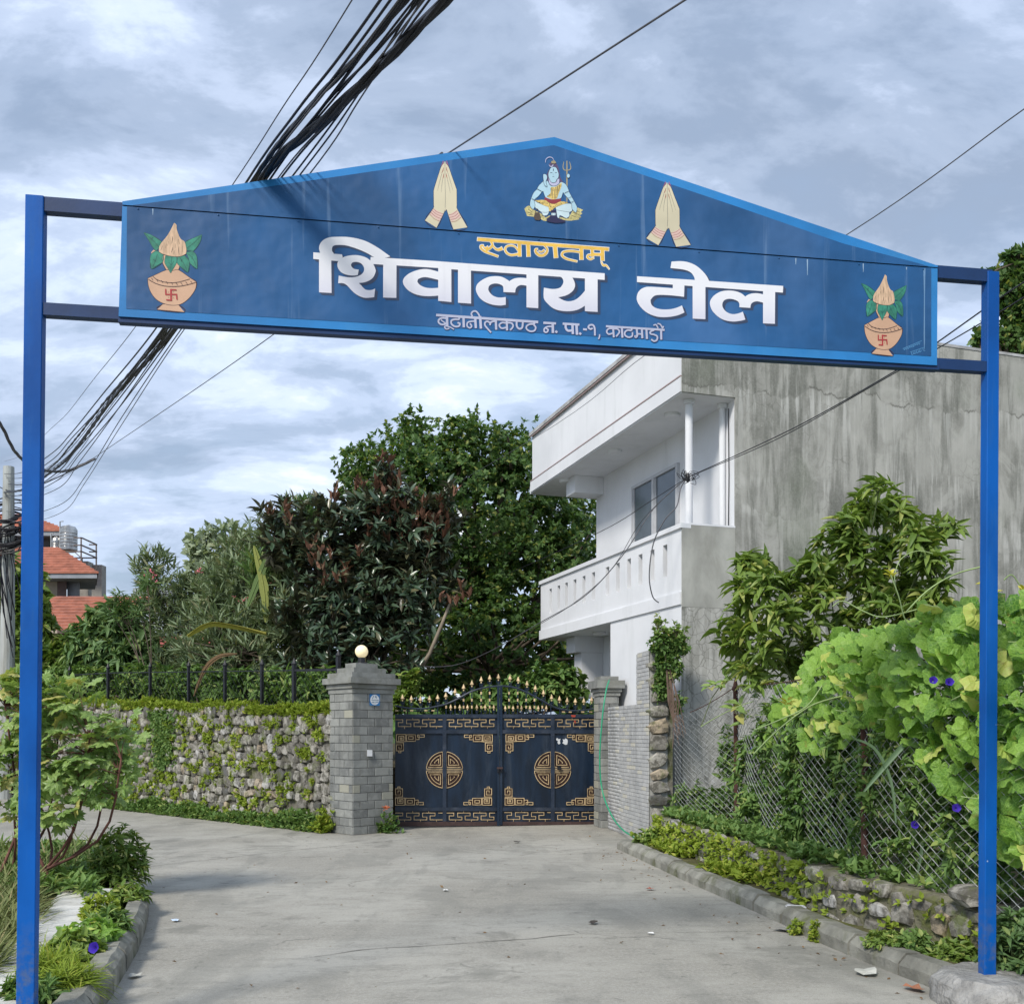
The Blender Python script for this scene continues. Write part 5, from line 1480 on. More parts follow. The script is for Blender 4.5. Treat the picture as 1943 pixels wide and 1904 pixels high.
for i in range(len(fp) - 1):
    a, b = fp[i], fp[i + 1]; L = (b - a).length; sp = .16; k = -0.7
    za, zb = wtop((a - WA).length) + .1, wtop((b - WA).length) + .1
    while k < L:
        for sg in (1, -1):
            x0, x1 = (k, k + .6) if sg > 0 else (k + .6, k)
            z0, z1 = 0, .6
            c0_, c1_ = x0, x1
            t0 = max(0, min(1, (0 - x0) / (x1 - x0) if x1 != x0 else 0)) if x0 < 0 or x1 < 0 else 0
            xx0, xx1 = max(0, min(L, x0)), max(0, min(L, x1))
            if abs(xx1 - xx0) < .02: continue
            zz0 = abs(xx0 - x0); zz1 = .6 - abs(xx1 - x1)
            d = (b - a) / L
            mb.tube([a + d * xx0 + Vector((0, 0, za + zz0)), a + d * xx1 + Vector((0, 0, za + zz1))], .004, 3, False)
        k += sp
obj('wire_mesh', mb, IRON, fence, kind='stuff')

# ------------------------------------------------------------------ low stone wall and chain-link fence on the right
LWT = [(3.55, 5.2), (3.12, 6.80), (2.58, 8.15), (2.36, 10.6), (2.02, 13.4), (1.98, 14.4)]     # front toe
lsw = thing('low_stone_wall', 'knee high mossy stone wall behind the right kerb under the chain link fence', 'wall', (2.58, 8.15, 0))
mb = MB(); P_ = resample(LWT, .45); rows = []
for i, p in enumerate(P_):
    d = (P_[min(i + 1, len(P_) - 1)] - P_[max(i - 1, 0)]).normalized(); nn_ = Vector((d.y, -d.x)); nn_ = nn_ if nn_.x > 0 else -nn_
    j = lambda k=.02: random.uniform(-k, k)
    h = .455 + j(.015)
    rows.append([(p.x + nn_.x * o, p.y + nn_.y * o, z_) for o, z_ in ((.02 + j(.01), .02), (.03 + j(), .2 + j()), (.03 + j(), h - .04), (.07 + j(.01), h), (.24, h + j(.012)), (.42, h - .01), (.50, .3))])
q = 7; fs = []
for i in range(len(rows) - 1):
    for k in range(q - 1): fs.append((i * q + k, i * q + k + 1, (i + 1) * q + k + 1, (i + 1) * q + k))
mb.add([v for r in rows for v in r], fs); mb.f.append(tuple(range(q))); mb.mi.append(0)
obj('wall_core', mb, mat('mossy wall render', (.165, .155, .115), .95, .3, 5, 1, 22, .03, 0, .1, dirt=(.115, .135, .025), dirtamt=.95), lsw)
M4 = []
for zc, hh in ((.10, .17), (.26, .16), (.40, .11)):
    P_ = resample(LWT, .02); i = int(rs.uniform(0, 8))
    while i < len(P_) - 25:
        w = rs.uniform(.13, .30); n_ = int(w / .02); p = P_[i + n_ // 2]; d = (P_[min(i + n_, len(P_) - 1)] - P_[i]).normalized()
        d3 = Vector((d.x, d.y, 0)); nn_ = Vector((d.y, -d.x, 0)); nn_ = nn_ if nn_.x > 0 else -nn_
        if rs.random() < .85:
            M4.append(frame(Vector((p.x, p.y, zc + rs.uniform(-.03, .03))) + nn_ * rs.uniform(.035, .06), -d3, nn_, (0, 0, 1), w * .95, .11, hh * rs.uniform(.7, 1.15)))
        i += n_ + 1
pieces('stone', STONES, M4, RUBBLE2, lsw)
# concrete block footing of the right arch post, rough mortar
mb = MB(); cc = Vector((PR0[0], PR0[1], 0)); n = 16; rings = []
for zz_, k in ((-.03, 1.0), (.06, 1.02), (.13, .93), (.175, .78)):
    rings.append([(cc.x - .02 + math.cos(2 * math.pi * i / n) * .30 * k * (1 + random.uniform(-.06, .06)), cc.y + math.sin(2 * math.pi * i / n) * .40 * k * (1 + random.uniform(-.06, .06)), zz_ + random.uniform(-.012, .012)) for i in range(n)])
vs = [v for r in rings for v in r] + [(cc.x, cc.y, .18)]
fs = [(r * n + i, r * n + (i + 1) % n, (r + 1) * n + (i + 1) % n, (r + 1) * n + i) for r in range(3) for i in range(n)] + [(3 * n + i, 3 * n + (i + 1) % n, 4 * n) for i in range(n)]
mb.add(vs, fs)
obj('concrete_footing', mb, mat('rough mortar', (.36, .35, .33), .95, .25, 9, 1, 26, .035, 0, .1, dirt=(.14, .14, .12), dirtamt=.7), arch)
bo = at(1845, 1695, 6.9)
mb = MB()
t_ = stone_t(31, 9); mb.add([(bo.x + v[0] * .24, bo.y + v[1] * .2, .47 + (v[2] + .25) * .16) for v in t_[0]], [tuple(f) for f in t_[1]])
obj('boulder', mb, RUBBLE, None, label='pale loose boulder on the low wall beside the right blue post', cat='stone', org=(bo.x, bo.y, .45))

clf = thing('chain_link_fence', 'chain link fence on rusty posts along the low mossy wall', 'fence', (2.92, 8.6, .45))
FPT = [Vector((2.30, 14.5, 0)), Vector((2.75, 12.6, 0)), Vector((2.95, 8.6, 0)), Vector((3.30, 5.0, 0)), Vector((3.6, 2.2, 0))]
for p in FPT[1:]:
    mb = MB(); mb.tube([p + Vector((.0, 0, .4)), p + Vector((0, 0, 1.3)), p + Vector((-.01, 0, 2.12))], .030, 8)
    mb.lathe(p + Vector((-.01, 0, 2.12)), [(.040, 0), (.045, .03), (.03, .06), (.015, .13), (.002, .17)], 8)
    obj('post', mb, RUST, clf)
def fpt(s, h):
    L = 0
    for i in range(len(FPT) - 1):
        l = (FPT[i + 1] - FPT[i]).length
        if s <= L + l or i == len(FPT) - 2:
            u = (s - L) / l; p = FPT[i].lerp(FPT[i + 1], u); break
        L += l
    sag = .10 * math.sin(math.pi * min(max(u, 0), 1)) * math.sin(math.pi * (h - .4) / 1.8)
    top = 1.0
    if i == 0: top = .80 + .2 * u
    hh = .42 + (h - .42) * top
    wv = .014 * math.sin(s * 2.1 + h * 1.3) + .006 * math.sin(s * 5 + h * 4)
    return Vector((p.x - sag - wv, p.y + .03 * math.sin(h * 4 + s * 3), hh - .04 * math.sin(math.pi * u) * (h > 1.9)))
FL = sum((FPT[i + 1] - FPT[i]).length for i in range(len(FPT) - 1))
cell = .085; mb = MB(); k = 0; s = 0.05
while s < FL - .1:
    pts = []; h = .44; j = 0
    while h <= 2.20:
        pts.append(fpt(s + (cell / 2 if (j + k) % 2 else -cell / 2) * .96, h)); h += cell * .5; j += 1
    # links: alternate chains mirror one another, so neighbours touch and form diamonds
    mb.tube(pts, .0034, 3, False)
    s += cell; k += 1
obj('wire_mesh', mb, WIREM, clf, kind='stuff')
mb = MB(); mb.tube([fpt(.5 + i * (FL - .8) / 50, 2.17) for i in range(51)], .006, 5); obj('top_wire', mb, RUST, clf)

# ------------------------------------------------------------------ utility pole and cables
PX, PY = at(12, 900, 25).x, 25.0
pole = thing('utility_pole', 'grey concrete utility pole at the left edge wrapped in cable coils', 'utility pole', (PX, PY, 0))
mb = MB(); mb.tube([(PX - .05, PY, 0), (PX + .03, PY, 4), (PX + .06, PY, 8.07)], [.20, .165, .125], 16); obj('pole_shaft', mb, mat('pole concrete', (.36, .38, .37), .85, .2, 2, .3, 40, dirt=(.24, .22, .17), dirtamt=.6, stretch=(3, 3, .4)), pole)
mb = MB(); rp = random.Random(3)
for i in range(26):
    r0 = rp.uniform(.2, .75); zc = rp.uniform(6.1, 7.0); pts = []
    ax = rp.uniform(-.3, .3); ph = rp.uniform(0, 6)
    for j in range(14):
        a = j / 13 * 2 * math.pi * rp.uniform(.7, 1.0) + ph
        pts.append((PX + .04 + math.cos(a) * r0 * rp.uniform(.9, 1.1), PY - .1 + math.sin(a) * .28, zc + math.sin(a + ax) * r0 * .55))
    mb.tube([tuple(p) for p in catmull(pts, 2)], rp.uniform(.010, .022), 4, False)
for i in range(10):
    x = PX + rp.uniform(-.1, .2); z0 = rp.uniform(5.8, 6.6)
    mb.tube([(x, PY - .2, z0), (x + rp.uniform(-.2, .3), PY - .3, z0 - rp.uniform(.5, 1.4)), (x + rp.uniform(0, .35), PY - .25, z0 - rp.uniform(1.5, 2.9))], .012, 4, False)
obj('cable_coil', mb, BLACKC, pole)
mb = MB(); mb.obox((PX - .30, PY - .15, 5.0), (.14, 0, 0), (0, .12, 0), (0, 0, .32)); obj('junction_box', mb, IRON, pole)

def cable(pts, r, m, label, group='cables overhead', n=6, twist=0, name='overhead_cable', cat='cable'):
    P = [Vector(p) for p in catmull([tuple(p) for p in pts], 8)]
    mb = MB()
    if twist:
        for t_ in range(3):
            Q = []
            LL = 0
            for i, p in enumerate(P):
                if i: LL += (P[i] - P[i - 1]).length
                a = LL * twist + t_ * 2.094
                Q.append(p + Vector((math.cos(a), 0, math.sin(a))) * r * .55)
            mb.tube(Q, r * .62, 5)
    else: mb.tube(P, r, n)
    return obj(name, mb, m, None, label=label, cat=cat, group=group, smooth=True, org=P[0])
KZ = [(3.8, 0), (5.47, 348), (7.55, 613), (15.2, 880)]
def bundle(xs, r, m, label, ys=(0, 0, 0, 0), end=(0, 0), wig=.0, twist=0, dz=0):
    pts = []
    for (Z_, y), x, dy in zip(KZ, xs, ys): pts.append(at(x, y + dy, Z_ + dz * Z_ / 15))
    first = pts[0] + (pts[0] - pts[1]) * 1.5 + Vector((0, 0, .12))
    e = at(PX * 0 + 14, 925, 25) + Vector((end[0], -.15, end[1]))
    m1 = pts[0].lerp(pts[1], .5) + Vector((rp.uniform(-wig, wig), 0, rp.uniform(-wig, wig)))
    m2 = pts[2].lerp(pts[3], .35) + Vector((rp.uniform(-wig, wig), 0, rp.uniform(-wig, wig) - .02))
    m3 = pts[2].lerp(pts[3], .7) + Vector((rp.uniform(-wig, wig), 0, rp.uniform(-wig, wig) - .05))
    m4 = pts[3].lerp(e, .5) + Vector((0, 0, -.12))
    return cable([first, pts[0], m1, pts[1], pts[2], m2, m3, pts[3], m4, e], r, m, label, twist=twist)
bundle((668, 443, 262, 100), .0030, GREYC, 'leftmost lone thin wire running apart from the overhead bundle', (0, 0, 0, -70), (0, .6))
bundle((722, 466, 303, 98), .0065, BLACKC, 'second wire from the left in the overhead bundle', (0, 0, 0, -20), (0, .3), .02)
bundle((741, 474, 316, 99), .0060, BLACKC, 'third wire from the left in the overhead bundle', (0, 0, 0, -8), (.05, .2), .02)
bundle((757, 486, 322, 100), .0045, GREYC, 'thin grey wire touching the left side of the thick left cable', (0, 0, 0, 0), (.1, .1), .03)
bundle((770, 478, 326, 98), .013, BLACKC, 'thick black cable on the left side of the overhead bundle', (0, 0, 0, 5), (.1, .05), .02, 9)
bundle((786, 500, 331, 100), .0050, BLACKC, 'first thin wire right of the thick left cable in the bundle', (0, 0, 0, 8), (.1, .0), .03)
bundle((796, 507, 332, 104), .0060, BLACKC, 'second thin wire right of the thick left cable in the bundle', (0, 0, 0, 12), (.05, -.1), .03)
bundle((805, 520, 337, 108), .0040, GREYC, 'thin grey wire in the middle of the overhead bundle', (0, 0, 0, 22), (.05, -.1), .03)
bundle((846, 492, 341, 112), .021, BLACKC, 'heaviest twisted black cable on the right side of the overhead bundle', (0, 0, 0, 4), (.0, -.15), .05, 6)
bundle((835, 530, 344, 110), .0055, BLACKC, 'thin wire hugging the heaviest twisted cable of the bundle', (0, -6, 0, 30), (.0, -.2), .02)
bundle((815, 552, 338, 112), .0050, BLACKC, 'thin wire just right of the heaviest twisted cable below the board', (0, -10, 0, 45), (.0, -.25), .02)
bundle((760, 497, 320, 106), .0075, BLACKC, 'medium black wire woven through the middle of the overhead bundle', (0, 0, 0, 18), (.0, -.25), .03)
bundle((790, 566, 352, 118), .0045, BLACKC, 'last but one loose thin wire on the right of the bundle', (0, -12, 0, 75), (.05, -.6), .02)
bundle((800, 586, 358, 120), .0040, GREYC, 'rightmost loose thin wire of the overhead bundle', (0, -16, 0, 90), (.05, -.8), .02)
# lone wire over the left pair of painted hands
_a, _b = at(1300, 0, 3.9), at(850, 291, 5.58)
cable([_a + (_a - _b) * .8, _a + (_a - _b) * .4, _a, _a.lerp(_b, .33), _a.lerp(_b, .67), _b, _a.lerp(_b, 1.12), at(640, 520, 7.4), at(525, 630, 8.6), at(232, 832, 14), at(120, 905, 20), at(20, 960, 26)], .0042, GREYC, 'lone thin wire meeting the sign board above the left painted hands', group=None)
cable([at(2060, 130, 5.2), at(1943, 207, 5.5), at(1607, 445, 7.0), at(1232, 668, 11), at(1010, 833, 17), at(700, 1010, 34)], .0035, GREYC, 'lone thin wire crossing the sky at the upper right', group=None)
JX, JY, JZ = 1305, 905, 15.3
jp = at(JX, JY, JZ)
cable([at(1990, 508, 7.0), at(1908, 558, 7.5), at(1779, 649, 8.6), at(1700, 703, 9.5), at(1500, 815, 12), jp], .0060, BLACKC, 'upper of two black wires sagging across the cement side wall', group='wires across the cement wall')
cable([at(1990, 535, 7.1), at(1900, 590, 7.6), at(1779, 661, 8.7), at(1690, 712, 9.7), at(1480, 830, 12.2), at(1330, 895, 14.9), jp], .0050, BLACKC, 'lower of two black wires sagging across the cement side wall', group='wires across the cement wall')
cable([jp, at(1235, 950, 15.8), at(1140, 1008, 17), at(960, 1090, 21)], .0055, BLACKC, 'black wire running left from the knot toward the trees', group='wires left of the knot')
cable([jp, at(1240, 965, 15.5), at(1180, 1055, 15.4), at(1110, 1130, 16.0), at(1026, 1180, 17), at(930, 1235, 18.5), at(860, 1262, 20), at(795, 1264, 21)], .0075, GREYC, 'grey wire dropping from the knot past the balcony to the magnolia', group='wires left of the knot')
cable([jp, at(1220, 985, 15.4), at(1160, 1080, 15.5), at(1090, 1143, 16.4), at(1026, 1183, 17.1)], .0045, BLACKC, 'short black wire from the knot down along the balcony slots', group='wires left of the knot')
cable([jp, at(1292, 925, 15.25), at(1284, 960, 15.2), at(1262, 985, 15.2), at(1240, 1030, 15.25), at(1232, 1090, 15.25), at(1238, 1130, 15.3), at(1250, 1143, 15.3)], .009, GREYC, 'loose cable end hanging in front of the balcony slots', group='wires left of the knot')
mb = MB()
for i in range(16):
    a = rp.uniform(0, 6.28); L_ = rp.uniform(.06, .30) ** 1.3; q_ = jp + Vector((math.cos(a) * L_, rp.uniform(-.08, .05), math.sin(a) * L_ * .9))
    m_ = jp + Vector((math.cos(a + .8) * L_ * .6, rp.uniform(-.08, .05), math.sin(a + .8) * L_ * .6))
    mb.tube([tuple(v) for v in catmull([tuple(jp), tuple(m_), tuple(q_), tuple(jp + (q_ - jp) * .3 + Vector((0, -.02, -.06)))], 3)], .0045, 4, False)
mb.lathe(jp + Vector((0, 0, -.08)), [(.01, 0), (.03, .03), (.035, .08), (.02, .14)], 8)
obj('wire_knot', mb, BLACKC, None, label='tangled black wire knot in front of the white balcony column', cat='wires', org=jp)
mb = MB()
Q = [at(-40, 760, 12), at(0, 803, 12.5), at(30, 858, 13), at(70, 888, 14), at(125, 893, 15.2), at(180, 870, 15.3)]
cable(Q, .020, GREYC, 'short twisted grey cable sagging in from the left edge', group=None, twist=10)
cable([at(-30, 905, 25), at(14, 930, 24.8), at(60, 925, 22), at(110, 905, 19), at(150, 885, 16)], .012, BLACKC, 'slack cable leaving the utility pole toward the bundle', group=None)

# ------------------------------------------------------------------ houses at the left, far behind
HYd = 45.0
def hipped(name, x0, x1, y0, y1, ze, zr, over, parent, rows=11, yd0=None):
    """hip roof stepped in courses; eave rectangle x0..x1, y0..y1"""
    mb = MB(); w = (y1 - y0) / 2; ins = min(w, (x1 - x0) / 2 - .05)
    for k in range(rows):
        u0, u1 = k / rows, (k + 1) / rows
        z0 = ze + (zr - ze) * u0; z1 = ze + (zr - ze) * u1
        r0 = (x0 + ins * u0, x1 - ins * u0, y0 + w * u0, y1 - w * u0); r1 = (x0 + ins * u1, x1 - ins * u1, y0 + w * u1, y1 - w * u1)
        lift = .05
        A = [(r0[0], r0[2], z0 + lift), (r0[1], r0[2], z0 + lift), (r0[1], r0[3], z0 + lift), (r0[0], r0[3], z0 + lift)]
        B = [(r1[0], r1[2], z1), (r1[1], r1[2], z1), (r1[1], r1[3], z1), (r1[0], r1[3], z1)]
        Cc = [(a[0], a[1], a[2] - lift * 1.6) for a in A]
        fs = []
        for i in range(4):
            j = (i + 1) % 4
            fs += [(i, j, 4 + j, 4 + i), (8 + i, 8 + j, j, i)]
        mb.add(A + B + Cc, fs)
    return obj(name, mb, TILE, parent)
vill = thing('red_roof_house', 'house with stacked red tiled hip roofs behind the left blue post', 'house', at(60, 1200, HYd))
def X_(x, Y=HYd): return (x - CX) / FPX * Y
def H_(y, Y=HYd): return EYE + (HY - y) / FPX * Y
ze1 = H_(1006); hipped('roof', X_(-140, 47), X_(131), 45, 49, ze1, ze1 + 1.15, 0, vill, 12)
mb = MB(); mb.box(X_(-140, 47) + .05, X_(131) - .05, 45.05, 48.9, ze1 - .22, ze1 - .02); obj('eave_board', mb, GREYW, vill)
mb = MB(); mb.box(X_(-120, 47), X_(92), 45.6, 48.8, H_(1090), ze1 - .22); obj('wall', mb, mat('dim wall', (.13, .12, .12), .9, .2, 2, .1), vill)
ze2 = H_(1086, 42); hipped('roof', X_(-90, 42), X_(187, 42), 42, 45.4, ze2, ze2 + 1.35, 0, vill, 10)
mb = MB(); mb.box(X_(-90, 42) + .05, X_(187, 42) - .06, 42.05, 45.3, ze2 - .22, ze2 - .02); obj('eave_board', mb, GREYW, vill)
mb = MB(); mb.box(X_(-60, 43), X_(130, 43), 43, 45.2, 0, ze2 - .22); obj('wall', mb, CREAM, vill)
mb = MB(); mb.box(X_(128, 43), X_(146, 43), 42.9, 43.1, 0, ze2 - .22); obj('shutter', mb, mat('dark shutter', (.12, .08, .075), .7), vill)
mb = MB(); mb.box(X_(147, 43), X_(171, 43), 43.2, 45.2, 0, ze2 - .22); obj('wall', mb, GREYW, vill)
mb = MB(); mb.box(X_(174, 46), X_(193, 46), 46, 46.5, 0, H_(1071, 46)); mb.box(X_(150, 47), X_(174, 47), 46.6, 47.2, 0, H_(1067, 47)); obj('stair_box', mb, mat('box concrete', (.33, .31, .28), .9, .2, 1.5, .2, 20, dirt=(.2, .19, .17)), vill)
for x0, x1 in ((20, 40), (60, 80)):
    mb = MB(); mb.box(X_(x0, 46.1), X_(x1, 46.1), 46.1, 46.2, H_(1048), H_(1030)); obj('window', mb, GLASS, vill)
for o_ in vill.children:      # the house stands turned: its far corners lie further left
    if o_.name.startswith('stair_box'): continue
    pv = 45 if o_.data.materials[0].name == 'dim wall' or min(v_.co.y for v_ in o_.data.vertices) + HYd > 44.9 else 42
    for v_ in o_.data.vertices: v_.co.x -= (v_.co.y + HYd - pv) * .43
low = thing('red_roof_annex', 'low annex with a red tiled roof partly hidden by bushes behind the left fence', 'annex', at(130, 1190, 34))
ze3 = H_(1193, 34); zr3 = H_(1128, 37)
mb = MB(); rows = 11
for k in range(rows):
    u0, u1 = k / rows, (k + 1) / rows
    y0, y1 = 34 + 3.4 * u0, 34 + 3.4 * u1; z0, z1 = ze3 + (zr3 - ze3) * u0, ze3 + (zr3 - ze3) * u1
    xl, xr = X_(-60, 36), X_(225, 34)
    mb.add([(xl, y0, z0 + .05), (xr, y0, z0 + .05), (xr, y1, z1), (xl, y1, z1), (xl, y0, z0 - .03), (xr, y0, z0 - .03)], [(0, 1, 2, 3), (4, 5, 1, 0)])
obj('roof', mb, TILE, low)
mb = MB(); mb.box(X_(-60, 36), X_(222, 34), 34.4, 40, 0, ze3 - .1); obj('wall', mb, mat('annex wall', (.12, .06, .05), .9), low)
shed = thing('red_shed', 'small red shed roof glimpsed between the bushes right of the oleander', 'shed', at(360, 1230, 27))
mb = MB(); mb.add([at(300, 1236, 27), at(415, 1236, 27), at(430, 1205, 29), at(300, 1205, 29)], [(0, 1, 2, 3)]); mb.box(X_(300, 27), X_(410, 27), 27.1, 28.9, 1, H_(1240, 27)); obj('roof', mb, mat('red sheet', (.30, .06, .04), .7, .2, 3), shed)
fb = thing('grey_building', 'plain pale grey building corner far behind the oleander', 'building', at(265, 1150, 60))
mb = MB(); mb.box(X_(252, 60), X_(330, 60), 60, 66, 0, H_(1115, 60)); obj('wall', mb, mat('pale far wall', (.36, .40, .42), .9), fb)
# steel water tanks on a frame
tk = thing('tank_stand', 'angle iron stand holding two steel water tanks on the house roof', 'stand', at(125, 1070, 44))
def tankpt(x, y, Y=44): return at(x, y, Y)
mb = MB()
for x in (96, 126, 154):
    for Y in (44, 45.6): mb.bar((X_(x, 44), Y, H_(1070, 44)), (X_(x, 44), Y, H_(1019, 44) if x > 150 else H_(1046, 44)), .05, .05)
obj('legs_frame', mb, mat('stand iron', (.16, .13, .12), .7), tk)
mb = MB()
for y in (1046, 1034, 1020):
    x0 = 96 if y == 1046 else 140
    for Y in (44, 45.6): mb.bar((X_(x0, 44), Y, H_(y, 44)), (X_(155, 44), Y, H_(y, 44)), .05, .05)
    mb.bar((X_(155, 44), 44, H_(y, 44)), (X_(155, 44), 45.6, H_(y, 44)), .05, .05)
for i in range(4):
    x = 96 + i * 15; mb.bar((X_(x, 44), 44, H_(1046, 44)), (X_(x + 15, 44), 44, H_(1060, 44)), .035, .035)
obj('brace', mb, bpy.data.materials['stand iron'], tk)
def tank(x, ytop, ybot, w, label):
    c = at(x, ybot, 44.8); h = (ybot - ytop) / FPX * 44.8; r = w / 2 / FPX * 44.8
    pr = [(.001, 0), (r * .9, 0), (r, .05)]
    for i in range(1, 6): z_ = .05 + (h - .3) * i / 6; pr += [(r, z_ - .02), (r * .965, z_), (r, z_ + .02)]
    pr += [(r, h - .2), (r * .8, h - .08), (r * .25, h - .02), (r * .22, h), (.001, h)]
    t = thing('water_tank', label, 'water tank', c, 'steel water tanks')
    mb = MB(); mb.lathe(c, pr, 22); obj('tank_body', mb, STEEL, t, smooth=False)
    mb = MB(); mb.tube([c + Vector((-r * .7, -r * .7, 0)), c + Vector((-r * .7, -r * .7, h + .1)), c + Vector((-r * .3, -r * .7, h + .12))], .03, 5); obj('pipe', mb, STEEL, t)
tank(130, 996, 1046, 32, 'taller steel water tank on the stand')
tank(108, 1018, 1046, 22, 'shorter steel water tank left of the tall one, beneath the eave')

# ------------------------------------------------------------------ planting
def E(x, y, Y, rx, ry, k=1.0):       # measured blob -> ellipsoid (centre, radii)
    c = at(x, y, Y); sx = rx / FPX * Y; sz = ry / FPX * Y
    return (tuple(c), (sx, (sx + sz) / 2 * k, sz))
def ES(Y, *L, k=1.0): return [E(x, y, Y + (dy if len(r) else 0), rx, ry, k) for (x, y, rx, ry, *r) in L for dy in [r[0] if r else 0]]
def plant(name, label, cat, base, ell, n, per, tm, size, m, seed, bark=BARK, trunk=None, nb=40, r0=.05, tr=.08, shell=.35, up=.5, open_=(.6, 1.35), droop=.25, rough=.22, group=None, keep=None, leafname='leaf', nobj=0, extra=None, branch_r=None):
    t = thing(name, label, cat, base, group)
    P, U = tips_in(ell, n, shell, rough, seed)
    if keep is not None:
        k = keep(P); P, U = P[k], U[k]
    T = sway(U, up, .35, seed)
    b = Vector(base); roots = []
    cen = [Vector(e[0]) for e in ell]; mb = MB()
    for i, c in enumerate(cen):
        d = c - b; mid = b + Vector((d.x * .35, d.y * .35, d.z * .55)) + Vector((random.uniform(-.1, .1), 0, 0)) * d.length * .3
        pts = catmull([tuple(b + Vector((random.uniform(-1, 1) * tr, random.uniform(-1, 1) * tr, 0))), tuple(mid), tuple(c + Vector((0, 0, -ell[i][1][2] * .15)))], 4)
        mb.tube(pts, [tr * (1 - .7 * j / len(pts)) for j in range(len(pts))], 7)
        roots += [tuple(p) for p in pts[3:]] + [tuple(c)]
    obj('trunk' if cat == 'tree' else 'stem', mb, bark, t, smooth=True)
    mb = twigs(roots, P, r0, max(.003, r0 * .25), min(nb, len(P)), seed)
    if mb.v: obj('branches', mb, bark, t, smooth=True, kind='stuff')
    M = whorls(P, T, per, size, seed, open_, droop)
    kinds = RNG.integers(0, len(tm), len(M))
    if nobj:
        pieces(leafname, tm, M, m, t, nobj, kinds, restname='foliage')
    else:
        joined('crown' if cat == 'tree' else 'foliage', [(tm[k], M[kinds == k]) for k in range(len(tm))], m, t)
    return t
G0 = .9   # level of the garden behind the rubble wall
# big dark tree behind the gate
big = ES(27, (880, 1000, 225, 170), (760, 950, 110, 95, -1), (985, 960, 130, 130, .5), (870, 870, 120, 75), (800, 1150, 170, 150), (1010, 1140, 150, 160), (930, 1260, 190, 110, -1.5), (1085, 1030, 70, 80, 1.5), (1075, 1250, 90, 110, 1), (690, 900, 60, 50, 0), (780, 850, 45, 65), (870, 850, 40, 60), (960, 880, 45, 70, 0), k=.9)
t = plant('evergreen_tree', 'tall dark evergreen tree rising behind the navy gate', 'tree', at(930, 1390, 28) * 1, big, 8600, 11, TINY, .135, L_DARK, 21, nb=160, r0=.06, tr=.22, shell=.74, up=.15, droop=.5, rough=.26)
# upright sprigs on the skyline of that tree
P = []; T = []
rs2 = random.Random(9)
for (x, y, h) in ((782, 815, 48), (798, 850, 40), (745, 830, 30), (885, 830, 42), (862, 860, 26), (945, 850, 24), (963, 858, 40), (990, 860, 42), (1000, 870, 30), (725, 870, 30), (655, 875, 24), (680, 865, 28), (815, 860, 30), (915, 868, 26), (1120, 960, 20), (1095, 950, 20), (842, 850, 22), (700, 850, 26)):
    n = 34
    lean = rs2.uniform(-.35, .35)
    for i in range(n):
        u = i / n; w = 16 * (1 - u) + 2
        P.append(at(x + lean * h * u + rs2.uniform(-w, w), y + 34 - u * (h + 34), 27 + rs2.uniform(-.6, .6))); T.append((lean, rs2.uniform(-.3, .3), 1))
M = whorls(np.array([tuple(p) for p in P]), unit(np.array(T, float)), 6, .125, 4)
joined('sprigs', [(TINY[0], M)], L_DARK, t)
# magnolia with rusty leaf backs
mag = ES(21.5, (735, 985, 105, 80), (660, 1010, 95, 90), (800, 1000, 80, 80), (600, 1060, 85, 80), (720, 1120, 130, 110), (640, 1180, 120, 100), (790, 1110, 70, 110), (700, 1250, 110, 70, -.4), (610, 1270, 90, 60), (545, 975, 50, 40), (520, 1020, 40, 45), (735, 905, 34, 36), (850, 950, 25, 45), k=.8)
mag = [(c_, (r_[0] * .92, r_[1] * .92, r_[2] * .92)) for c_, r_ in mag]
t = plant('magnolia_tree', 'magnolia with glossy dark leaves and rusty brown leaf undersides behind the left pillar', 'tree', at(690, 1400, 22), mag, 1150, 11, [leaf_t(.34, .3, .15, 3), leaf_t(.30, .3, .3, 3)], .25, L_MAG, 31, nb=220, r0=.03, tr=.10, shell=.5, up=.9, open_=(.35, 1.2), droop=.15, rough=.32)
brs = ES(21.2, (735, 900, 30, 36), (690, 925, 30, 24), (640, 950, 40, 30), (760, 950, 90, 40), (625, 965, 30, 40), (850, 960, 25, 40), (500, 955, 14, 14), (545, 975, 45, 22), (830, 1000, 40, 30), (760, 1010, 60, 30), (690, 990, 70, 30), k=.6)
P, U = tips_in(brs, 95, .4, .3, 5)
P2, U2 = tips_in(ES(20.7, (862, 1130, 30, 22), (885, 1115, 22, 24), (840, 1140, 20, 20), (590, 1050, 40, 30), (640, 1080, 60, 40), k=.5), 22, .3, .1, 6)
P = np.concatenate([P, P2]); U = np.concatenate([U, U2])
L_RUST = leafmat('rusty leaf back', (.12, .055, .035), (.22, .11, .065), (.10, .10, .06), .7, .12)
M = whorls(P, sway(U * .3, 1.5, .25, 3), 7, .20, 8, (.15, .75), 0)
joined('brown_leaf_tufts', [(leaf_t(.34, .3, .1, 3), M)], L_RUST, t)
mb = MB()
mb.tube([at(790, 1280, 21), at(815, 1240, 20.9), at(838, 1185, 20.8), at(855, 1140, 20.8)], [.05, .04, .035, .02], 6)
obj('branch', mb, mat('pale bark', (.24, .20, .15), .9), t, smooth=True)

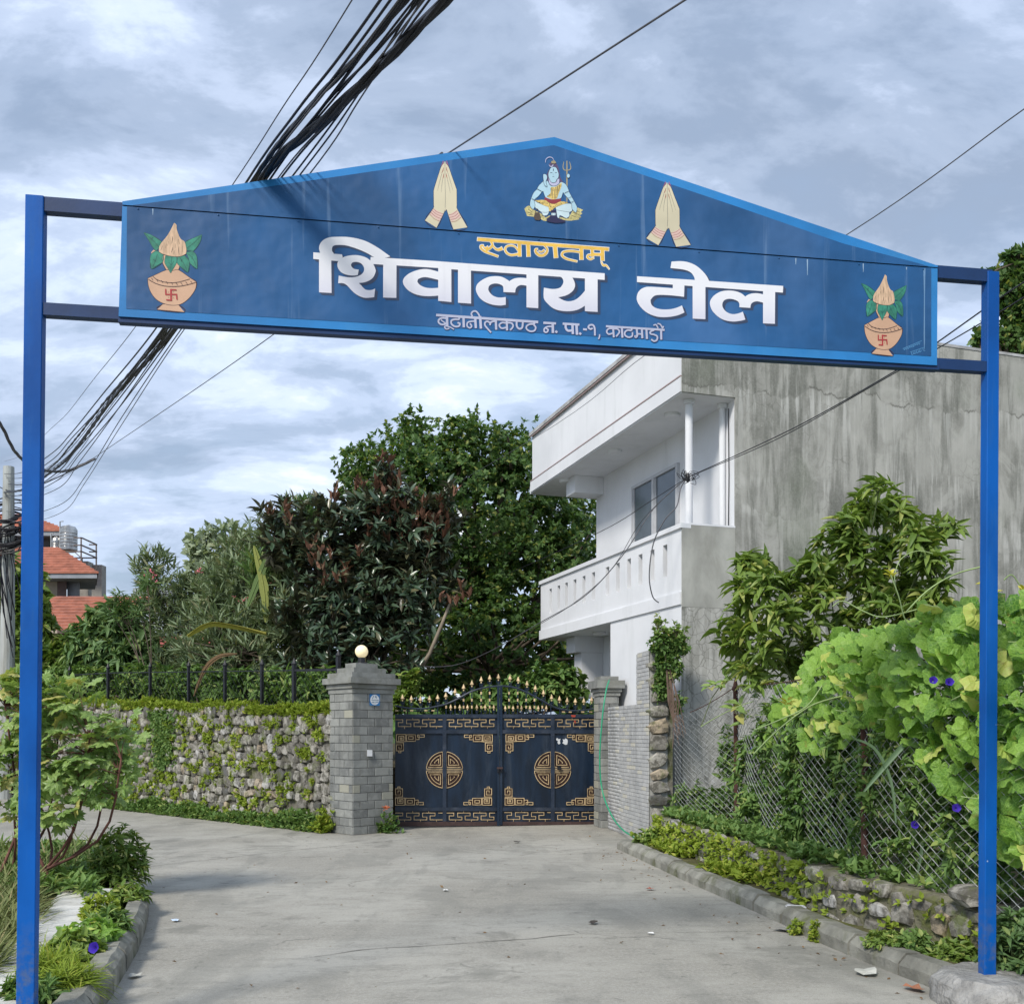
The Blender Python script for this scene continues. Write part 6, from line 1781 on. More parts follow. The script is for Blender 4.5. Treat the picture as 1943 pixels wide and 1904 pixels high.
# oleanders and shrubs behind the iron fence
plant('oleander_bush', 'grey green oleander bush with slim leaves and pink blooms left of the magnolia', 'shrub', at(470, 1380, 24), ES(23.5, (480, 1130, 95, 130), (430, 1190, 90, 110), (560, 1180, 70, 130, -1), (545, 1040, 70, 80), (470, 1240, 130, 90, -1), k=.7), 1300, 10, SLIM, .26, L_OLE, 41, nb=120, r0=.02, tr=.05, shell=.6, up=1.0, open_=(.3, 1.0), droop=.1)
plant('oleander_bush', 'paler airy oleander standing open against the sky left of centre', 'shrub', at(340, 1380, 25), ES(25, (290, 1085, 45, 40), (310, 1130, 60, 60), (380, 1120, 70, 45), (420, 1110, 50, 50), (350, 1180, 90, 60), (290, 1060, 28, 25), (400, 1240, 110, 60, -1), k=.6), 560, 9, SLIM, .25, L_OLE, 42, nb=240, r0=.011, tr=.03, shell=.2, up=.9, open_=(.3, 1.0), droop=.1)
plant('oleander_bush', 'tall bright oleander shoots rising beside the banana leaf', 'shrub', at(570, 1380, 23), ES(22.6, (575, 985, 34, 36), (560, 1040, 40, 50), (500, 1080, 34, 40), k=.7), 90, 14, SLIM, .32, L_BUSH2, 43, nb=40, r0=.02, tr=.04, shell=.3, up=1.6, open_=(.2, .8), droop=.0)
plant('narrow_leaf_bush', 'soft green bush with drooping narrow leaves hiding the red annex roof', 'shrub', at(230, 1390, 25.8), ES(25.2, (215, 1200, 60, 60), (190, 1240, 70, 80), (260, 1230, 70, 90), (200, 1165, 30, 28), (240, 1290, 110, 60), (300, 1270, 60, 60), k=.6), 640, 10, LANCE, .24, L_BUSH2, 44, nb=120, r0=.014, tr=.04, shell=.5, up=.5, droop=.4)
plant('narrow_leaf_bush', 'sparse pale tipped bush tops poking above the red annex ridge', 'shrub', at(290, 1390, 23.5), ES(23.5, (225, 1140, 20, 14), (205, 1150, 14, 14), (262, 1142, 16, 16), (280, 1100, 16, 18), (240, 1165, 40, 20), k=.6), 60, 9, SLIM, .24, L_BUSH2, 45, nb=60, r0=.012, tr=.02, shell=.1, up=1.2, droop=.3)
plant('leafy_tree', 'bright green tree behind the utility pole at the left edge', 'tree', at(20, 1390, 27), ES(27, (20, 1110, 55, 50), (50, 1170, 50, 60), (0, 1190, 60, 70), (40, 1245, 70, 50), k=.8), 900, 9, OVAL, .26, L_BUSH, 46, nb=60, r0=.03, tr=.12, shell=.6, up=.4)
plant('leafy_bush', 'yellow green bush just right of the left blue post above the wall', 'shrub', at(120, 1390, 26), ES(26, (120, 1240, 50, 34), (110, 1280, 70, 45), (160, 1300, 60, 40), k=.6), 380, 10, OVAL, .20, L_BUSH, 47, nb=40, r0=.012, tr=.04, shell=.5, up=.5)
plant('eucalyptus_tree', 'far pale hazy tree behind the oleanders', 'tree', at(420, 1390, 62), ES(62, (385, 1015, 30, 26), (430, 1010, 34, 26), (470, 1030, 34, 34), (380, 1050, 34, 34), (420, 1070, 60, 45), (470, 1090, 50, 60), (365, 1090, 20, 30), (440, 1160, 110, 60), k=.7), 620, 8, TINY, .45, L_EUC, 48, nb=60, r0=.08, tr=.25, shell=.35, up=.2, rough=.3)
plant('leafy_shrub', 'glossy young shrub behind the gate beside the left pillar', 'shrub', at(768, 1400, 18.8), ES(18.6, (770, 1310, 22, 34), (785, 1290, 14, 20), (760, 1340, 22, 22), k=.6), 46, 9, OVAL, .15, L_BUSH, 49, nb=30, r0=.010, tr=.02, shell=.2, up=1.0)
plant('leafy_shrub', 'pale dappled shrub behind the right half of the gate', 'shrub', at(1020, 1400, 20), ES(20, (1000, 1310, 45, 34), (1060, 1300, 60, 40), (940, 1325, 50, 25), k=.6), 240, 9, OVAL, .15, L_WEED, 50, nb=40, r0=.010, tr=.03, shell=.4, up=.6)
plant('feathery_tree', 'dark feathery tree behind the cement house at the right edge', 'tree', at(1960, 1390, 30), ES(30, (1925, 490, 26, 22), (1918, 545, 34, 40), (1940, 600, 45, 50), (1905, 640, 40, 26), (1868, 525, 18, 10), (1860, 640, 22, 16), (1980, 560, 60, 120), (1990, 700, 80, 80), k=.7), 1500, 9, TINY, .22, L_DARK, 51, nb=120, r0=.05, tr=.22, shell=.3, up=.2, rough=.35)
# pink oleander blooms
mb = MB()
P = np.array([tuple(at(x, y, 22.4)) for x, y in ((285, 1088), (372, 1085), (455, 1136), (575, 1159), (290, 1095), (520, 1100), (376, 1082), (458, 1140))])
M = whorls(np.repeat(P, 3, 0) + RNG.normal(size=(24, 3)) * .05, np.repeat(np.array([[0, -.6, .8]]), 24, 0), 4, .055, 3)
joined('oleander_blooms', [(TINY[0], M)], L_PINK, None, label='scattered pink oleander blooms among the bushes behind the fence', cat='flowers', org=(P[3][0], P[3][1], P[3][2]))
# banana plant: big blade, folded yellow leaf, dead brown leaf
ban = thing('banana_plant', 'banana plant with one upright blade, one folded yellow leaf and a dead brown leaf', 'banana plant', at(430, 1390, 22))
def bigleaf(pts, w, m, name='leaf', droopx=.0):
    C = [Vector(c) for c in catmull([tuple(p) for p in pts], 6)]; vs = []; N = len(C); fs = []
    for i, c in enumerate(C):
        u = i / (N - 1); ww = w * math.sin(math.pi * min(1, u * .93 + .05)) ** .6
        t_ = (C[min(i + 1, N - 1)] - C[max(i - 1, 0)]).normalized(); sd = t_.cross(Vector((0.3, -1, .2))).normalized()
        k = random.uniform(.85, 1.1)
        vs += [c - sd * ww * k + Vector((0, droopx, -abs(droopx) * .6)), c, c + sd * ww * k + Vector((0, -droopx, -abs(droopx) * .9))]
    for i in range(N - 1):
        a = 3 * i; fs += [(a, a + 1, a + 4, a + 3), (a + 1, a + 2, a + 5, a + 4)]
    mb = MB(); mb.add(vs, fs); mb.tube(C, .012, 4, False); return obj(name, mb, m, ban, smooth=True)
bigleaf([at(505, 1180, 22), at(500, 1110, 22), at(482, 1035, 22)], .09, L_BUSH)
bigleaf([at(470, 1150, 22), at(490, 1100, 22), at(512, 1045, 22)], .08, L_BUSH2)
bigleaf([at(505, 1200, 21), at(440, 1185, 20.8), at(395, 1182, 20.6), at(355, 1205, 20.5)], .055, leafmat('yellow leaf', (.36, .34, .06), (.46, .42, .10)), droopx=.05)
bigleaf([at(450, 1240, 20.5), at(415, 1245, 20.3), at(388, 1270, 20.2), at(368, 1320, 20.2)], .045, L_DEAD, 'dead_leaf')
mb = MB(); mb.tube([at(500, 1390, 22), at(500, 1200, 22)], [.14, .08], 8); obj('stem', mb, STEM, ban)
# hedge mass behind fence
def hedge(name, label, x0, x1, Y, ytop, ybot, n, m, tm, size, seed):
    L = [E(x, (ytop + ybot) / 2 + random.uniform(-6, 6), (WA + wd_ * wall_s(x)).y + 1.1, 46, (ybot - ytop) / 2, .5) for x in range(x0, x1, 50)]
    return plant(name, label, 'shrub', at((x0 + x1) / 2, 1400, Y), L, n, 9, tm, size, m, seed, nb=60, r0=.01, tr=.03, shell=.4, up=.5)
hedge('hedge', 'dense shadowy undergrowth behind the iron fence', 120, 640, 20.6, 1262, 1345, 1200, L_WEED, LANCE, .17, 61)

# moss and ferns on the rubble wall
def scatter_clumps(pts, per, size, tm, m, name, parent=None, seed=1, up=(0, 0, 1), open_=(.3, 1.3), **k):
    P = np.array([tuple(p) for p in pts]); T = np.tile(np.array(up, float), (len(P), 1)) + np.random.default_rng(seed).normal(size=(len(P), 3)) * .3
    M = whorls(P, unit(T), per, size, seed, open_, .2, .2, .45)
    kd = RNG.integers(0, len(tm), len(M))
    return joined(name, [(tm[i], M[kd == i]) for i in range(len(tm))], m, parent, **k)
rt = random.Random(17)
def wp(s, z, d=0.0): return WA + wd_ * s + Vector((0, 0, z)) - wn_ * d
pts = []
for i in range(7500):
    s = rt.uniform(0, 12.5) if rt.random() < .75 else rt.uniform(12.5, 18); d = rt.uniform(-.03, .4)
    b = .05 + .05 * math.sin(s * 2.3) + .04 * math.sin(s * 5.1)
    pts.append(wp(s, wtop(s) - .02 + rt.uniform(-.08, .07) + b * rt.random(), d - (.05 if rt.random() < .3 else 0)))
scatter_clumps(pts, 7, .075, TINY + LANCE[:1], L_MOSS, 'wall_top_ferns', lw, 3)
pts = []
cl = [(rt.uniform(.1, 9.5), rt.uniform(.1, 1.9), rt.uniform(.04, .15)) for _ in range(240)]
for s, z_, r in cl:
    for i in range(int(r * 150)):
        a = rt.uniform(0, 6.28); q_ = r * math.sqrt(rt.random())
        pts.append(wp(s + math.cos(a) * q_, z_ + math.sin(a) * q_ * .7, rt.uniform(-.08, .01)))
scatter_clumps(pts, 6, .055, TINY, L_MOSS, 'wall_face_ferns', lw, 4, up=tuple(wn_ * .8 + Vector((0, 0, .5))))
pts = []
for i in range(1100):      # hanging ivy streak
    u = rt.random(); pts.append(wp(wall_s(333) + rt.gauss(0, .16 + .1 * (1 - u)), 2.05 - u * 1.15, rt.uniform(-.09, .0)))
scatter_clumps(pts, 5, .07, OVAL, L_WEED, 'hanging_ivy', lw, 5, up=tuple(wn_ * .7 - Vector((0, 0, .6))))
pts = []
for i in range(2600):
    s = rt.uniform(.05, 9.8); h = (.10 + .20 * abs(math.sin(s * 1.9)) * abs(math.sin(s * .7 + 1))) ; d = -rt.uniform(0, .28)
    pts.append(wp(s, rt.random() ** 1.4 * h, d))
scatter_clumps(pts, 8, .085, LANCE + TINY, L_WEED, 'weeds_at_wall_foot', None, 6, kind='stuff', label='green weeds growing along the foot of the left stone wall', cat='weeds', org=tuple(WA))
pts = [c0.to_3d() + Vector((-.10 + rt.gauss(0, .07), -.12 + rt.gauss(0, .06), abs(rt.gauss(.04, .10)))) for i in range(160)]
scatter_clumps(pts, 8, .07, TINY, L_MOSS, 'weed_clump', None, 7, kind=None, label='round bright green weed clump at the foot of the left gate pillar', cat='weed', org=tuple(c0.to_3d()))
cb = Vector((-1.98, 16.42, 0))
pts = [cb + Vector((rt.gauss(0, .09), rt.gauss(0, .04), abs(rt.gauss(.08, .12)))) for i in range(60)]
scatter_clumps(pts, 6, .07, OVAL, L_WEED, 'weed_clump', None, 8, kind=None, label='little weed with one orange bloom between the left pillar and the gate', cat='weed', org=tuple(cb))
M = whorls(np.array([tuple(cb + Vector((-.02, -.03, .42))), tuple(cb + Vector((-.05, -.03, .40)))]), np.array([[0, -1, 1.], [0, -1, .5]]), 6, .05, 2)
joined('orange_bloom', [(TINY[0], M)], leafmat('orange petal', (.55, .14, .05), (.6, .2, .1)), None, kind=None, label='orange bloom on the weed at the right foot of the left gate pillar', cat='flower', org=tuple(cb + Vector((0, 0, .4))))

# castor bush on the left
cas = thing('castor_bush', 'sprawling bush with big palmate leaves around the left blue post', 'shrub', at(60, 1660, 10.5))
ell = ES(9.6, (45, 1340, 80, 70), (120, 1330, 80, 50), (190, 1370, 60, 45), (220, 1410, 45, 40), (120, 1430, 100, 60), (40, 1460, 90, 60), (170, 1480, 60, 50), (20, 1300, 60, 40), (90, 1540, 80, 30), (215, 1450, 45, 40), k=.8)
P, U = tips_in(ell, 640, .25, .3, 71)
r = np.random.default_rng(3)
D = U * .55 + np.array([.1, -.5, -.15]) + r.normal(size=U.shape) * .35
N = np.tile(np.array([0, -.45, 1.0]), (len(P), 1)) + r.normal(size=P.shape) * .35
M = frames(P, D, N, .15 * (1 + .45 * (r.random(len(P)) * 2 - 1)), 1.0)
pieces('leaf', PALM, M, L_CAST, cas, 300, restname='far_leaves')
b = at(70, 1665, 10.0); b.z = .1; roots = []
mb = MB()
for (x, y) in ((60, 1480), (150, 1500), (200, 1460), (20, 1460), (110, 1400), (230, 1440), (60, 1380), (10, 1340), (170, 1400)):
    c = at(x, y, 9.7 + random.uniform(-.3, .3)); m_ = b.lerp(c, .5) + Vector((random.uniform(-.2, .2), 0, -.15)); C = catmull([tuple(b + Vector((random.uniform(-.4, .4), random.uniform(-.3, .3), 0))), tuple(m_), tuple(c)], 4)
    k_ = MB(); k_.tube(C, [.017 * (1 - .6 * j / len(C)) for j in range(len(C))], 6); obj('stem', k_, STEMR, cas, smooth=True); roots += [tuple(q_) for q_ in C[3:]]
twigs(roots, P, .005, .002, 200, 5, mb, .15)
obj('twigs', mb, STEMR, cas, smooth=True, kind='stuff')

# weeds on the left pavement
def ring_clump(name, label, cen, rad, h, n, per, size, tm, m, seed, cat='weed', group=None, kind=None, up=.8):
    q = random.Random(seed); P = []; U = []
    for i in range(n):
        a = q.uniform(0, 6.28); k = math.sqrt(q.random()); zz_ = q.random() * math.sqrt(max(0, 1 - k * k * .9))
        P.append((cen[0] + math.cos(a) * k * rad, cen[1] + math.sin(a) * k * rad, cen[2] + zz_ * h)); U.append((math.cos(a) * k, math.sin(a) * k, up))
    P = np.array(P); U = unit(np.array(U)); t = thing(name, label, cat, cen, group)
    M = whorls(P, sway(U, .3, .3, seed), per, size, seed, droop=.3); kd = RNG.integers(0, len(tm), len(M))
    joined('foliage', [(tm[i], M[kd == i]) for i in range(len(tm))], m, t)
    mb = MB()
    for i in range(min(24, n)):
        p = P[i]; mb.tube([(cen[0] + (p[0] - cen[0]) * .3, cen[1] + (p[1] - cen[1]) * .3, cen[2] - .02), (p[0] * .6 + cen[0] * .4, p[1] * .6 + cen[1] * .4, (p[2] + cen[2]) / 2), tuple(p)], [.006, .005, .003], 4, False)
    obj('stem', mb, STEM, t, kind='stuff'); return t
def gp(x, y, h=.15): return ground(x, y, h)
ring_clump('weed_bush', 'tall dark green weed bush at the bend of the left kerb', gp(225, 1668), .27, .56, 230, 8, .08, LANCE, L_BUSH, 81, 'shrub')
ring_clump('weed_bush', 'low leafy weed spreading onto the left kerb below the tall weed bush', gp(242, 1708), .17, .14, 110, 8, .075, LANCE, L_BUSH, 82, 'weed')
for i, (x, y, rd, h, lb, mm_, tt, sz) in enumerate(((190, 1745, .15, .20, 'feathery pale green weed at mid kerb on the left pavement', L_MOSS, TINY, .05), (168, 1790, .19, .17, 'heart leaved creeper with purple bloom on the left pavement', L_VINE, OVAL, .075), (205, 1770, .15, .2, 'thin upright weed leaning over the left kerb joint', L_WEED, LANCE, .07), (140, 1812, .17, .15, 'trailing creeper nearest the purple bloom toward the blue post', L_BUSH, OVAL, .07), (95, 1850, .13, .10, 'yellow green grass tuft at the foot of the left blue post', L_MOSS, BLADE, .17), (135, 1868, .12, .08, 'second grass tuft spilling toward the left kerb near the camera', L_MOSS, BLADE, .15), (60, 1890, .16, .12, 'small weed at the bottom left corner beside the blue post', L_WEED, LANCE, .07))):
    ring_clump('weed_tuft', lb, gp(x, y), rd, h, 90, 8 if tt is not BLADE else 12, sz, tt, mm_, 90 + i)
# rough grass patch left of the pavement
P = []
for i in range(1500):
    x = rt.uniform(-60, 235); y = rt.uniform(1620, 1860)
    if x > 60 and y > 1690 - (x - 60) * .25: continue
    if x > 118 + (1684 - y) * .9 and y > 1676: continue
    if x > (1830 - y) * .7 + 20 and y > 1700: continue
    P.append(ground(x, y, .12))
scatter_clumps(P, 10, .28, BLADE, L_DRY, 'rough_grass', None, 9, kind='stuff', label='tangle of rough dry grass left of the pavement slab', cat='grass', org=tuple(P[0]))
P = [ground(rt.uniform(-60, 190), rt.uniform(1600, 1690), .12 + rt.random() * .12) for i in range(700)]
P = [p for p in P if p.x < -3.1]
scatter_clumps(P, 8, .11, LANCE, L_WEED, 'low_weeds', None, 10, kind='stuff', label='low green weeds under the palmate bush', cat='weeds', org=tuple(P[0]))

def morning_glory(p, label, group='purple morning glories', r=.035):
    mb = MB(); n = 10; nrm = Vector((-.25, -1, .35)).normalized(); u = nrm.cross(Vector((0, 0, 1))).normalized(); v = u.cross(nrm)
    rings = []
    for k, (q_, d) in enumerate(((.15, -.9), (.45, -.3), (1.0, .12))):
        rings += [p + (u * math.cos(6.283 * i / n) + v * math.sin(6.283 * i / n)) * r * q_ * (1 + (.07 if i % 2 else -.03) * (k == 2)) + nrm * r * d for i in range(n)]
    mb.add(rings, [(a * n + i, a * n + (i + 1) % n, (a + 1) * n + (i + 1) % n, (a + 1) * n + i) for a in range(2) for i in range(n)])
    return obj('morning_glory', mb, L_FLOW, None, label=label, cat='flower', group=group, org=p, smooth=True)
morning_glory(gp(178, 1797, .30), 'purple bloom on the creeper on the left pavement')
morning_glory(at(1771, 1290, 6.95), 'left one of the two purple blooms under the vine by the right blue post', r=.028)
morning_glory(at(1802, 1293, 6.75), 'right one of the two purple blooms under the vine by the right blue post', r=.028)
morning_glory(at(1815, 1532, 6.95), 'purple bloom behind the mesh close to the right blue post', r=.03)
morning_glory(at(1736, 1564, 7.6), 'purple bloom behind the mesh lower between grass blades', r=.03)
morning_glory(at(1429, 1421, 12.0), 'purple bloom behind the mesh near the far rusty post', r=.035)

# leafy shrub before the cement wall: drooping lance leaves in whorls
sh = ES(11.6, *[(x, y, 30 + (i_ % 3) * 5, 26 + (i_ % 4) * 5, (i_ * 7 % 5) * .18 - .4) for i_, (x, y) in enumerate(((1668, 925), (1640, 960), (1700, 965), (1610, 1000), (1665, 1000), (1735, 1010), (1790, 1000), (1570, 1040), (1625, 1050), (1690, 1050), (1750, 1060), (1540, 1080), (1600, 1100), (1660, 1105), (1720, 1110), (1775, 1080), (1500, 1110), (1430, 1065), (1450, 1110), (1410, 1120), (1485, 1160), (1430, 1170), (1395, 1190), (1545, 1150), (1610, 1165), (1670, 1160), (1730, 1170), (1400, 1225), (1460, 1220), (1520, 1215), (1580, 1220), (1440, 1265), (1500, 1262), (1650, 1220), (1560, 1270), (1770, 1140)))], k=.9)
plant('lance_leaf_shrub', 'big leafy shrub with drooping lance leaves in front of the cement wall', 'shrub', (4.0, 12.1, .4), sh, 430, 9, LANCE, .185, L_BUSH, 101, bark=STEM, nb=300, r0=.008, tr=.014, shell=.3, up=1.2, rough=.3, open_=(.7, 1.35), droop=.45, nobj=300)
# darker growth behind the fence filling its lower part
def fenceY(x):
    k = (x - CX) / FPX
    if x < 1352: return 5.734 / (k + .2368)
    return 3.38 / (k + .05) if x < 1636 else 3.786 / (k + .0972)
def EF(L, off=.5, k=.45): return [E(x, y, fenceY(min(x, 1990)) + off + (r[0] if r else 0), rx, ry, k) for (x, y, rx, ry, *r) in L]
und = EF(((1310, 1515, 40, 30), (1370, 1525, 50, 35), (1440, 1470, 55, 90), (1500, 1400, 70, 90), (1560, 1430, 80, 100), (1640, 1420, 80, 100), (1560, 1550, 90, 70), (1470, 1540, 80, 50), (1380, 1440, 16, 60)))
plant('fence_undergrowth', 'mixed dark weeds pressing against the far half of the mesh', 'undergrowth', (3.6, 11.0, .4), und, 1400, 8, LANCE + OVAL, .095, L_WEED, 102, bark=STEM, nb=100, r0=.006, tr=.012, shell=.3, up=.7)
und = EF(((1720, 1480, 100, 100), (1820, 1500, 110, 120), (1680, 1590, 90, 50), (1790, 1620, 110, 60), (1900, 1600, 120, 100), (1760, 1400, 110, 80), (1960, 1450, 90, 160), (1860, 1350, 120, 110)))
plant('fence_undergrowth', 'mixed dark weeds and nettles pressing against the near half of the mesh', 'undergrowth', (3.9, 8.2, .4), und, 1700, 8, LANCE + OVAL, .075, L_WEED, 103, bark=STEM, nb=100, r0=.005, tr=.010, shell=.3, up=.7)
# pale broad grass blades behind mesh
gb = thing('reed_grass', 'a few broad pale green blades arching behind the mesh', 'grass', at(1790, 1650, 7.8))
for P_ in (([(1775, 1680), (1800, 1600), (1790, 1540), (1760, 1500)], .05), ([(1850, 1660), (1830, 1600), (1800, 1560), (1775, 1545)], .04), ([(1740, 1660), (1750, 1590), (1735, 1530), (1718, 1500)], .035), ([(1640, 1500), (1690, 1440), (1730, 1400), (1760, 1395)], .04), ([(1700, 1560), (1690, 1480), (1660, 1420), (1620, 1400)], .03)):
    C = [at(x, y, 7.7) for x, y in P_[0]]; Cc = [Vector(c) for c in catmull([tuple(c) for c in C], 5)]
    vs = []; fs = []
    for i, c in enumerate(Cc):
        u = i / (len(Cc) - 1); t_ = (Cc[min(i + 1, len(Cc) - 1)] - Cc[max(i - 1, 0)]).normalized(); sd = t_.cross(Vector((.2, -1, .4))).normalized(); w = P_[1] * (math.sin(math.pi * (u * .9 + .08))) ** .7
        vs += [c - sd * w * .5, c + Vector((0, .012, -.008)), c + sd * w * .5]
    for i in range(len(Cc) - 1): a = 3 * i; fs += [(a, a + 1, a + 4, a + 3), (a + 1, a + 2, a + 5, a + 4)]
    mb = MB(); mb.add(vs, fs); obj('blade', mb, leafmat('pale blade', (.16, .26, .15), (.22, .33, .20)) if not bpy.data.materials.get('pale blade') else bpy.data.materials['pale blade'], gb, smooth=True)
# vine canopy over the fence
vin = thing('squash_vine', 'bright squash vine with big leaves draped over the chain link fence', 'vine', (3.1, 8.0, 1.8))
vz = random.Random(4); P = []; D = []; N = []; SZ = []
def vine_pt(x, y, Y, sz): P.append(tuple(at(x, y, Y))); SZ.append(sz)
top = [(1440, 1360), (1500, 1290), (1530, 1245), (1600, 1205), (1700, 1180), (1780, 1150), (1860, 1140), (1960, 1120)]
bot = [(1440, 1400), (1500, 1400), (1560, 1420), (1640, 1360), (1700, 1390), (1780, 1480), (1860, 1560), (1960, 1650)]
def itp(L, x):
    for i in range(len(L) - 1):
        if L[i][0] <= x <= L[i + 1][0]: return L[i][1] + (L[i + 1][1] - L[i][1]) * (x - L[i][0]) / (L[i + 1][0] - L[i][0])
    return L[0][1] if x < L[0][0] else L[-1][1]
for i in range(640):
    x = 1445 + (1990 - 1445) * vz.random() ** .8; t0, b0_ = itp(top, x), itp(bot, x)
    u = vz.random() ** 1.25; y = t0 + (b0_ - t0) * u
    kx = (x - CX) / FPX; Y = (3.38 / (kx + .05) if x < 1636 else 3.786 / (kx + .0972)) - .14 - .22 * math.sin(math.pi * min(u * 1.2, 1)) + vz.uniform(-.08, .08) + (.45 * (1 - u) * vz.random())
    vine_pt(x, y, Y, vz.choice((.5, .7, .9, 1.0, 1.1, 1.25)) * .168)
P = np.array(P); r = np.random.default_rng(8); n = len(P)
D = np.stack([r.normal(size=n) * .7, -.45 + r.normal(size=n) * .3, -.55 + r.normal(size=n) * .45], 1)
N = np.stack([r.normal(size=n) * .55, -.65 + r.normal(size=n) * .4, .75 + r.normal(size=n) * .3], 1)
M = frames(P, D, N, np.array(SZ))
pieces('leaf', HEART, M, L_VINE, vin, 300, restname='far_leaves')
mb = MB()
def tendril(Q, Y, r_): mb.tube([tuple(c) for c in catmull([tuple(at(x, y, Y)) for x, y in Q], 4)], r_, 4, False)
tendril([(1330, 1378), (1360, 1360), (1400, 1340), (1430, 1330)], 11.6, .005)
tendril([(1430, 1430), (1470, 1390), (1520, 1350), (1560, 1330), (1640, 1310)], 8.8, .007); tendril([(1430, 1385), (1480, 1365), (1530, 1340), (1560, 1300)], 8.8, .006)
tendril([(1700, 1120), (1698, 1090), (1710, 1060), (1740, 1045), (1770, 1050)], 8.0, .004); tendril([(1720, 1160), (1760, 1120), (1810, 1090), (1862, 1075)], 7.9, .006); tendril([(1580, 1150), (1600, 1140), (1640, 1160), (1680, 1170), (1760, 1150)], 8.2, .005)
tendril([(1690, 1090), (1705, 1130), (1720, 1180), (1750, 1200)], 7.8, .005); tendril([(1905, 1100), (1920, 1090), (1935, 1110)], 7.4, .005)
for i in range(90):
    k = vz.randrange(n); p = Vector(P[k]); mb.tube([p, p + Vector((vz.uniform(-.1, .1), .08, -.06)), p + Vector((vz.uniform(-.15, .15), .16, -.05))], .004, 4, False)
obj('stem', mb, mat('vine stem', (.30, .40, .16), .6), vin, smooth=True, kind='stuff')
M = whorls(np.array([tuple(at(x, y, 7.9)) for x, y in ((1940, 1117), (1690, 1090), (1495, 1330), (1885, 1125), (1870, 1110))]), np.array([[0, -.5, 1.]] * 5), 6, .07, 2); joined('yellow_blooms', [(OVAL[0], M)], leafmat('yellow petal', (.62, .58, .06), (.70, .66, .12)), vin)
sl = thing('leaf_spray', 'pale green leafy spray reaching left over the far rusty post', 'vine', at(1396, 1290, 12.3))
P = np.array([tuple(at(x, y, 12.2)) for x, y in ((1405, 1268), (1395, 1275), (1380, 1284), (1370, 1290), (1360, 1296), (1412, 1295), (1425, 1310), (1402, 1330), (1398, 1345), (1410, 1365), (1350, 1302), (1440, 1280))])
M = whorls(P, np.tile([[-.4, -.5, .7]], (len(P), 1)), 4, .16, 6, (.7, 1.4)); joined('foliage', [(OVAL[0], M)], L_CAST, sl)
mb = MB(); mb.tube([at(1330, 1378, 12.2), at(1350, 1325, 12.2), at(1370, 1296, 12.2), at(1405, 1270, 12.2)], .005, 4); obj('stem', mb, STEM, sl)
wf = thing('umbel_flower', 'flat cluster of tiny white blooms beside the far rusty post', 'flower', at(1420, 1355, 12.2))
P = np.array([tuple(at(1418 + vz.uniform(-24, 24), 1352 + vz.uniform(-9, 9), 12.2)) for _ in range(60)]); M = whorls(P, np.tile([[0, -.5, 1.]], (60, 1)), 4, .025, 4); joined('petals', [(TINY[0], M)], L_WHF, wf)
# ivy and small shrub on the boundary wall end
iv = thing('wall_ivy', 'dark ivy and a small pale shrub growing from the top of the boundary wall end', 'ivy', (TB.x + .2, TB.y + .1, 2.6))
P, U = tips_in(ES(14.85, (1268, 1265, 28, 30), (1262, 1225, 32, 24), (1255, 1300, 16, 26), (1290, 1225, 18, 18), (1288, 1330, 10, 20), k=.4), 330, .3, .2, 111)
M = whorls(P, sway(U, .3, .4, 4), 7, .075, 9); joined('foliage', [(OVAL[0], M)], L_WEED, iv)
P, U = tips_in(ES(14.85, (1255, 1195, 16, 22), (1285, 1200, 22, 18), (1250, 1178, 8, 12), k=.4), 70, .1, .2, 112)
M = whorls(P, sway(U, 1.2, .3, 4), 7, .065, 9); joined('pale_foliage', [(OVAL[0], M)], L_CAST, iv)
mb = twigs([(TB.x + .2, TB.y + .1, 2.5)], P, .006, .003, 50, 2)
for i in range(14): mb.tube([at(1262 + i, 1240 + i * 3, 14.8), at(1275 + vz.uniform(-10, 14), 1330, 14.7), at(1285 + vz.uniform(-10, 16), 1390 + vz.uniform(-30, 50), 14.7)], .006, 4, False)
obj('stem', mb, mat('dry twig', (.16, .11, .085), .9), iv, kind='stuff')
# weeds on low wall top, verge and wall foot
P = []
LR = resample(LWT, .01)
for i in range(1500):
    q_ = vz.random() ** .8; k = int(q_ * (len(LR) - 1)); p = LR[k]; dens = .35 + .65 * (p.y > 9)
    if vz.random() > dens: continue
    P.append((p.x + vz.uniform(.12, .5), p.y + vz.uniform(-.1, .1), .45 + vz.random() * .09))
scatter_clumps(P, 7, .075, TINY + OVAL, L_WEED, 'wall_top_weeds', lsw, 12)
P = []
for i in range(1300):
    k = int(vz.random() * (len(LR) - 1)); p = LR[k]
    if p.y < 8.8 and vz.random() > .15: continue
    P.append((p.x + vz.uniform(-.03, .05), p.y, vz.uniform(.12, .46)))
scatter_clumps(P, 6, .05, TINY, L_MOSS, 'wall_moss', lsw, 13, up=(-.8, -.3, .5))
P = []
KRs = resample([(a + .22, b) for a, b in KR], .01)
for i in range(900):
    k = int(vz.random() * (len(KRs) - 1)); p = KRs[k]
    if p.y < 9.5 or math.sin(p.y * 3.1) + vz.uniform(-.6, .6) < 0 : continue
    P.append((p.x + vz.uniform(-.05, .2), p.y, .12 + vz.random() * .1))
scatter_clumps(P, 7, .07, TINY + OVAL, L_MOSS, 'verge_weeds', None, 14, kind='stuff', label='bright weeds along the mossy verge behind the right kerb', cat='weeds', org=P[0])
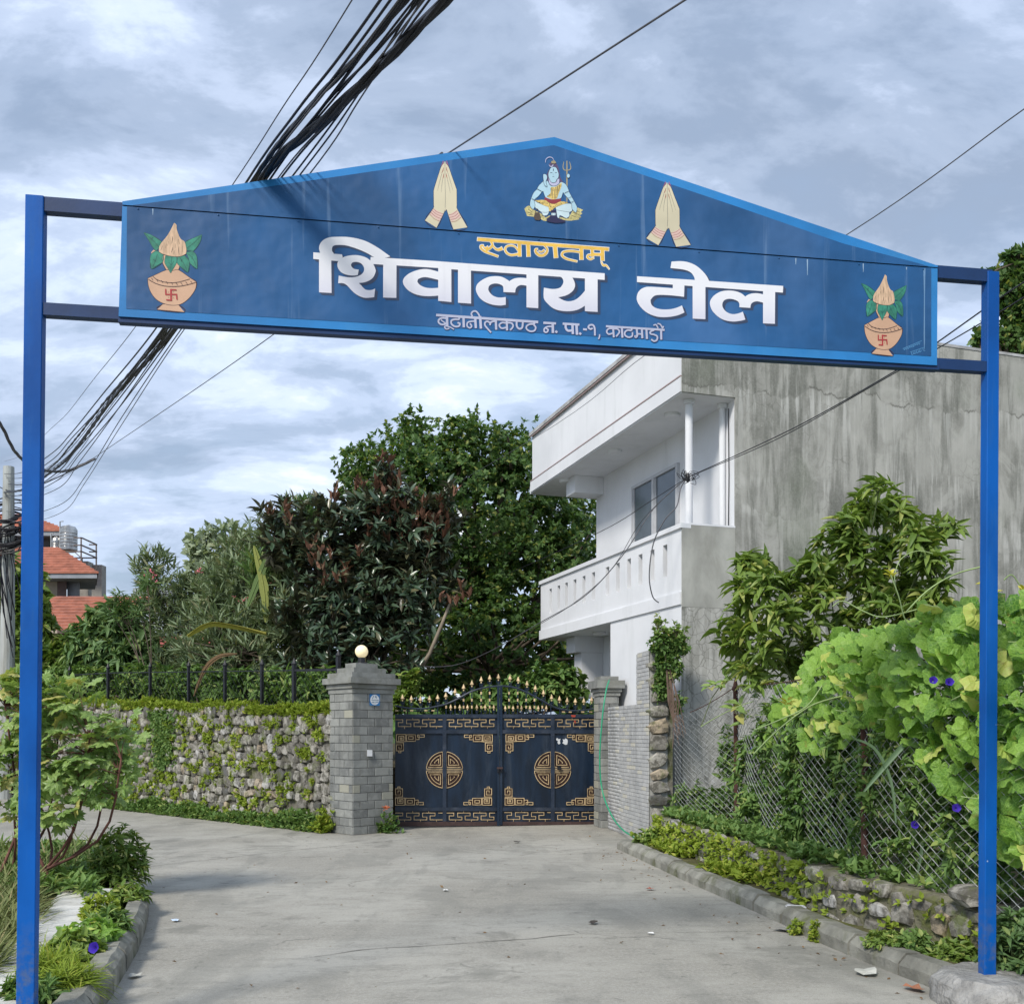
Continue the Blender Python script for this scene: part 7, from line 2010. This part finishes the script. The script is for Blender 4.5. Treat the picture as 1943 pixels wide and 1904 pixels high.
for i, (x, y, rd, h, lb, m_, tt, sz, cat_) in enumerate(((1550, 1712, .15, .28, 'fresh green nettle clump at the corner of the low stone wall', L_BUSH, OVAL, .055, 'weed'), (1680, 1792, .15, .10, 'low clover clump between kerb and low wall', L_BUSH, OVAL, .045, 'weed'), (1735, 1800, .11, .13, 'nettle sprig just right of the low clover clump', L_WEED, OVAL, .05, 'weed'), (1815, 1815, .15, .12, 'small leafy weed beside the concrete footing', L_BUSH, OVAL, .05, 'weed'), (1415, 1640, .2, .22, 'feathery weed clump where the kerb wall turns mossy', L_WEED, LANCE, .06, 'weed'), (1240, 1600, .25, .22, 'broad leaved weed clump at the foot of the tile wall', L_BUSH, OVAL, .075, 'weed'), (1310, 1622, .28, .24, 'pale fern clump behind the start of the right kerb', L_MOSS, TINY, .06, 'fern'), (1925, 1850, .17, .42, 'bushy weed right of the right blue post', L_BUSH2, LANCE, .085, 'weed'))):
    ring_clump('weed_clump', lb, ground(x, y, .12), rd, h, 90 if i < 7 else 120, 8, sz, tt, m_, 130 + i, cat_)
ring_clump('kerb_moss_tuft', 'mossy tuft at the road foot of the right kerb beside the white painted stone', ground(1513, 1772, 0), .07, .14, 60, 7, .03, TINY, L_MOSS, 141, 'weed')
ring_clump('kerb_moss_tuft', 'mossy tuft at the road foot of the right kerb just nearer than the first', ground(1548, 1785, 0), .06, .16, 60, 7, .03, TINY, L_MOSS, 142, 'weed')
# white paint left on kerb stones
for (x, y, r_, lb) in ((1320, 1652, .10, 'white painted lump on the right kerb, far one'), (1505, 1727, .12, 'white painted broken lump on the right kerb, near one')):
    p = ground(x, y, .10); t_ = stone_t(int(x), 9); mb = MB(); mb.add([(p.x + .03 + v[0] * r_ * 1.5, p.y + v[1] * r_, p.z + v[2] * r_ * .8) for v in t_[0]], [tuple(f) for f in t_[1]])
    obj('painted_stone', mb, mat('flaked white paint', (.62, .62, .64), .9, .2, 12, .8, 40, .02, dirt=(.22, .22, .19), dirtamt=.8), None, label=lb, cat='stone', org=p)
# litter
for i, (x, y, sz, c, lb, ct) in enumerate(((334, 1745, .045, (.55, .66, .80), 'crumpled blue white paper scrap on the road left of centre', 'litter'), (845, 1688, .04, (.75, .75, .72), 'torn white paper scrap in the middle of the road', 'litter'), (1233, 1686, .05, (.40, .09, .05), 'red leaf lying near the right kerb', 'leaf'), (1405, 1703, .04, (.55, .30, .26), 'pink leaf beside the right kerb', 'leaf'), (1490, 1763, .10, (.30, .29, .26), 'flat mottled stone piece beside the right kerb', 'litter'), (1645, 1845, .09, (.55, .54, .48), 'curled pale wrapper near the footing', 'litter'), (1735, 1875, .08, (.38, .16, .09), 'curled brown leaf near the concrete footing', 'leaf'), (1235, 1770, .03, (.80, .80, .78), 'tiny white paper near the mid right of the road', 'litter'), (250, 1790, .05, (.26, .13, .08), 'brown leaf at the foot of the left kerb', 'leaf'), (1125, 1750, .05, (.06, .05, .04), 'dark dry leaf on the road right of centre', 'leaf'), (255, 1850, .05, (.40, .40, .36), 'grey leaf scrap close to the left kerb', 'leaf'), (980, 1597, .06, (.05, .045, .04), 'dark leaf on the drive before the gate', 'leaf'))):
    p = ground(x, y, .012); mb = MB(); q = random.Random(i * 7 + 1); ring_ = [(p.x + math.cos(a) * sz * q.uniform(.5, 1.1), p.y + math.sin(a) * sz * q.uniform(.6, 1.2), p.z + q.uniform(0, sz * .35)) for a in [k * 6.283 / 9 for k in range(9)]]
    mb.add(ring_ + [(p.x, p.y, p.z + sz * .12)], [(k, (k + 1) % 9, 9) for k in range(9)])
    obj('scrap' if ct == 'litter' else 'fallen_leaf', mb, flat('scrap %d' % i, c, .8), None, label=lb, cat=ct, org=p)
P = []
for i in range(240):
    if vz.random() < .5: k = int(vz.random() * (len(KRs) - 1)); q_ = KRs[k]; P.append((q_.x - .28 - abs(vz.gauss(0, .25)), q_.y, .006))
    else: P.append((vz.uniform(-4, 1.8), vz.uniform(6.3, 17), .006))
scatter_clumps(P, 1, .035, TINY, L_DEAD, 'fallen_bits', None, 15, kind='stuff', label='sparse crumbs of dead leaf scattered on the road', cat='leaf litter', org=P[0], open_=(1.3, 1.57))
# far hills of trees closing the horizon
P = []
hz_ = random.Random(8)
for i in range(2600):
    x = hz_.uniform(-250, 260); y = hz_.uniform(95, 150); P.append((x, y, hz_.uniform(0, 7.5) ))
scatter_clumps(P, 7, 2.0, TINY, L_WEED, 'far_trees', None, 16, kind='stuff', label='low far belt of trees closing the view behind the houses', cat='trees', org=(0, 120, 0))
